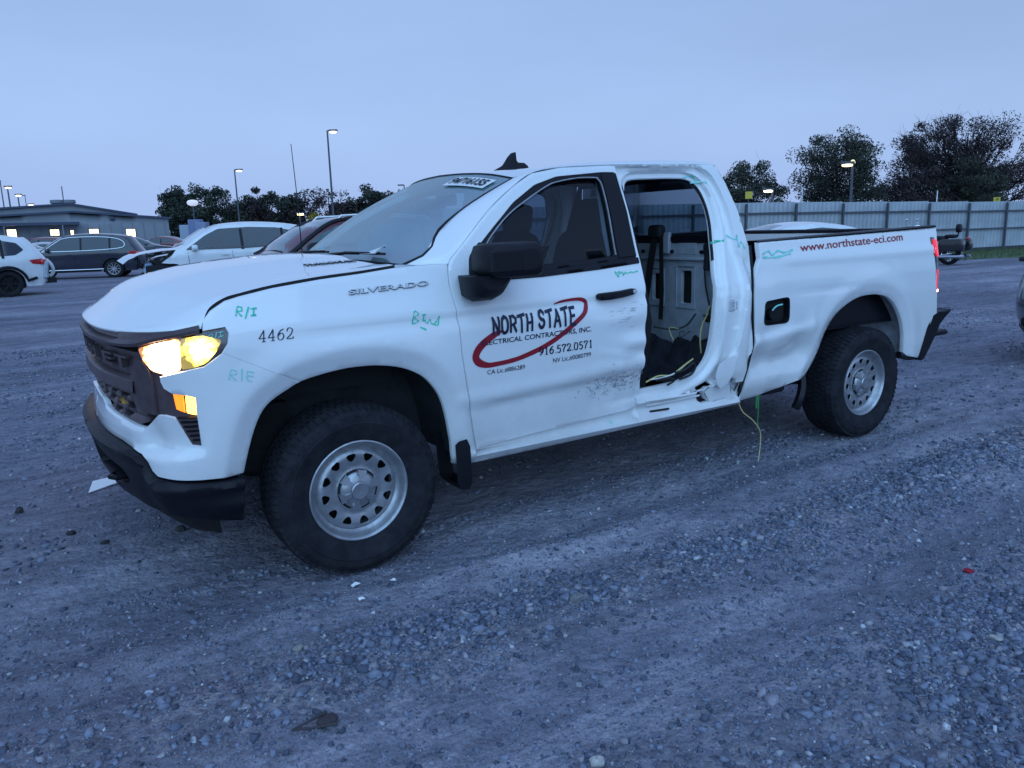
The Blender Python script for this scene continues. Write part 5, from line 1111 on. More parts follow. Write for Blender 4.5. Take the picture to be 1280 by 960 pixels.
def ground_mat():
    m, t, b = bsdf('packed_dirt_and_gravel'); lk = t.links.new; tcn = N(t, 'ShaderNodeTexCoord')
    def noise(sc, det=6, rough=.6, stretch=None):
        n = N(t, 'ShaderNodeTexNoise'); n.inputs['Scale'].default_value = sc; n.inputs['Detail'].default_value = det; n.inputs['Roughness'].default_value = rough
        if stretch:
            mp = N(t, 'ShaderNodeMapping'); mp.inputs['Scale'].default_value = stretch; lk(tcn.outputs['Object'], mp.inputs[0]); lk(mp.outputs[0], n.inputs['Vector'])
        else: lk(tcn.outputs['Object'], n.inputs['Vector'])
        return n.outputs[0]
    def ramp(src, stops):
        r = N(t, 'ShaderNodeValToRGB'); e = r.color_ramp.elements; e[0].position, e[0].color = stops[0][0], (*stops[0][1], 1); e[1].position, e[1].color = stops[-1][0], (*stops[-1][1], 1)
        for p, c in stops[1:-1]: q = e.new(p); q.color = (*c, 1)
        lk(src, r.inputs[0]); return r.outputs[0]
    def mix(a, b_, f, bt='MIX'):
        n = N(t, 'ShaderNodeMix', data_type='RGBA', blend_type=bt)
        for s_, v in ((6, a), (7, b_)):
            if isinstance(v, tuple): n.inputs[s_].default_value = (*v, 1)
            else: lk(v, n.inputs[s_])
        if isinstance(f, float): n.inputs[0].default_value = f
        else: lk(f, n.inputs[0])
        return n.outputs[2]
    att = N(t, 'ShaderNodeAttribute'); att.attribute_name = 'gravel'
    streak = noise(.9, 7, .62, (.35, 1.5, 1)); big = noise(.16, 5, .6)
    dirt = ramp(streak, [(.34, (.125, .128, .175)), (.52, (.225, .228, .290)), (.68, (.36, .36, .43))])
    # crushed stone seen small: voronoi cells of different greys
    v1 = N(t, 'ShaderNodeTexVoronoi'); v1.inputs['Scale'].default_value = 42; lk(tcn.outputs['Object'], v1.inputs['Vector'])
    v2 = N(t, 'ShaderNodeTexVoronoi'); v2.inputs['Scale'].default_value = 17; lk(tcn.outputs['Object'], v2.inputs['Vector'])
    cg = N(t, 'ShaderNodeSeparateColor'); lk(v1.outputs['Color'], cg.inputs[0]); stone = ramp(cg.outputs[0], [(.0, (.08, .08, .11)), (.5, (.20, .195, .25)), (.85, (.31, .30, .35)), (1., (.42, .41, .39))])
    cg2 = N(t, 'ShaderNodeSeparateColor'); lk(v2.outputs['Color'], cg2.inputs[0]); stone2 = ramp(cg2.outputs[1], [(.0, (.075, .075, .105)), (.5, (.18, .175, .23)), (.9, (.29, .28, .32)), (1., (.36, .35, .33))])
    st = mix(stone, stone2, .45)
    fine = noise(30, 6, .7); mk = N(t, 'ShaderNodeMath', operation='MULTIPLY_ADD'); lk(fine, mk.inputs[0]); mk.inputs[1].default_value = 1.4; mk.inputs[2].default_value = -.75
    ad = N(t, 'ShaderNodeMath', operation='ADD', use_clamp=True); lk(mk.outputs[0], ad.inputs[0]); lk(att.outputs['Fac'], ad.inputs[1])
    col = mix(dirt, st, ad.outputs[0])
    spk = noise(120, 3, .8); col = mix(col, ramp(spk, [(.35, (.55, .55, .56)), (.62, (1.15, 1.14, 1.12))]), .8, 'MULTIPLY')
    damp = ramp(big, [(.36, (.80, .81, .84)), (.60, (1.12, 1.1, 1.07))]); col = mix(col, damp, 1., 'MULTIPLY')
    far_s = noise(.35, 6, .7, (.25, 1.2, 1)); col = mix(col, ramp(far_s, [(.36, (.74, .74, .77)), (.62, (1.22, 1.2, 1.17))]), .8, 'MULTIPLY')
    g3 = noise(7, 9, .78, (.6, 1.4, 1)); col = mix(col, ramp(g3, [(.38, (.62, .62, .66)), (.50, (1., 1., 1.)), (.60, (1.35, 1.33, 1.30))]), .85, 'MULTIPLY')
    lk(col, b.inputs['Base Color']); b.inputs['Roughness'].default_value = .82
    h1 = N(t, 'ShaderNodeMath', operation='MULTIPLY_ADD'); lk(v1.outputs['Distance'], h1.inputs[0]); h1.inputs[1].default_value = -.5; lk(fine, h1.inputs[2])
    h2 = N(t, 'ShaderNodeMath', operation='MULTIPLY_ADD'); lk(v2.outputs['Distance'], h2.inputs[0]); h2.inputs[1].default_value = -1.0; lk(h1.outputs[0], h2.inputs[2])
    bp = N(t, 'ShaderNodeBump'); bp.inputs['Strength'].default_value = 1.; bp.inputs['Distance'].default_value = .018; lk(h2.outputs[0], bp.inputs['Height']); lk(bp.outputs[0], b.inputs['Normal'])
    return m
me.materials.append(ground_mat()); go = bpy.data.objects.new('ground', me); COL.objects.link(go); go['kind'] = 'structure'
# loose stones
def stones(n, region, smin, smax, seed, name, label, pw=2.2):
    r = np.random.default_rng(seed); x0, x1, y0, y1 = region
    X = r.uniform(x0, x1, n*4); Y = r.uniform(y0, y1, n*4)
    D = np.stack([X, Y, np.zeros_like(X)], 1)-np.array(CAM); dep = D @ np.array(_f); sx = D @ np.array(_r2)/np.maximum(dep, .01); sy = -(D @ np.array(_u2))/np.maximum(dep, .01)
    keep = (dep > 1.2) & (np.abs(sx) < .80) & (sy < .62); msk = gravel_mask(X, Y)*1.0; clump = np.clip(.5+1.6*fbm(X*2.2, Y*3.0+5, 3), 0, 1)
    keep &= r.random(len(X)) < (msk*clump*.9+.16)
    X = X[keep][:n]; Y = Y[keep][:n]; n = len(X)
    s = smin*(smax/smin)**(r.random(n)**pw); s *= (.75+.5*gravel_mask(X, Y))
    cube = np.array([(-1, -1, -1), (1, -1, -1), (1, 1, -1), (-1, 1, -1), (-.72, -.72, 1), (.72, -.72, 1), (.72, .72, 1), (-.72, .72, 1)], float)
    V = cube[None]+r.normal(0, .30, (n, 8, 3)); V *= np.stack([r.uniform(.6, 1.25, n), r.uniform(.45, .95, n), r.uniform(.28, .65, n)], 1)[:, None, :]; V *= s[:, None, None]*.62
    def rot(ax, a):
        c, s_ = np.cos(a), np.sin(a); M_ = np.zeros((n, 3, 3)); i, j = {'z': (0, 1), 'x': (1, 2), 'y': (0, 2)}[ax]; k = 3-i-j; M_[:, k, k] = 1; M_[:, i, i] = c; M_[:, j, j] = c; M_[:, i, j] = -s_; M_[:, j, i] = s_; return M_
    M_ = rot('z', r.uniform(0, 2*PI, n)) @ rot('x', r.normal(0, .30, n)) @ rot('y', r.normal(0, .30, n)); V = np.einsum('nij,nkj->nki', M_, V)
    V += np.stack([X, Y, GH(X, Y)+s*.10], 1)[:, None, :]
    F = np.array([(0, 3, 2, 1), (4, 5, 6, 7), (0, 1, 5, 4), (1, 2, 6, 5), (2, 3, 7, 6), (3, 0, 4, 7)]); F = F[None]+(np.arange(n)*8)[:, None, None]
    me = fast_mesh(name, V.reshape(-1, 3), F.reshape(-1, 4), 4)
    base = r.choice(4, n, p=[.58, .26, .13, .03]); pal = np.array([(.17, .19, .255), (.085, .10, .15), (.25, .24, .28), (.42, .43, .47)]); c = pal[base]*r.uniform(.7, 1.3, (n, 1)); c = np.concatenate([c, np.ones((n, 1))], 1)
    at_ = me.color_attributes.new('tone', 'FLOAT_COLOR', 'POINT'); at_.data.foreach_set('color', np.repeat(c, 8, 0).astype(np.float32).ravel())
    o = bpy.data.objects.new(name, me); COL.objects.link(o); o['kind'] = 'stuff'; o['label'] = label; o['category'] = 'gravel'; return o
sm, t_, b_ = bsdf('stone'); a_ = N(t_, 'ShaderNodeVertexColor'); a_.layer_name = 'tone'; n_ = N(t_, 'ShaderNodeTexNoise'); n_.inputs['Scale'].default_value = 160; n_.inputs['Detail'].default_value = 4; tc_ = N(t_, 'ShaderNodeTexCoord'); t_.links.new(tc_.outputs['Object'], n_.inputs['Vector'])
r_ = N(t_, 'ShaderNodeMapRange'); r_.inputs['To Min'].default_value = .6; r_.inputs['To Max'].default_value = 1.35; t_.links.new(n_.outputs[0], r_.inputs[0]); v_ = N(t_, 'ShaderNodeVectorMath', operation='SCALE'); t_.links.new(a_.outputs[0], v_.inputs[0]); t_.links.new(r_.outputs[0], v_.inputs['Scale']); t_.links.new(v_.outputs[0], b_.inputs['Base Color']); b_.inputs['Roughness'].default_value = .8
for o in (stones(42000, (-2.2, 4.2, -3.6, -.6), .006, .029, 3, 'gravel', 'loose crushed stone gravel scattered on the packed dirt in front of the pickup', 3.0),
          stones(42000, (-2.6, 12, -3.2, 9), .009, .032, 4, 'gravel', 'loose stones lying farther back on the dirt lot beside and behind the pickup', 2.6),
          stones(30000, (-1.8, 3.2, -3.6, -1.0), .0035, .009, 8, 'gravel', 'fine grit between the larger stones in the foreground', 1.)): o.data.materials.append(sm)
def one_stone(x, y, s, col, label, flat=.5, seed=1, name='stone', cat='stone'):
    r = random.Random(seed); b = MB().blob((0, 0, 0), (s, s*.8, s*flat), .8, 9, 6); b.V = [tuple(c*(1+r.uniform(-.16, .16)) for c in v) for v in b.V]
    o = b.obj(name, mat('stone_tone', col, .8, var=.35, vscale=60), None, False); o.location = (x, y, float(GH(x, y))+s*flat*.25); o.rotation_euler = (r.uniform(-.2, .2), r.uniform(-.2, .2), r.uniform(0, 6)); return tag(o, label, cat)
one_stone(.59, -1.82, .065, (.20, .20, .21), 'large rounded grey stone at the edge of the gravel in front of the pickup door', .6, 2)
one_stone(1.67, -2.92, .055, (.45, .43, .41), 'pale beige flat stone at the right side of the foreground gravel', .35, 3)
one_stone(-1.35, .92, .055, (.03, .03, .035), 'black lump of rock on the dirt left of the pickup bumper', .7, 4)
one_stone(-1.12, .38, .05, (.03, .03, .035), 'smaller black rock below the left end of the bumper', .5, 5)
one_stone(-.98, .12, .045, (.035, .035, .04), 'black flat rock nearest the front wheel', .5, 6)
one_stone(-.62, .10, .07, (.05, .05, .055), 'dark angular clod of dirt beside the front tyre', .5, 8)
one_stone(-.46, -1.45, .05, (.30, .29, .28), 'broad grey stone on top of the loose gravel pile', .45, 9)
one_stone(.06, -2.62, .045, (.52, .49, .46), 'small whitish stone at the bottom of the foreground', .7, 10)
g = MB(); P = [(-.99, 1.02), (-.80, 1.13), (-.76, 1.30), (-.95, 1.22)]; g.add([(x, y, float(GH(x, y))+.012+.004*(i % 2)) for i, (x, y) in enumerate(P)]+[(x, y, float(GH(x, y))+.008) for x, y in P], [(0, 1, 2, 3), (7, 6, 5, 4), (0, 4, 5, 1), (1, 5, 6, 2), (2, 6, 7, 3), (3, 7, 4, 0)])
tag(g.obj('paper_sheet', M['paper'], None, False), 'white paper sheet lying on the dirt beside the front bumper', 'paper')
for (x, y), lab, s, m_ in (((-.09, -1.10), 'crumpled silvery plastic scrap on the ground just in front of the front tyre', .024, 'paper'), ((.05, -1.20), 'thin white torn scrap lying right of the silvery one', .022, 'paper'), ((-.13, -1.28), 'pinkish white litter scrap nearest the camera in front of the tyre', .020, 'paper')):
    g = MB(); r = random.Random(int(x*900)); n = 7; z = float(GH(x, y))+.012; R = [(x+s*r.uniform(.5, 1.1)*math.cos(k*2*PI/n), y+s*.7*r.uniform(.5, 1.1)*math.sin(k*2*PI/n), z+r.uniform(-.006, .012)) for k in range(n)]
    g.add([(x, y, z+.014)]+R+[(x, y, z+.012)]+[(a, b, c-.0015) for a, b, c in R], [(0, 1+k, 1+(k+1) % n) for k in range(n)]+[(n+1, n+2+(k+1) % n, n+2+k) for k in range(n)]); tag(g.obj('litter_scrap', M[m_], None, False), lab, 'litter')
o = one_stone(2.2, -2.55, .045, (.35, .01, .03), 'small red plastic fragment on the gravel at right', .4, 12, 'plastic_fragment', 'debris')
g = MB(); x, y = -.54, -1.99; z = float(GH(x, y))+.012; g.tube([(x-.10, y+.01, z), (x-.04, y+.012, z+.008), (x+.02, y+.03, z+.006)], [.003, .004, .006], 5); g.tube([(x-.10, y+.01, z), (x-.03, y-.03, z+.006), (x+.03, y-.045, z+.004)], [.003, .004, .006], 5)
g.blob((x+.01, y-.005, z), (.075, .06, .018), .9, 10, 6, RZ(.4)); tag(g.obj('crushed_scrap', mat('dark_scrap', (.045, .035, .04), .7, bump=.5, bscale=80), None, False), 'flattened dark scrap with two prongs lying on bare dirt in the foreground', 'debris')

# ================================================================ BACKGROUND VEHICLES
CP = {}
for nm, c in {'car_white': (.74, .76, .78), 'car_navy': (.012, .014, .03), 'car_red': (.16, .008, .02), 'car_darkred': (.10, .006, .016), 'car_silver': (.42, .44, .47), 'car_black': (.012, .012, .014), 'car_grey': (.09, .10, .12)}.items(): CP[nm] = mat(nm+'_paint', c, .28, coat=.8, var=.12, vscale=3)
M['cglass'] = mat('tinted_car_glass', (.014, .022, .034), .08, coat=.6)
M['cglass_light'] = mat('hazed_windscreen', (.17, .24, .27), .15, coat=.5, var=.35, vscale=3)
M['cglass_teal'] = mat('teal_side_glass', (.10, .19, .21), .12, coat=.5, var=.5, vscale=4)  # teal glass tone, mottled by noise
M['head'] = mat('clear_lamp', (.45, .47, .5), .15, coat=1.); M['tail'] = mat('red_tail_plastic', (.45, .015, .02), .2, coat=1.); M['chrome'] = mat('chrome', (.75, .77, .8), .15, metal=1.)
KIND = {
 'suv': dict(L=4.78, H=1.74, zb=1.06, prof=[(.10, .30), (.0, .48), (-.0, .72), (.06, .90), (.22, 1.02), (.70, 1.10), (1.20, 1.14), (1.62, 1.40), (2.02, 1.63), (2.35, 1.71), (2.9, 1.74), (3.5, 1.72), (4.05, 1.66), (4.32, 1.58), (4.56, 1.28), (4.70, 1.08), (4.78, .92), (4.77, .55), (4.70, .32)], wb=(.95, 3.80), win=[(1.30, 1.10), (1.80, 1.45), (2.14, 1.61), (2.9, 1.64), (3.6, 1.61), (4.12, 1.50), (4.28, 1.30), (4.05, 1.16), (2.8, 1.10)], ws=(6, 9), bl=(13, 15), r=.36),
 'sedan': dict(L=4.75, H=1.43, zb=.93, prof=[(.10, .28), (.0, .42), (-.0, .60), (.08, .72), (.40, .80), (1.30, .93), (1.75, 1.16), (2.15, 1.34), (2.55, 1.42), (3.0, 1.43), (3.45, 1.36), (4.0, 1.16), (4.35, 1.04), (4.68, 1.0), (4.75, .84), (4.74, .5), (4.65, .30)], wb=(.92, 3.72), win=[(1.55, .96), (1.95, 1.18), (2.30, 1.32), (2.9, 1.37), (3.3, 1.33), (3.75, 1.16), (3.85, 1.03), (2.8, .95)], ws=(5, 8), bl=(10, 12), r=.33),
 'pickup': dict(L=5.6, H=1.85, zb=1.15, prof=[(.10, .45), (.0, .60), (-.0, .95), (.1, 1.08), (.5, 1.15), (1.35, 1.20), (1.75, 1.50), (2.1, 1.76), (2.5, 1.84), (3.3, 1.82), (3.55, 1.74), (3.72, 1.26), (3.76, 1.20), (5.55, 1.20), (5.6, 1.15), (5.6, .7), (5.55, .5)], wb=(1.0, 4.5), win=[(1.62, 1.20), (2.0, 1.56), (2.3, 1.70), (3.2, 1.70), (3.4, 1.62), (3.5, 1.24), (2.5, 1.20)], ws=(5, 8), bl=(10, 11), r=.39)}
def small_wheel(r, spokes=10, rimm='rim', w=.22):
    o = bpy.data.objects.new('wheel', None); COL.objects.link(o); t = MB(); rr = r*.66
    t.lathe([(rr, .01), (rr+.01, -.01), (r*.86, -.018), (r*.96, -.005), (r, .02), (r, w-.02), (r*.96, w), (rr, w)], 40); t.obj('tyre', M['tyre'], o)
    m = MB(); m.lathe([(rr-.03, .10), (rr-.022, .02), (rr-.004, .0), (rr+.006, -.006)], 40); m.lathe([(.0001, .012), (.05, .01), (.06, .02), (.06, .06)], 16)
    for k in range(spokes):
        a = 2*PI*k/spokes; c, s = math.cos(a), math.sin(a); hw = .030 if spokes <= 6 else .016
        def P(rad, off, y): return (c*rad-s*off, y, s*rad+c*off)
        V = [P(.045, -hw, .014), P(.045, hw, .014), P(rr-.012, hw*.8, .006), P(rr-.012, -hw*.8, .006), P(.045, -hw, .05), P(.045, hw, .05), P(rr-.012, hw*.8, .04), P(rr-.012, -hw*.8, .04)]
        m.add(V, [(0, 3, 2, 1), (0, 1, 5, 4), (1, 2, 6, 5), (2, 3, 7, 6), (3, 0, 4, 7)])
    m.obj('rim', M[rimm], o); d = MB(); d.lathe([(.0001, .07), (rr-.02, .07)], 24); d.obj('brake', M['dark'], o); return o
WCACHE = {}
def car(name, label, cat, kind, anchor, world, rz, paint, wide=.92, group=None, glassm='cglass', wsm='cglass_light', scale=1., skip_front=False, spokes=10, rimm='rim', lower=None, front_lamps=True, sides=(1, -1), hood_up=0., zscale=1.):
    """anchor: point in the car's frame (x rearward from the nose, y right) that comes to world (x, y)"""
    K = KIND[kind]; L_ = K['L']; ca, sa = math.cos(rz), math.sin(rz); loc = (world[0]-ca*anchor[0]*scale+sa*anchor[1]*scale, world[1]-sa*anchor[0]*scale-ca*anchor[1]*scale, 0)
    t = thing(name, label, cat, loc, rz, group); t.scale = (scale, scale, scale*zscale)
    prof = spline(K['prof'], 4); pk = [k*4 for k in range(len(K['prof']))]
    def Y(x, z):
        u = abs(x-L_/2)/(L_/2); w = wide*(1-.16*min(u, 1)**5-.03*u*u); zb = K['zb']
        w *= 1-.05*sstep(.62, .30, z); w += .012*gs(z-(zb-.10), .05)-.012*gs(z-(zb-.38), .12)
        if z > zb: w -= (z-zb)*.34+(z-zb)**2*.10
        return w
    r = K['r']; arches = []
    for wx in K['wb']: arches.append([(wx+(r+.06)*math.cos(a), r+(r+.06)*math.sin(a)) for a in np.linspace(PI+.05, -.05, 16)])
    poly = [tuple(p) for p in prof]; zlow = .27 if kind != 'pickup' else .45
    out = [p for p in poly]; a0, a1 = arches
    if skip_front: out = [p for p in out if not (p[0] < .75 and p[1] < .86)]; out = [(.98, .98)]+[p for p in out if p[0] >= .40 or p[1] > .98][0:0]+[p for p in out if p[0] > 1.0]; 
    bot = [(L_-.15, zlow), (K['wb'][1]+r+.1, zlow)]+a1[::-1]+[(K['wb'][1]-r-.1, zlow), (K['wb'][0]+r+.1, zlow)]+(a0[::-1] if not skip_front else a0[::-1][:9]+[(.72, .80)])+([(K['wb'][0]-r-.08, zlow+.02)] if not skip_front else [])
    ol = out+bot
    Sx = lambda x, z, d=0.: (x, -(Y(x, z)-d), z)
    body = panel('body', Sx, ol, paint, t, step=.11, depth=.03, hem=.006)
    body2 = panel('body', Sx, ol, paint, t, step=.11, depth=.03, hem=.006, mirror=True)
    def top_row(i, lift=0., frac=1.):
        x, z = prof[i]; i0 = max(i-1, 0); i1 = min(i+1, len(prof)-1); tx, tz = prof[i1][0]-prof[i0][0], prof[i1][1]-prof[i0][1]; l = math.hypot(tx, tz)+1e-6; nx, nz = -tz/l, tx/l
        w = Y(x, z); row = []
        for j in range(13):
            u = -1+j/6; b = (1-abs(u)**2.4)*(.10 if abs(nx) > .5 else .045)-.0; row.append((x+nx*(b*(1.4 if abs(nx) > .5 else 1)+lift), w*u*frac, z+nz*(b+lift)))
        return row
    lo_i = 0 if not skip_front else pk[4]-2
    rows = [top_row(i) for i in range(lo_i, len(prof))]; MB().grid(rows).obj('top_shell', paint, t, True, 40)
    if skip_front:                 # the bonnet edge droops over the open engine bay
        rr = rows[0]; MB().grid([[(p[0]-.26-.05*(1-abs(p[1])), p[1]*.93, p[2]-.16) for p in rr], [(p[0]-.14, p[1]*.97, p[2]-.055) for p in rr], rr]).obj('bonnet_edge', paint, t)
    for nm_, (a, b), mm in (('windshield', K['ws'], wsm), ('rear_window', K['bl'], glassm)):
        rws = [top_row(i, .006, .86 if name != 'dark_red_suv' else .90) for i in range(pk[a]+1, pk[b]-1)]
        if len(rws) > 1: MB().grid(rws).obj(nm_, M[mm], t)
    win = rnd(K['win'], .05); Sg = lambda x, z, d=0.: (x, -(Y(x, z)+.008-d), z)
    for mi in (False, True):
        panel('side_window', Sg, win, M[glassm], t, step=.15, depth=.006, hem=0, mirror=mi)
        # pillars between the panes, door shut lines, sill moulding
        g = MB(); xs = [(min(p[0] for p in K['win'])+max(p[0] for p in K['win']))/2+dx for dx in ((0.05,) if kind != 'suv' else (-.10, .95))]
        for x in xs: g.grid([[(x+dx, -(Y(x, z)+.012), z) for dx in (-.035, .035)] for z in np.linspace(K['zb']+.02, K['H']-.14, 5)])
        (g.mirror() if mi else g).obj('window_pillar', M['trim'], t)
        g = MB(); 
        for x in (1.35, 2.42, 3.40): g.tube([(x+.02*math.sin(z*3), -(Y(x, z)+.001), z) for z in np.linspace(zlow+.12, K['zb']-.02, 6)], .006, 4)
        (g.mirror() if mi else g).obj('shut_line', M['dark'], t)
        g = MB(); g.grid([[(x, -(Y(x, z)+.012), z) for z in (zlow-.01, zlow+.05, zlow+.12)] for x in np.linspace(K['wb'][0]+r+.12, K['wb'][1]-r-.12, 10)]); (g.mirror() if mi else g).obj('sill', M['trim'], t)
        g = MB(); xm = K['win'][0][0]+.22; zm = K['zb']+.09; g.blob((xm, -(Y(xm, zm)+.11), zm), (.16, .24, .15), .6, 14, 8); (g.mirror() if mi else g).obj('side_mirror', paint, t)
        for x in (2.25, 3.25):
            g = MB(); z = K['zb']-.10; g.box((x, -(Y(x, z)+.018), z), (.18, .025, .028), ch=.006); (g.mirror() if mi else g).obj('door_handle', paint, t)
        if not skip_front:
            zf = K['prof'][3][1]-.07; hl = [(.03, zf-.06), (.05, zf+.05), (.42, zf+.10), (.50, zf+.06), (.30, zf-.05)]; panel('headlight', Sg, rnd(hl, .02), M['head'], t, step=.1, depth=.02, hem=0, mirror=mi)
        zt = K['zb']-.12; tlp = [(L_-.06, zt-.08), (L_-.08, zt+.10), (L_-.42, zt+.07), (L_-.34, zt-.04)]; panel('tail_light', Sg, rnd(tlp, .02), M['tail'], t, step=.1, depth=.02, hem=0, mirror=mi)
    if not skip_front:
        g = MB(); zf = K['prof'][2][1]; g.box((-.045, 0, zf-.08), (.10, 1.0, .20), ch=.02); g.box((-.05, 0, zf-.27), (.10, 1.2, .10), ch=.02); g.obj('front_grille', M['trim'], t)
        for sg in (-1, 1): g = MB(); g.blob((.06, sg*.66, zf+.02), (.20, .34, .13), .6, 14, 8); g.obj('headlight', M['head'], t)
    g = MB(); g.box((L_-.0, 0, .45), (.10, 1.5, .22), ch=.04); g.obj('rear_bumper', lower or M['trim'], t)
    for sg in (-1, 1): g = MB(); g.blob((L_-.05, sg*.70, K['zb']-.12), (.16, .30, .16), .5, 14, 8); g.obj('tail_light', M['tail'], t)
    g = MB(); g.box((L_/2, 0, .42), (L_-.5, wide*1.5, .22)); 
    for wx in K['wb']: g.box((wx, 0, .52), (2*r+.12, wide*1.62, .60))
    g.obj('underbody', M['dark'], t, False)
    key = (r, spokes, rimm)
    for wx in K['wb']:
        for sg in (-1, 1):
            if key not in WCACHE: WCACHE[key] = w = small_wheel(r, spokes, rimm); w.parent = t
            else: w = copy_tree(WCACHE[key], t)
            w.location = (wx, sg*(wide-.045), r); w.rotation_euler = (0, random.uniform(0, 1), 0 if sg < 0 else PI)
    return t
# dark crossover, broadside, nose left
E_ = -.30
car('dark_suv', 'dark navy SUV parked broadside, nose left, chrome line round its side windows', 'SUV', 'suv', (3.80, -.92), (2.05, 31.0), E_, CP['car_navy'], spokes=10, rimm='rim')
o = [o for o in COL.objects if o.get('label', '').startswith('dark navy SUV')][0]
K = KIND['suv']; g = MB(); wl = spline(K['win']+[K['win'][0]], 3)
def Ysuv(x, z):
    u = abs(x-2.39)/2.39; w = .92*(1-.16*min(u, 1)**5-.03*u*u)
    return w-(z-1.06)*.34-(z-1.06)**2*.10
g.tube([(p[0], -(Ysuv(p[0], p[1])+.012), p[1]) for p in wl], .014, 5); g.obj('chrome_trim', M['chrome'], o)
g = MB(); g.tube([(1.3, -.95, .36), (3.45, -.95, .36)], .016, 5); g.obj('chrome_strip', M['chrome'], o)
# white crossover at the left edge, rear quarter torn open
wx = car('white_suv', 'white SUV cut off by the left edge, its rear bumper torn away', 'SUV', 'suv', (3.80, -.92), (-1.45, 22.1), .12, CP['car_white'], rimm='trim', spokes=6, lower=M['white_inner'])
g = MB(); g.box((4.76, -.55, .72), (.12, .62, .5), RY(.15), .03); g.obj('bare_quarter_panel', M['white_inner'], wx)
g = MB(); g.box((4.84, -.62, .66), (.03, .12, .12)); g.box((4.80, -.30, .40), (.25, .9, .16), RZ(.2)); g.obj('exposed_bracket', M['dark'], wx)
g = MB(); g.tube(spline([(4.86, -.42, 1.0), (4.98, -.44, .82), (5.0, -.40, .62), (4.90, -.38, .50)], 4), .05, 6); g.obj('torn_trim', CP['car_white'], wx)
g = MB(); g.tube([(3.25, -.93, .55)]+[(3.80+.47*math.cos(a), -.945, .36+.47*math.sin(a)) for a in np.linspace(PI-.2, .15, 14)]+[(4.5, -.90, .5)], .045, 6); g.obj('arch_cladding', M['trim'], wx)
# white crossover with its front end missing, behind the pickup bonnet
wc = car('wrecked_white_suv', 'white SUV with its front bumper missing and raised crumpled bonnet, behind the pickup hood', 'SUV', 'suv', (.1, -.92), (1.42, 18.6), math.atan2(-.10, 1), CP['car_white'], skip_front=True, scale=1.07, glassm='cglass')
for P, d, m_, nm_ in (((.62, -.35, .55), (.55, 1.0, .40), 'dark', 'radiator_support'), ((.40, .1, .72), (.30, .9, .12), 'under', 'crash_bar')): g = MB(); g.box(P, d, ch=.03); g.obj(nm_, M[m_], wc)
g = MB(); g.blob((.42, -.55, .60), (.26, .24, .42), .6, 12, 8); g.obj('washer_tank', mat('pale_blue_plastic', (.30, .42, .62), .4), wc)
g = MB(); rz_ = random.Random(4)
for k in range(14): a = Vector((rz_.uniform(.1, .9), rz_.uniform(-.85, .3), rz_.uniform(.35, .9))); g.tube([a, a+Vector((rz_.uniform(-.15, .15), rz_.uniform(-.2, .2), rz_.uniform(-.2, .1))), a+Vector((rz_.uniform(-.2, .2), rz_.uniform(-.3, .3), rz_.uniform(-.3, .05)))], rz_.uniform(.012, .035), 5)
q = g.obj('loose_hose', M['under'], wc); q['kind'] = 'stuff'
g = MB(); g.grid([[(x, -(.965), z) for z in (1.13-.0, 1.15)] for x in (1.5, 4.0)]); g.obj('belt_line', M['chrome'], wc)
# dark red crossover, next to the pickup
rs_ = car('dark_red_suv', 'dark red SUV with roof rails and a sticker on its windshield, behind the pickup hood', 'SUV', 'suv', (1.45, -.86), (2.80, 8.70), 0.02, CP['car_darkred'], wsm='cglass_light', glassm='cglass_teal', wide=.96, scale=1.02)
for sg in (-1, 1):
    g = MB(); g.tube([(2.2, sg*.60, 1.68), (2.3, sg*.60, 1.775), (3.0, sg*.59, 1.80), (3.9, sg*.59, 1.74), (4.0, sg*.60, 1.66)], .022, 6); g.obj('roof_rail', M['badge'], rs_)
for sg in (-1, 1):
    g = MB(); pp = spline(KIND['suv']['prof'], 4)[24:38]; g.tube([(x, sg*(Ysuv(x, z)*.96/.92-.012), z+.004) for x, z in pp], .045, 6); g.obj('pillar_cover', M['trim'], rs_)
g = MB(); g.box((1.72, -.42, 1.525), (.22, .26, .006), RY(-.55)); g.obj('sticker', M['paper'], rs_, False)
g = MB(); g.tube([(1.25, -.55, 1.20), (1.28, -.2, 1.22), (1.30, .2, 1.22)], .02, 5); g.obj('wiper', M['trim'], rs_)
# white car beyond the bed
car('white_sedan', 'white car whose roof shows above the pickup bed, in front of the metal fence', 'car', 'sedan', (2.8, 0), (10.9, 5.2), -.45, CP['car_white'], wide=.9)
# far row
def far_car(name, label, cat, kind, px, py, dep, rz, paint, **k):
    p = at(px, py, dep); return car(name, label, cat, kind, (KIND[kind]['L']/2, 0), (p.x, p.y), rz, paint, **k)
B_ = -.56
far_car('red_hatchback', 'bright red hatchback beyond the white torn SUV, nose left', 'car', 'suv', 52, 320, 52, B_+.1, CP['car_red'])
far_car('silver_sedan', 'silver car with dark glass between the red hatchback and the dark SUV', 'car', 'sedan', 46, 325, 42, B_+.4, CP['car_silver'])
far_car('white_van_car', 'white car whose roof shows just above the dark SUV', 'car', 'suv', 100, 322, 47, B_, CP['car_white'])
far_car('silver_pickup', 'dark grey pickup with a silver bonnet right of the dark SUV', 'pickup truck', 'sedan', 168, 322, 50, B_+PI+.5, CP['car_grey'], scale=1.15)
far_car('silver_coupe', 'silver car parked behind the dark grey one', 'car', 'sedan', 160, 318, 62, B_, CP['car_silver'])
far_car('red_coupe', 'dark red fastback coupe in front of the metal building', 'car', 'sedan', 203, 318, 66, B_, CP['car_red'], scale=1.1)
far_car('burnt_car', 'black wrecked car with its front crushed, near the building corner', 'car', 'sedan', 243, 325, 40, B_+.45, CP['car_black'], skip_front=True)
far_car('crushed_sedan', 'white and black wrecked car leaning behind the white SUV windshield', 'car', 'sedan', 268, 322, 32, B_+.3, CP['car_silver'], skip_front=True)
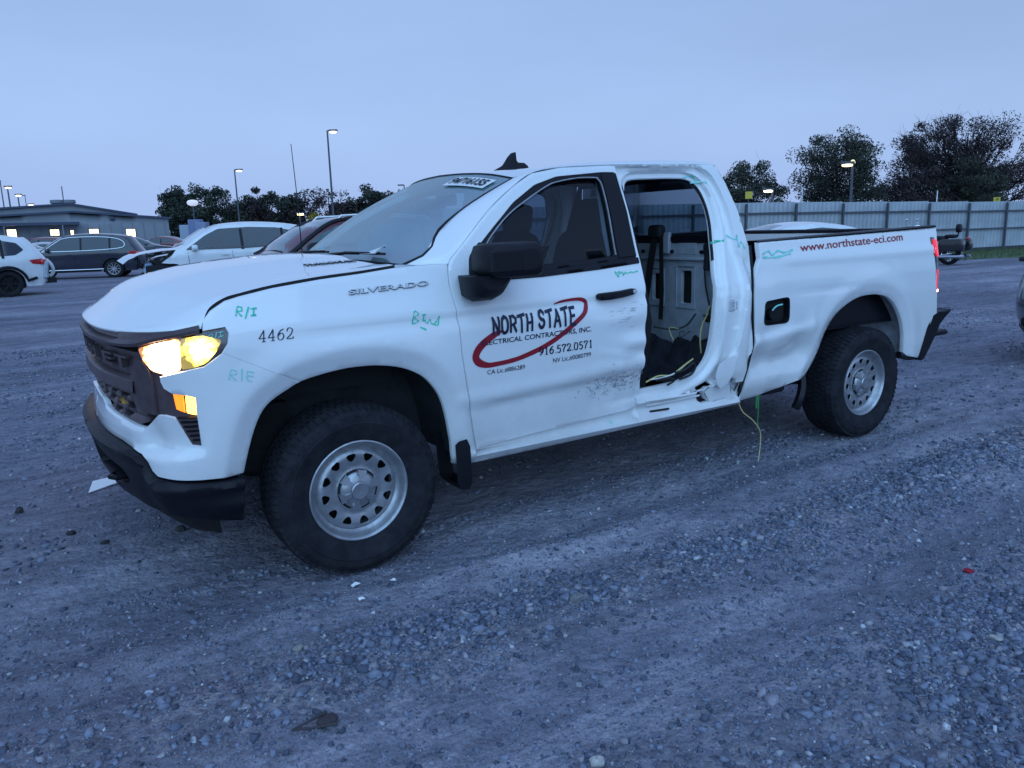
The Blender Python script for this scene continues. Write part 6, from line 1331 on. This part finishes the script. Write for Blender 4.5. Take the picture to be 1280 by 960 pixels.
far_car('white_low_car', 'white car at far left, mostly hidden by the torn SUV', 'car', 'sedan', 8, 322, 40, B_, CP['car_white'])
# the vehicle whose bumper peeks in at right
nc_ = at(1274, 392, 8.6)
gc = car('dark_car', 'car cut off by the right edge, only its dark front corner showing', 'car', 'suv', (-.10, .35), (nc_.x, nc_.y), -1.12, CP['car_navy'], lower=M['trim'])
g = MB(); rows = [[(-.10+.16*abs(y)**2.2, y, z) for y in np.linspace(-.93, .93, 15)] for z in (.26, .34, .62, .70)]; rows[0] = [(p[0]+.06, p[1], p[2]) for p in rows[0]]; rows[3] = [(p[0]+.08, p[1], p[2]) for p in rows[3]]; g.grid(rows); g.obj('front_bumper', M['trim'], gc)

# motorcycle ------------------------------------------------------
mt = thing('motorcycle', 'black touring motorcycle with hard saddlebags parked on the grass edge by the fence', 'motorcycle', (23.05, 9.0, 0), -1.40)
def cyc(x, r, w, nm_):
    o = bpy.data.objects.new(nm_, None); COL.objects.link(o); o.parent = mt; t = MB(); t.lathe([(r*.66, -w/2), (r*.85, -w/2), (r, -w*.25), (r, w*.25), (r*.85, w/2), (r*.66, w/2)], 32); t.obj('tyre', M['tyre'], o)
    m = MB(); m.lathe([(r*.60, -.03), (r*.68, -.05), (r*.68, .05), (r*.60, .03)], 32); m.lathe([(.0001, -.07), (.06, -.06), (.06, .06), (.0001, .07)], 14)
    for k in range(9): a = 2*PI*k/9; m.tube([(.05*math.cos(a), 0, .05*math.sin(a)), (r*.62*math.cos(a+.1), 0, r*.62*math.sin(a+.1))], .014, 5)
    m.obj('rim', M['chrome'], o); o.location = (x, 0, r)
cyc(-1.62, .33, .13, 'wheel'); cyc(0, .32, .17, 'wheel')
g = MB(); g.blob((-.82, 0, .52), (.55, .36, .42), .5); g.tube([(-.95, -.16, .60), (-.85, -.20, .80)], .09, 8); g.tube([(-.72, -.16, .60), (-.80, -.20, .80)], .09, 8); g.obj('engine', M['rim'], mt)
g = MB(); g.tube([(-1.35, 0, .85), (-1.0, 0, .40), (-.45, 0, .38), (0, 0, .36)], .04, 6); g.tube([(-1.35, 0, .95), (-.9, 0, .92), (-.2, 0, .70), (.15, 0, .72)], .035, 6); g.obj('frame', M['trim'], mt)
g = MB(); g.blob((-.95, 0, .92), (.62, .34, .28), .7, 20, 12); g.obj('fuel_tank', CP['car_black'], mt)
g = MB(); g.blob((-.38, 0, .80), (.62, .36, .16), .6, 18, 10); g.blob((.02, 0, .86), (.36, .30, .12), .6, 16, 8); g.obj('seat', M['trim'], mt)
g = MB(); g.blob((.22, 0, 1.10), (.14, .30, .26), .6, 16, 10); g.tube([(.20, 0, .85), (.22, 0, 1.0)], .02, 6); g.obj('backrest', M['trim'], mt)
for sg in (-1, 1): g = MB(); g.blob((.16, sg*.33, .60), (.72, .22, .36), .3, 18, 10); g.obj('saddlebag', CP['car_black'], mt)
for sg in (-1, 1): g = MB(); g.tube([(-.7, sg*.22, .40), (-.3, sg*.26, .26), (.3, sg*.28, .26), (.5, sg*.28, .27)], [.04, .05, .055, .055], 8); g.obj('exhaust', M['chrome'], mt)
g = MB(); g.grid([[((.37)*math.cos(a), y, .32+.37*math.sin(a)) for y in (-.1, -.06, .06, .1)] for a in np.linspace(.1, 2.6, 10)]); g.obj('rear_fender', CP['car_black'], mt)
g = MB(); g.grid([[(-1.62+.38*math.cos(a), y, .33+.38*math.sin(a)) for y in (-.09, -.05, .05, .09)] for a in np.linspace(.5, 2.8, 10)]); g.obj('front_fender', CP['car_black'], mt)
for sg in (-1, 1): g = MB(); g.tube([(-1.30, sg*.10, 1.0), (-1.62, sg*.10, .33)], .03, 6); g.obj('fork', M['chrome'], mt)
g = MB(); g.tube(spline([(-.95, -.42, 1.12), (-1.10, -.36, 1.20), (-1.25, -.12, 1.14), (-1.25, .12, 1.14), (-1.10, .36, 1.20), (-.95, .42, 1.12)], 4), .016, 6); g.tube([(-1.12, -.36, 1.2), (-1.16, -.40, 1.36)], .01, 5); g.blob((-1.16, -.42, 1.38), (.04, .16, .09), .7, 10, 6); g.tube([(-1.12, .36, 1.2), (-1.16, .40, 1.36)], .01, 5); g.blob((-1.16, .42, 1.38), (.04, .16, .09), .7, 10, 6); g.obj('handlebar', M['chrome'], mt)
g = MB(); g.blob((-1.42, 0, 1.0), (.22, .24, .24), 1, 16, 10); g.obj('headlight', M['chrome'], mt)
g = MB(); g.blob((.50, 0, .80), (.08, .22, .08), .5, 10, 6); g.obj('tail_light', M['tail'], mt)
g = MB(); g.tube([(-.5, -.1, .35), (-.45, -.38, .02)], .014, 5); g.obj('kickstand', M['trim'], mt)

# ================================================================ FENCE, BUILDING, POLES
M['fence'] = mat('galvanised_corrugated_sheet', (.42, .46, .50), .5, metal=.25, var=.25, vscale=1.3)
M['fpost'] = mat('fence_steel_post', (.07, .08, .10), .6)
M['kerb'] = mat('dark_base_board', (.05, .05, .06), .9)
A0 = Vector((20.5, 14.8, 0)); A1 = Vector((33.61, 12.56, 0)); dirv = (A1-A0)/6.; fl_ = dirv.length; ux = dirv.normalized(); fa = math.atan2(ux.y, ux.x)
fence = thing('metal_fence', 'tall pale corrugated metal fence with dark posts and rails behind the pickup', 'fence', (A0.x, A0.y, 0), fa)
nv = Vector((-ux.y, ux.x, 0))
pbox = MB().box((0, -.05, .98), (.07, .07, 1.96)); pm = pbox.obj('post', M['fpost'], fence, False)
cor = MB(); rows = []
nc = 44
for z in (0, 1.0, 2.0): rows.append([(fl_*k/nc, .03+(.018 if (k//2) % 2 else 0.), z) for k in range(nc+1)])
cor.grid(rows); cor.grid([rows[-1], [(p[0], p[1]+.012, p[2]) for p in rows[-1]]]); rg0 = cor.obj('sheet', M['fence'], fence, False)
rl0 = MB().box((fl_/2, -.02, 1.62), (fl_, .05, .07)).obj('rail', M['fpost'], fence, False); rl1 = MB().box((fl_/2, -.02, .92), (fl_, .05, .06)).obj('rail', M['fpost'], fence, False)
kb = MB().box((fl_/2, -.03, .07), (fl_, .06, .17)).obj('base_board', M['kerb'], fence, False)
for k in range(-5, 12):
    stp = {0: .12, 1: .10, 2: .07, 3: .05, 4: .01, 5: -.02}.get(k, .12 if k < 0 else -.03)
    for src in (pm, rg0, rl0, rl1, kb):
        if k == 0: o = src
        else: o = src.copy(); COL.objects.link(o); o.parent = fence
        o.location = (k*fl_, 0, stp if src is not kb else 0); o.scale = (1, 1, 1)
# grass strip
gr = MB(); gpts = []
m_gr = mat('short_grass', (.055, .10, .035), .9, col2=(.10, .12, .06), vscale=2.5)
o_ = Vector((19, 11.9, 0)); rows = []
for i in range(40):
    t = i/39; b = A0+ux*(-3+40*t); rows.append([(b.x, b.y, .012), (b.x-nv.x*2.2, b.y-nv.y*2.2, .03), (b.x-nv.x*(3.3+.5*math.sin(i*1.3)), b.y-nv.y*(3.3+.5*math.sin(i*1.3)), .02), (b.x-nv.x*(4.0+.5*math.sin(i*1.3)+.3*math.sin(i*3.7)), b.y-nv.y*(4.0+.5*math.sin(i*1.3)+.3*math.sin(i*3.7)), .004)])
gr.grid(rows); o = gr.obj('grass_verge', m_gr, None); o['kind'] = 'structure'
V = []; F = []; r = np.random.default_rng(4)
for k in range(14000):
    t = r.random()*36; q = r.random()**1.2*4.1; b = A0+ux*t-nv*q; h = r.uniform(.05, .16); w = .012; a = r.uniform(0, PI); n = len(V); dx, dy = math.cos(a)*w, math.sin(a)*w
    V += [(b.x-dx, b.y-dy, .0), (b.x+dx, b.y+dy, .0), (b.x+r.normal(0, .03), b.y+r.normal(0, .03), h)]; F.append((n, n+1, n+2))
o = mesh_obj('grass', V, F, m_gr, None, False); o['kind'] = 'stuff'; o['label'] = 'short green grass growing along the foot of the metal fence'; o['category'] = 'grass'
one_stone(25.6, 8.0, .35, (.02, .02, .02), 'dark clod on the grass edge right of the motorcycle', .5, 33, 'clod', 'debris')
# building
BL = at(0, 302, 80); BP = at(120, 299, 84); BR = at(234, 296, 89)
def wall_pt(px, z, extra=0.):
    D = 88.; d = _f*966.02+_r2*(px-640); a = Vector((BL.x, BL.y, 0)); e = Vector((BR.x-BL.x, BR.y-BL.y, 0)); v = Vector((d.x, d.y, 0))
    det = v.x*(-e.y)+e.x*v.y; w = a-Vector((CAM.x, CAM.y, 0)); s = (w.x*(-e.y)+e.x*w.y)/det; P = Vector((CAM.x, CAM.y, 0))+v*s
    return P
eb = (Vector((BR.x-BL.x, BR.y-BL.y, 0))).normalized(); nb = Vector((-eb.y, eb.x, 0))
org = wall_pt(0, 0); bld = thing('metal_building', 'long low grey metal building with lit windows and a shallow gable roof at far left', 'building', (org.x, org.y, 0), math.atan2(eb.y, eb.x))
def bx_(px): return (wall_pt(px, 0)-org).dot(eb)
M['sid'] = mat('grey_metal_siding', (.23, .25, .28), .6, var=.12, vscale=.4); M['sid2'] = mat('darker_siding', (.19, .20, .235), .6, var=.15, vscale=.5); M['rooft'] = mat('roof_edge_metal', (.04, .055, .10), .5)  # second siding tone is slightly darker: ribs, posts, doors, vents
xL, xP, xR = bx_(0)-14, bx_(120), bx_(234); zE, zP, zL = 3.62, 4.45, 3.57
WN = [(38, 50, 286.5, 297), (90, 101.5, 286.5, 294.5), (114.5, 119, 287.5, 293.5), (137, 149, 286, 296.5), (181.5, 193, 286, 296)]
def zat(px, py): h = 302.8-.0293*px; return 1.5335+(h-py)/966*(80+9*px/234)*1.02
wr = [[(bx_(a), zat(a, d)), (bx_(b), zat(b, d)), (bx_(b), zat(b, c)), (bx_(a), zat(a, c))] for a, b, c, d in WN]
panel('wall', lambda x, z, d=0.: (x, d, z), [(xL, 0), (xR, 0), (xR, zE), (xP, zP), (xL, zL-.2)], M['sid'], bld, holes=wr, step=1.2, depth=.15, hem=0)
g = MB(); x = xL
while x < xR: g.box((x, -.02, 1.6), (.05, .04, 3.2)); x += 1.1
q = g.obj('siding_rib', M['sid2'], bld, False); q['kind'] = 'stuff'
wl_m = emis('lit_window', (1, .80, .47), 2.6, (.6, .55, .4)); blind = mat('window_blind', (.4, .38, .3), .7)
for k, w_ in enumerate(wr):
    (x0, z0), (x1, z1) = w_[0], w_[2]; fr_ = MB()
    for c, d in (((x0+x1)/2, z0), ((x0+x1)/2, z1)): fr_.box((c, -.02, d), (x1-x0+.1, .08, .07))
    for c in (x0, x1): fr_.box((c, -.02, (z0+z1)/2), (.07, .08, z1-z0))
    f_ = fr_.obj('window', M['rooft'], bld, False); MB().box(((x0+x1)/2, .10, (z0+z1)/2), (x1-x0, .02, z1-z0)).obj('pane', wl_m, f_, False)
    MB().box(((x0+x1)/2, .02, z0+(z1-z0)*.30), (x1-x0, .02, .05)).obj('blind', blind, f_, False)
for a, b in (((xL, zL-.2), (xP, zP)), ((xP, zP), (xR+.3, zE-.03))):
    g = MB(); l = math.hypot(b[0]-a[0], b[1]-a[1]); g.box(((a[0]+b[0])/2, -.10, (a[1]+b[1])/2+.06), (l, .5, .20), RY(-math.atan2(b[1]-a[1], b[0]-a[0]))); g.obj('roof_edge', M['rooft'], bld, False)
g = MB(); g.add([(xL, 0, zL-.2), (xP, 0, zP), (xR, 0, zE), (xR, 26, zE), (xP, 26, zP), (xL, 26, zL-.2)], [(0, 1, 4, 5), (1, 2, 3, 4)]); g.add([(xR, 0, 0), (xR, 26, 0), (xR, 26, zE), (xR, 0, zE)], [(0, 1, 2, 3)]); g.obj('roof', M['rooft'], bld, False)
g = MB(); xc = bx_(126); g.box(((xL+xc)/2, -1.0, zat(60, 281)), (xc-xL, 2.2, .28)); cn = g.obj('canopy', M['rooft'], bld, False)
x = xL+1
while x < xc: MB().box((x, -2.0, zat(60, 281)/2), (.12, .12, zat(60, 281))).obj('canopy_post', M['sid2'], cn, False); x += 5.2
for px in (29, 74): MB().box((bx_(px), -.03, 1.1), (.9, .05, 2.1)).obj('door', M['sid2'], bld, False)
q1, q2 = bx_(13), bx_(213); zz = zat(120, 257)+.5
g = MB(); g.add([(q1, 14, 3.6), (q2, 14, 3.6), (q2, 14, zz-1.4), (xP+.3, 14, zz), (q1, 14, zz-.5), (q1, 34, 3.6), (q2, 34, 3.6), (q2, 34, zz-1.4), (xP+.3, 34, zz), (q1, 34, zz-.5)], [(0, 1, 2, 3, 4), (4, 3, 8, 9), (3, 2, 7, 8), (1, 6, 7, 2), (0, 4, 9, 5)]); ub_ = g.obj('upper_hall', M['sid'], bld, False)
for a, b in (((q1, zz-.5), (xP+.3, zz)), ((xP+.3, zz), (q2, zz-1.4))):
    g = MB(); l = math.hypot(b[0]-a[0], b[1]-a[1]); g.box(((a[0]+b[0])/2, 13.9, (a[1]+b[1])/2+.06), (l, .5, .22), RY(-math.atan2(b[1]-a[1], b[0]-a[0]))); g.obj('roof_edge', M['rooft'], ub_, False)
for px in (107, 123): g = MB(); g.lathe([(.0001, .9), (.75, .85), (.8, .5), (.55, .35), (.5, 0)], 16, (bx_(px), 15.5, zz-.25), 2); g.obj('roof_vent', M['sid2'], ub_)
g = MB(); g.tube([(bx_(116), 15, zz-.2), (bx_(116), 15, zz+2.2)], .06, 5); g.obj('roof_mast', M['fpost'], ub_)
g = MB(); g.blob((bx_(167), -.1, zat(167, 274)), (.5, .2, .4), .7, 10, 6); g.obj('wall_lamp', M['rooft'], bld)
# lamp posts
def lamp(px, pyt, pyb_dep, label, lit=True, head='arm', name='street_lamp', arm=.9, s=1., colr=(1, .84, .56), e=3.2, group=None):
    dep = pyb_dep; top = at(px, pyt, dep); t = thing(name, label, 'street lamp', (top.x, top.y, 0), -YAW, group); h = top.z
    g = MB(); g.tube([(0, 0, 0), (0, 0, h*.5), (0, 0, h)], [.11*s, .09*s, .07*s], 8); g.box((0, 0, .25), (.35*s, .35*s, .5), ch=.03); g.obj('pole', M['fpost'], t)
    if head == 'globe': g = MB(); g.lathe([(.0001, .55), (.35, .5), (.5, .35), (.45, .12), (.2, .0)], 16, (0, 0, h-.1), 2); g.obj('lamp_head', emis('dim_lamp', (.6, .65, .8), .6), t)
    else:
        g = MB(); g.tube([(0, 0, h-.05), (arm*.5, 0, h+.02), (arm, 0, h)], .04*s, 6); g.box((arm, 0, h-.02), (.75*s, .34*s, .16*s), ch=.03); hd_ = g.obj('lamp_head', M['fpost'], t)
        if lit: g = MB(); g.blob((arm, 0, h-.14*s), (.62*s, .34*s, .20*s), .7, 14, 8); g.obj('lamp_glass', emis('lit_lamp_'+str(px), colr, e), hd_)
    return t
lamp(409, 163, 60, 'tall street lamp standing behind the pickup hood, nearest of the lit lamps', arm=.45, s=.9)
lamp(293, 212, 85, 'lit street lamp among the trees left of the tall one', arm=.5, s=1.)
lamp(505, 231, 90, 'unlit street lamp just left of the pickup windshield top', lit=False, arm=-.4, s=.9)
lamp(241, 256, 70, 'short globe street lamp at the right corner of the building', head='globe', s=.8)
lamp(9, 233, 110, 'highest lit street lamp at the far left edge', arm=.1, s=1.3, group=None)
lamp(22, 243, 125, 'second lit street lamp from the left edge', arm=.1, s=1.3); lamp(31, 244, 120, 'slim unlit pole between the second and third lit lamps at far left', lit=False, arm=-.2, s=.7)
lamp(38, 255, 150, 'lowest lit street lamp left of the building gable', arm=.1, s=1.4)
lamp(0, 226, 100, 'bare unlit pole on the very left edge of the view', lit=False, arm=-.3, s=.9)
lamp(966, 236, 43, 'lit lamp in front of the leftmost tree beyond the fence', arm=-.25, s=.8, e=6.)
lamp(374, 266, 66, 'low yellow lamp glowing between the shrubs behind the red SUV', arm=.1, s=.9, colr=(1, .72, .2), e=9.)
lt = lamp(1066, 203, 43, 'lit lamp with a curved neck in front of the middle tree', arm=-.3, s=.95, colr=(1, .80, .36), e=2.6)
g = MB(); hz_ = at(1066, 203, 43).z; g.tube([(.10*math.cos(a)-.0, 0, hz_-.05+.16*math.sin(a)) for a in np.linspace(0, PI*.9, 8)]+[(-.22, 0, hz_-.12)], .045, 6); g.obj('lamp_neck', emis('glowing_neck', (1, .80, .40), .9, (.7, .6, .3)), lt)  # neck emits faintly, standing for lamplight that falls on it
# small posts seen over the fence, yellow plates
for px, y0, d in ((1003, 234, 34), (1172, 238, 34.5)):
    p = at(px, y0, d); g = MB(); g.tube([(p.x, p.y, 0), (p.x, p.y, p.z)], .025, 6); tag(g.obj('thin_pole', M['paper'], None), 'thin pale pole rising above the fence '+('left of the middle tree' if px < 1100 else 'in front of the right tree'), 'pole')
for px, py, d, lb in ((936, 244, 46, 'small yellow square sign on a post in front of the leftmost tree'), (1246, 251, 46, 'small yellow square sign on a post below the rightmost tree')):
    p = at(px, py, d); t = thing('road_sign', lb, 'sign', (p.x, p.y, 0), -YAW); g = MB(); g.box((0, 0, p.z), (.42, .03, .42), ch=.01); g.obj('plate', mat('yellow_sign', (.50, .42, .05), .5), t, False); g = MB(); g.tube([(0, .04, 0), (0, .04, p.z)], .03, 6); g.obj('post', M['fpost'], t)
# white pipe fence and yard things at the left
pf = at(255, 300, 62); pe = at(420, 296, 62); t = thing('pipe_fence', 'low white pipe fence running in front of the far tree row', 'fence', (pf.x, pf.y, 0), math.atan2(pe.y-pf.y, pe.x-pf.x)); Lf = math.hypot(pe.x-pf.x, pe.y-pf.y)
for z in (1.3, 1.75, 2.1): MB().box((Lf/2, 0, z), (Lf, .10, .10)).obj('rail', M['paper'], t, False)
n = int(Lf/2.4)
ps = None
for k in range(n+1):
    if ps is None: ps = MB().box((0, 0, 1.1), (.10, .10, 2.2)).obj('post', M['paper'], t, False); o = ps
    else: o = ps.copy(); COL.objects.link(o); o.parent = t
    o.location = (k*Lf/n, 0, 0)
for k, (px, w_, z, cl) in enumerate(((238, 1.5, 2.6, (.30, .36, .45)), (247, 1.1, 3.0, (.16, .2, .34)), (255, .9, 2.7, (.2, .24, .36)))):
    p = at(px, 300, 72-k*3); g = MB(); g.box((0, 0, z/2), (w_, .9, z), ch=.05); g.box((0, -.47, z*.62), (w_*.6, .02, z*.3)); o = tag(g.obj('equipment_cabinet', mat('cabinet_paint', cl, .6), None, False), ['tall pale grey-green cabinet right of the building corner', 'blue grey cabinet between the pale one and the pipe fence', 'narrow blue cabinet at the start of the pipe fence'][k], 'cabinet'); o.location = (p.x, p.y, 0); o.rotation_euler = (0, 0, -YAW)

# ================================================================ TREES
def leafmat(name, c1, c2, c3):
    m, t, b = bsdf(name); oi = N(t, 'ShaderNodeVertexColor'); oi.layer_name = 'tone'; sp_ = N(t, 'ShaderNodeSeparateColor'); t.links.new(oi.outputs[0], sp_.inputs[0])
    r = N(t, 'ShaderNodeValToRGB'); e = r.color_ramp.elements; e[0].color = (*c1, 1); e[1].color = (*c3, 1); q = e.new(.5); q.color = (*c2, 1); t.links.new(sp_.outputs[0], r.inputs[0]); t.links.new(r.outputs[0], b.inputs['Base Color']); b.inputs['Roughness'].default_value = .8; return m
LM = {'green': leafmat('dark_foliage', (.014, .019, .014), (.028, .036, .022), (.052, .058, .034)), 'russet': leafmat('russet_foliage', (.020, .014, .018), (.038, .025, .028), (.065, .045, .040)), 'ever': leafmat('evergreen_foliage', (.014, .022, .018), (.028, .040, .026), (.05, .065, .04)), 'yellow': leafmat('lamplit_yellow_foliage', (.10, .08, .01), (.30, .22, .02), (.50, .38, .05))}  # the yellow set has lamplight painted into its leaf colour
BARK = mat('bark', (.045, .036, .034), .9, var=.4, vscale=4)
def tree(name, label, base, H, Wd, seed, lm, ncl=60, nleaf=90, ls=.16, spread=.55, th=.18, cat='tree', low=.12, cone=False, bare=0., trunks=1, envz=1., group=None):
    r = np.random.default_rng(seed); t = thing(name, label, cat, (base[0], base[1], 0), 0, group); g = MB(); C_ = []
    ncl = int(ncl*1.35)
    while len(C_) < ncl:
        v = r.normal(size=3); v /= np.linalg.norm(v); k = r.random()**.38
        zc = H*(low+(1-low)*.5)+v[2]*k*H*(1-low)*.5*envz; w = Wd/2*(1.0 if not cone else max(.08, 1-(zc/H)**1.3)); lump = 1+.22*math.sin(3*math.atan2(v[1], v[0])+seed)+.15*math.sin(5*v[2]+seed*2)
        C_.append(np.array((v[0]*k*w*lump, v[1]*k*w*lump, min(zc*(1+.05*r.normal()), H))))
    for q in range(trunks):
        ox = (q-(trunks-1)/2)*Wd*.12; tr = [(ox*.4, 0, 0), (ox+r.normal(0, .02)*H, 0, H*.25), (ox*1.6+r.normal(0, .03)*H, r.normal(0, .02)*H, H*.55), (ox*2+r.normal(0, .03)*H, 0, H*.85)]; g.tube(tr, [H*.030, H*.022, H*.013, H*.004], 7)
    for c in C_:
        zs = min(c[2]*.75, H*.7)*r.uniform(.45, .9); a = np.array((c[0]*.06, c[1]*.06, zs)); m1 = a*.6+c*.4+np.array((0, 0, -.03*H)) ; rad = H*.010*(1-c[2]/H*.5)
        g.tube([a, m1+r.normal(0, .015*H, 3), c], [rad, rad*.6, rad*.2], 4, False)
        for s_ in range(3+int(bare*5)): e_ = c+r.normal(0, .06*H, 3)+np.array((0, 0, .03*H)); g.tube([m1*.4+c*.6, c+(e_-c)*.4+r.normal(0, .01*H, 3), e_], [rad*.35, rad*.22, rad*.1], 3, False)
    g.obj('trunk', BARK, t)
    if nleaf:
        cc = np.repeat(np.array(C_), nleaf, 0); n = len(cc); sz = np.repeat(r.uniform(.55, 1.15, len(C_)), nleaf)[:, None]*.90; off = r.normal(0, 1, (n, 3)); off *= np.minimum(1, 1.75/np.maximum(np.linalg.norm(off, axis=1), .1))[:, None]; P = cc+off*spread*sz*np.array((1, 1, .75))
        P[:, 2] = np.maximum(P[:, 2], .2); a = r.normal(size=(n, 3)); a /= np.linalg.norm(a, axis=1)[:, None]; b = np.cross(a, r.normal(size=(n, 3))); b /= np.linalg.norm(b, axis=1)[:, None]; s = ls*r.uniform(.5, 1.2, (n, 1))
        V = np.stack([P-a*s, P-b*s*.45, P+a*s, P+b*s*.45], 1).reshape(-1, 3); me = fast_mesh('crown', V, np.arange(n*4).reshape(-1, 4), 4); me.materials.append(lm)
        tone = np.clip(np.repeat(r.random(len(C_)), nleaf)*.6+r.random(n)*.4, 0, 1); col = np.stack([tone]*3+[np.ones(n)], 1); at_ = me.color_attributes.new('tone', 'FLOAT_COLOR', 'POINT'); at_.data.foreach_set('color', np.repeat(col, 4, 0).astype(np.float32).ravel())
        o = bpy.data.objects.new('crown', me); COL.objects.link(o); o.parent = t; o['kind'] = 'stuff'
    return t
def tree_at(px0, px1, ytop, dep, *a, **k):
    c = (px0+px1)/2; top = at(c, ytop, dep); return (top.x, top.y), top.z, (px1-px0)*dep/966.
GT = 'trees beyond the metal fence'
b, h, w = tree_at(893, 982, 197, 50); tree('broadleaf_tree', 'small round-crowned tree beyond the fence, right above the pickup cab', b, h, w, 3, LM['green'], 52, 240, .085, .46, group=GT)
b, h, w = tree_at(985, 1110, 168, 50); tree('broadleaf_tree', 'middle tree beyond the fence with a bushy crown behind the curved lamp', b, h, w, 8, LM['green'], 85, 260, .085, .50, group=GT)
b, h, w = tree_at(1118, 1300, 142, 52); tree('broadleaf_tree', 'largest tree beyond the fence at the right edge, with thin outer twigs', b, h, w, 5, LM['russet'], 150, 230, .085, .50, bare=1., trunks=3, low=.08, group=GT)
b, h, w = tree_at(1102, 1185, 205, 50); tree('broadleaf_tree', 'low reddish tree leaning left of the largest one beyond the fence', b, h, w, 12, LM['russet'], 46, 190, .085, .42, bare=.6, low=.05, group=GT)
b, h, w = tree_at(1185, 1262, 200, 48); tree('broadleaf_tree', 'dense dark green bush tree at the foot of the largest tree', b, h, w, 14, LM['green'], 48, 260, .085, .40, low=.02, group=GT)
GL = 'trees in the far row at left'
for i, (a0_, a1_, yt, lm, kw, lb) in enumerate([
    (199, 232, 238, 'ever', dict(cone=False), 'dark evergreen at the left end of the far tree row, beside the building roof'), (208, 268, 230, 'ever', dict(), 'tall broad dark tree right of the building, second in the far row'),
    (250, 312, 236, 'ever', dict(), 'dark bushy tree behind the lit lamp in the far row'), (290, 345, 250, 'russet', dict(bare=.6), 'low brownish tree right of the lit lamp in the far row'),
    (302, 366, 235, 'ever', dict(), 'pointed dark tree left of the antenna in the far row'), (352, 392, 240, 'russet', dict(bare=1., leaf=20), 'nearly bare tree behind the yellow glow in the far row'),
    (360, 378, 247, 'ever', dict(cone=True), 'narrow cone-shaped evergreen behind the antenna'), (380, 440, 232, 'russet', dict(bare=1., leaf=22), 'tall bare twiggy tree behind the tall street lamp'),
    (412, 450, 246, 'russet', dict(bare=.5), 'low brown shrub right of the tall street lamp'), (436, 482, 236, 'ever', dict(), 'dark clipped tree left of the windshield in the far row'), (466, 512, 238, 'ever', dict(), 'dark tree at the right end of the far row, cut by the windshield'),
    (505, 560, 246, 'ever', dict(), 'dark tree of the far row hidden behind the windshield')]):
    b, h, w = tree_at(a0_, a1_, yt, 118); lf = kw.pop('leaf', 70)
    tree('far_tree', lb, b, h, w, 40+i, LM[lm], 50, lf*2, .24, .75, low=.0, group=GL, **kw)
b, h, w = tree_at(382, 402, 268, 64); tree('lit_shrub', 'shrub behind the red SUV, yellow lamplight painted into its leaf colour', b, h, w*1.1, 77, LM['yellow'], 22, 60, .13, .25, cat='shrub', low=.1)
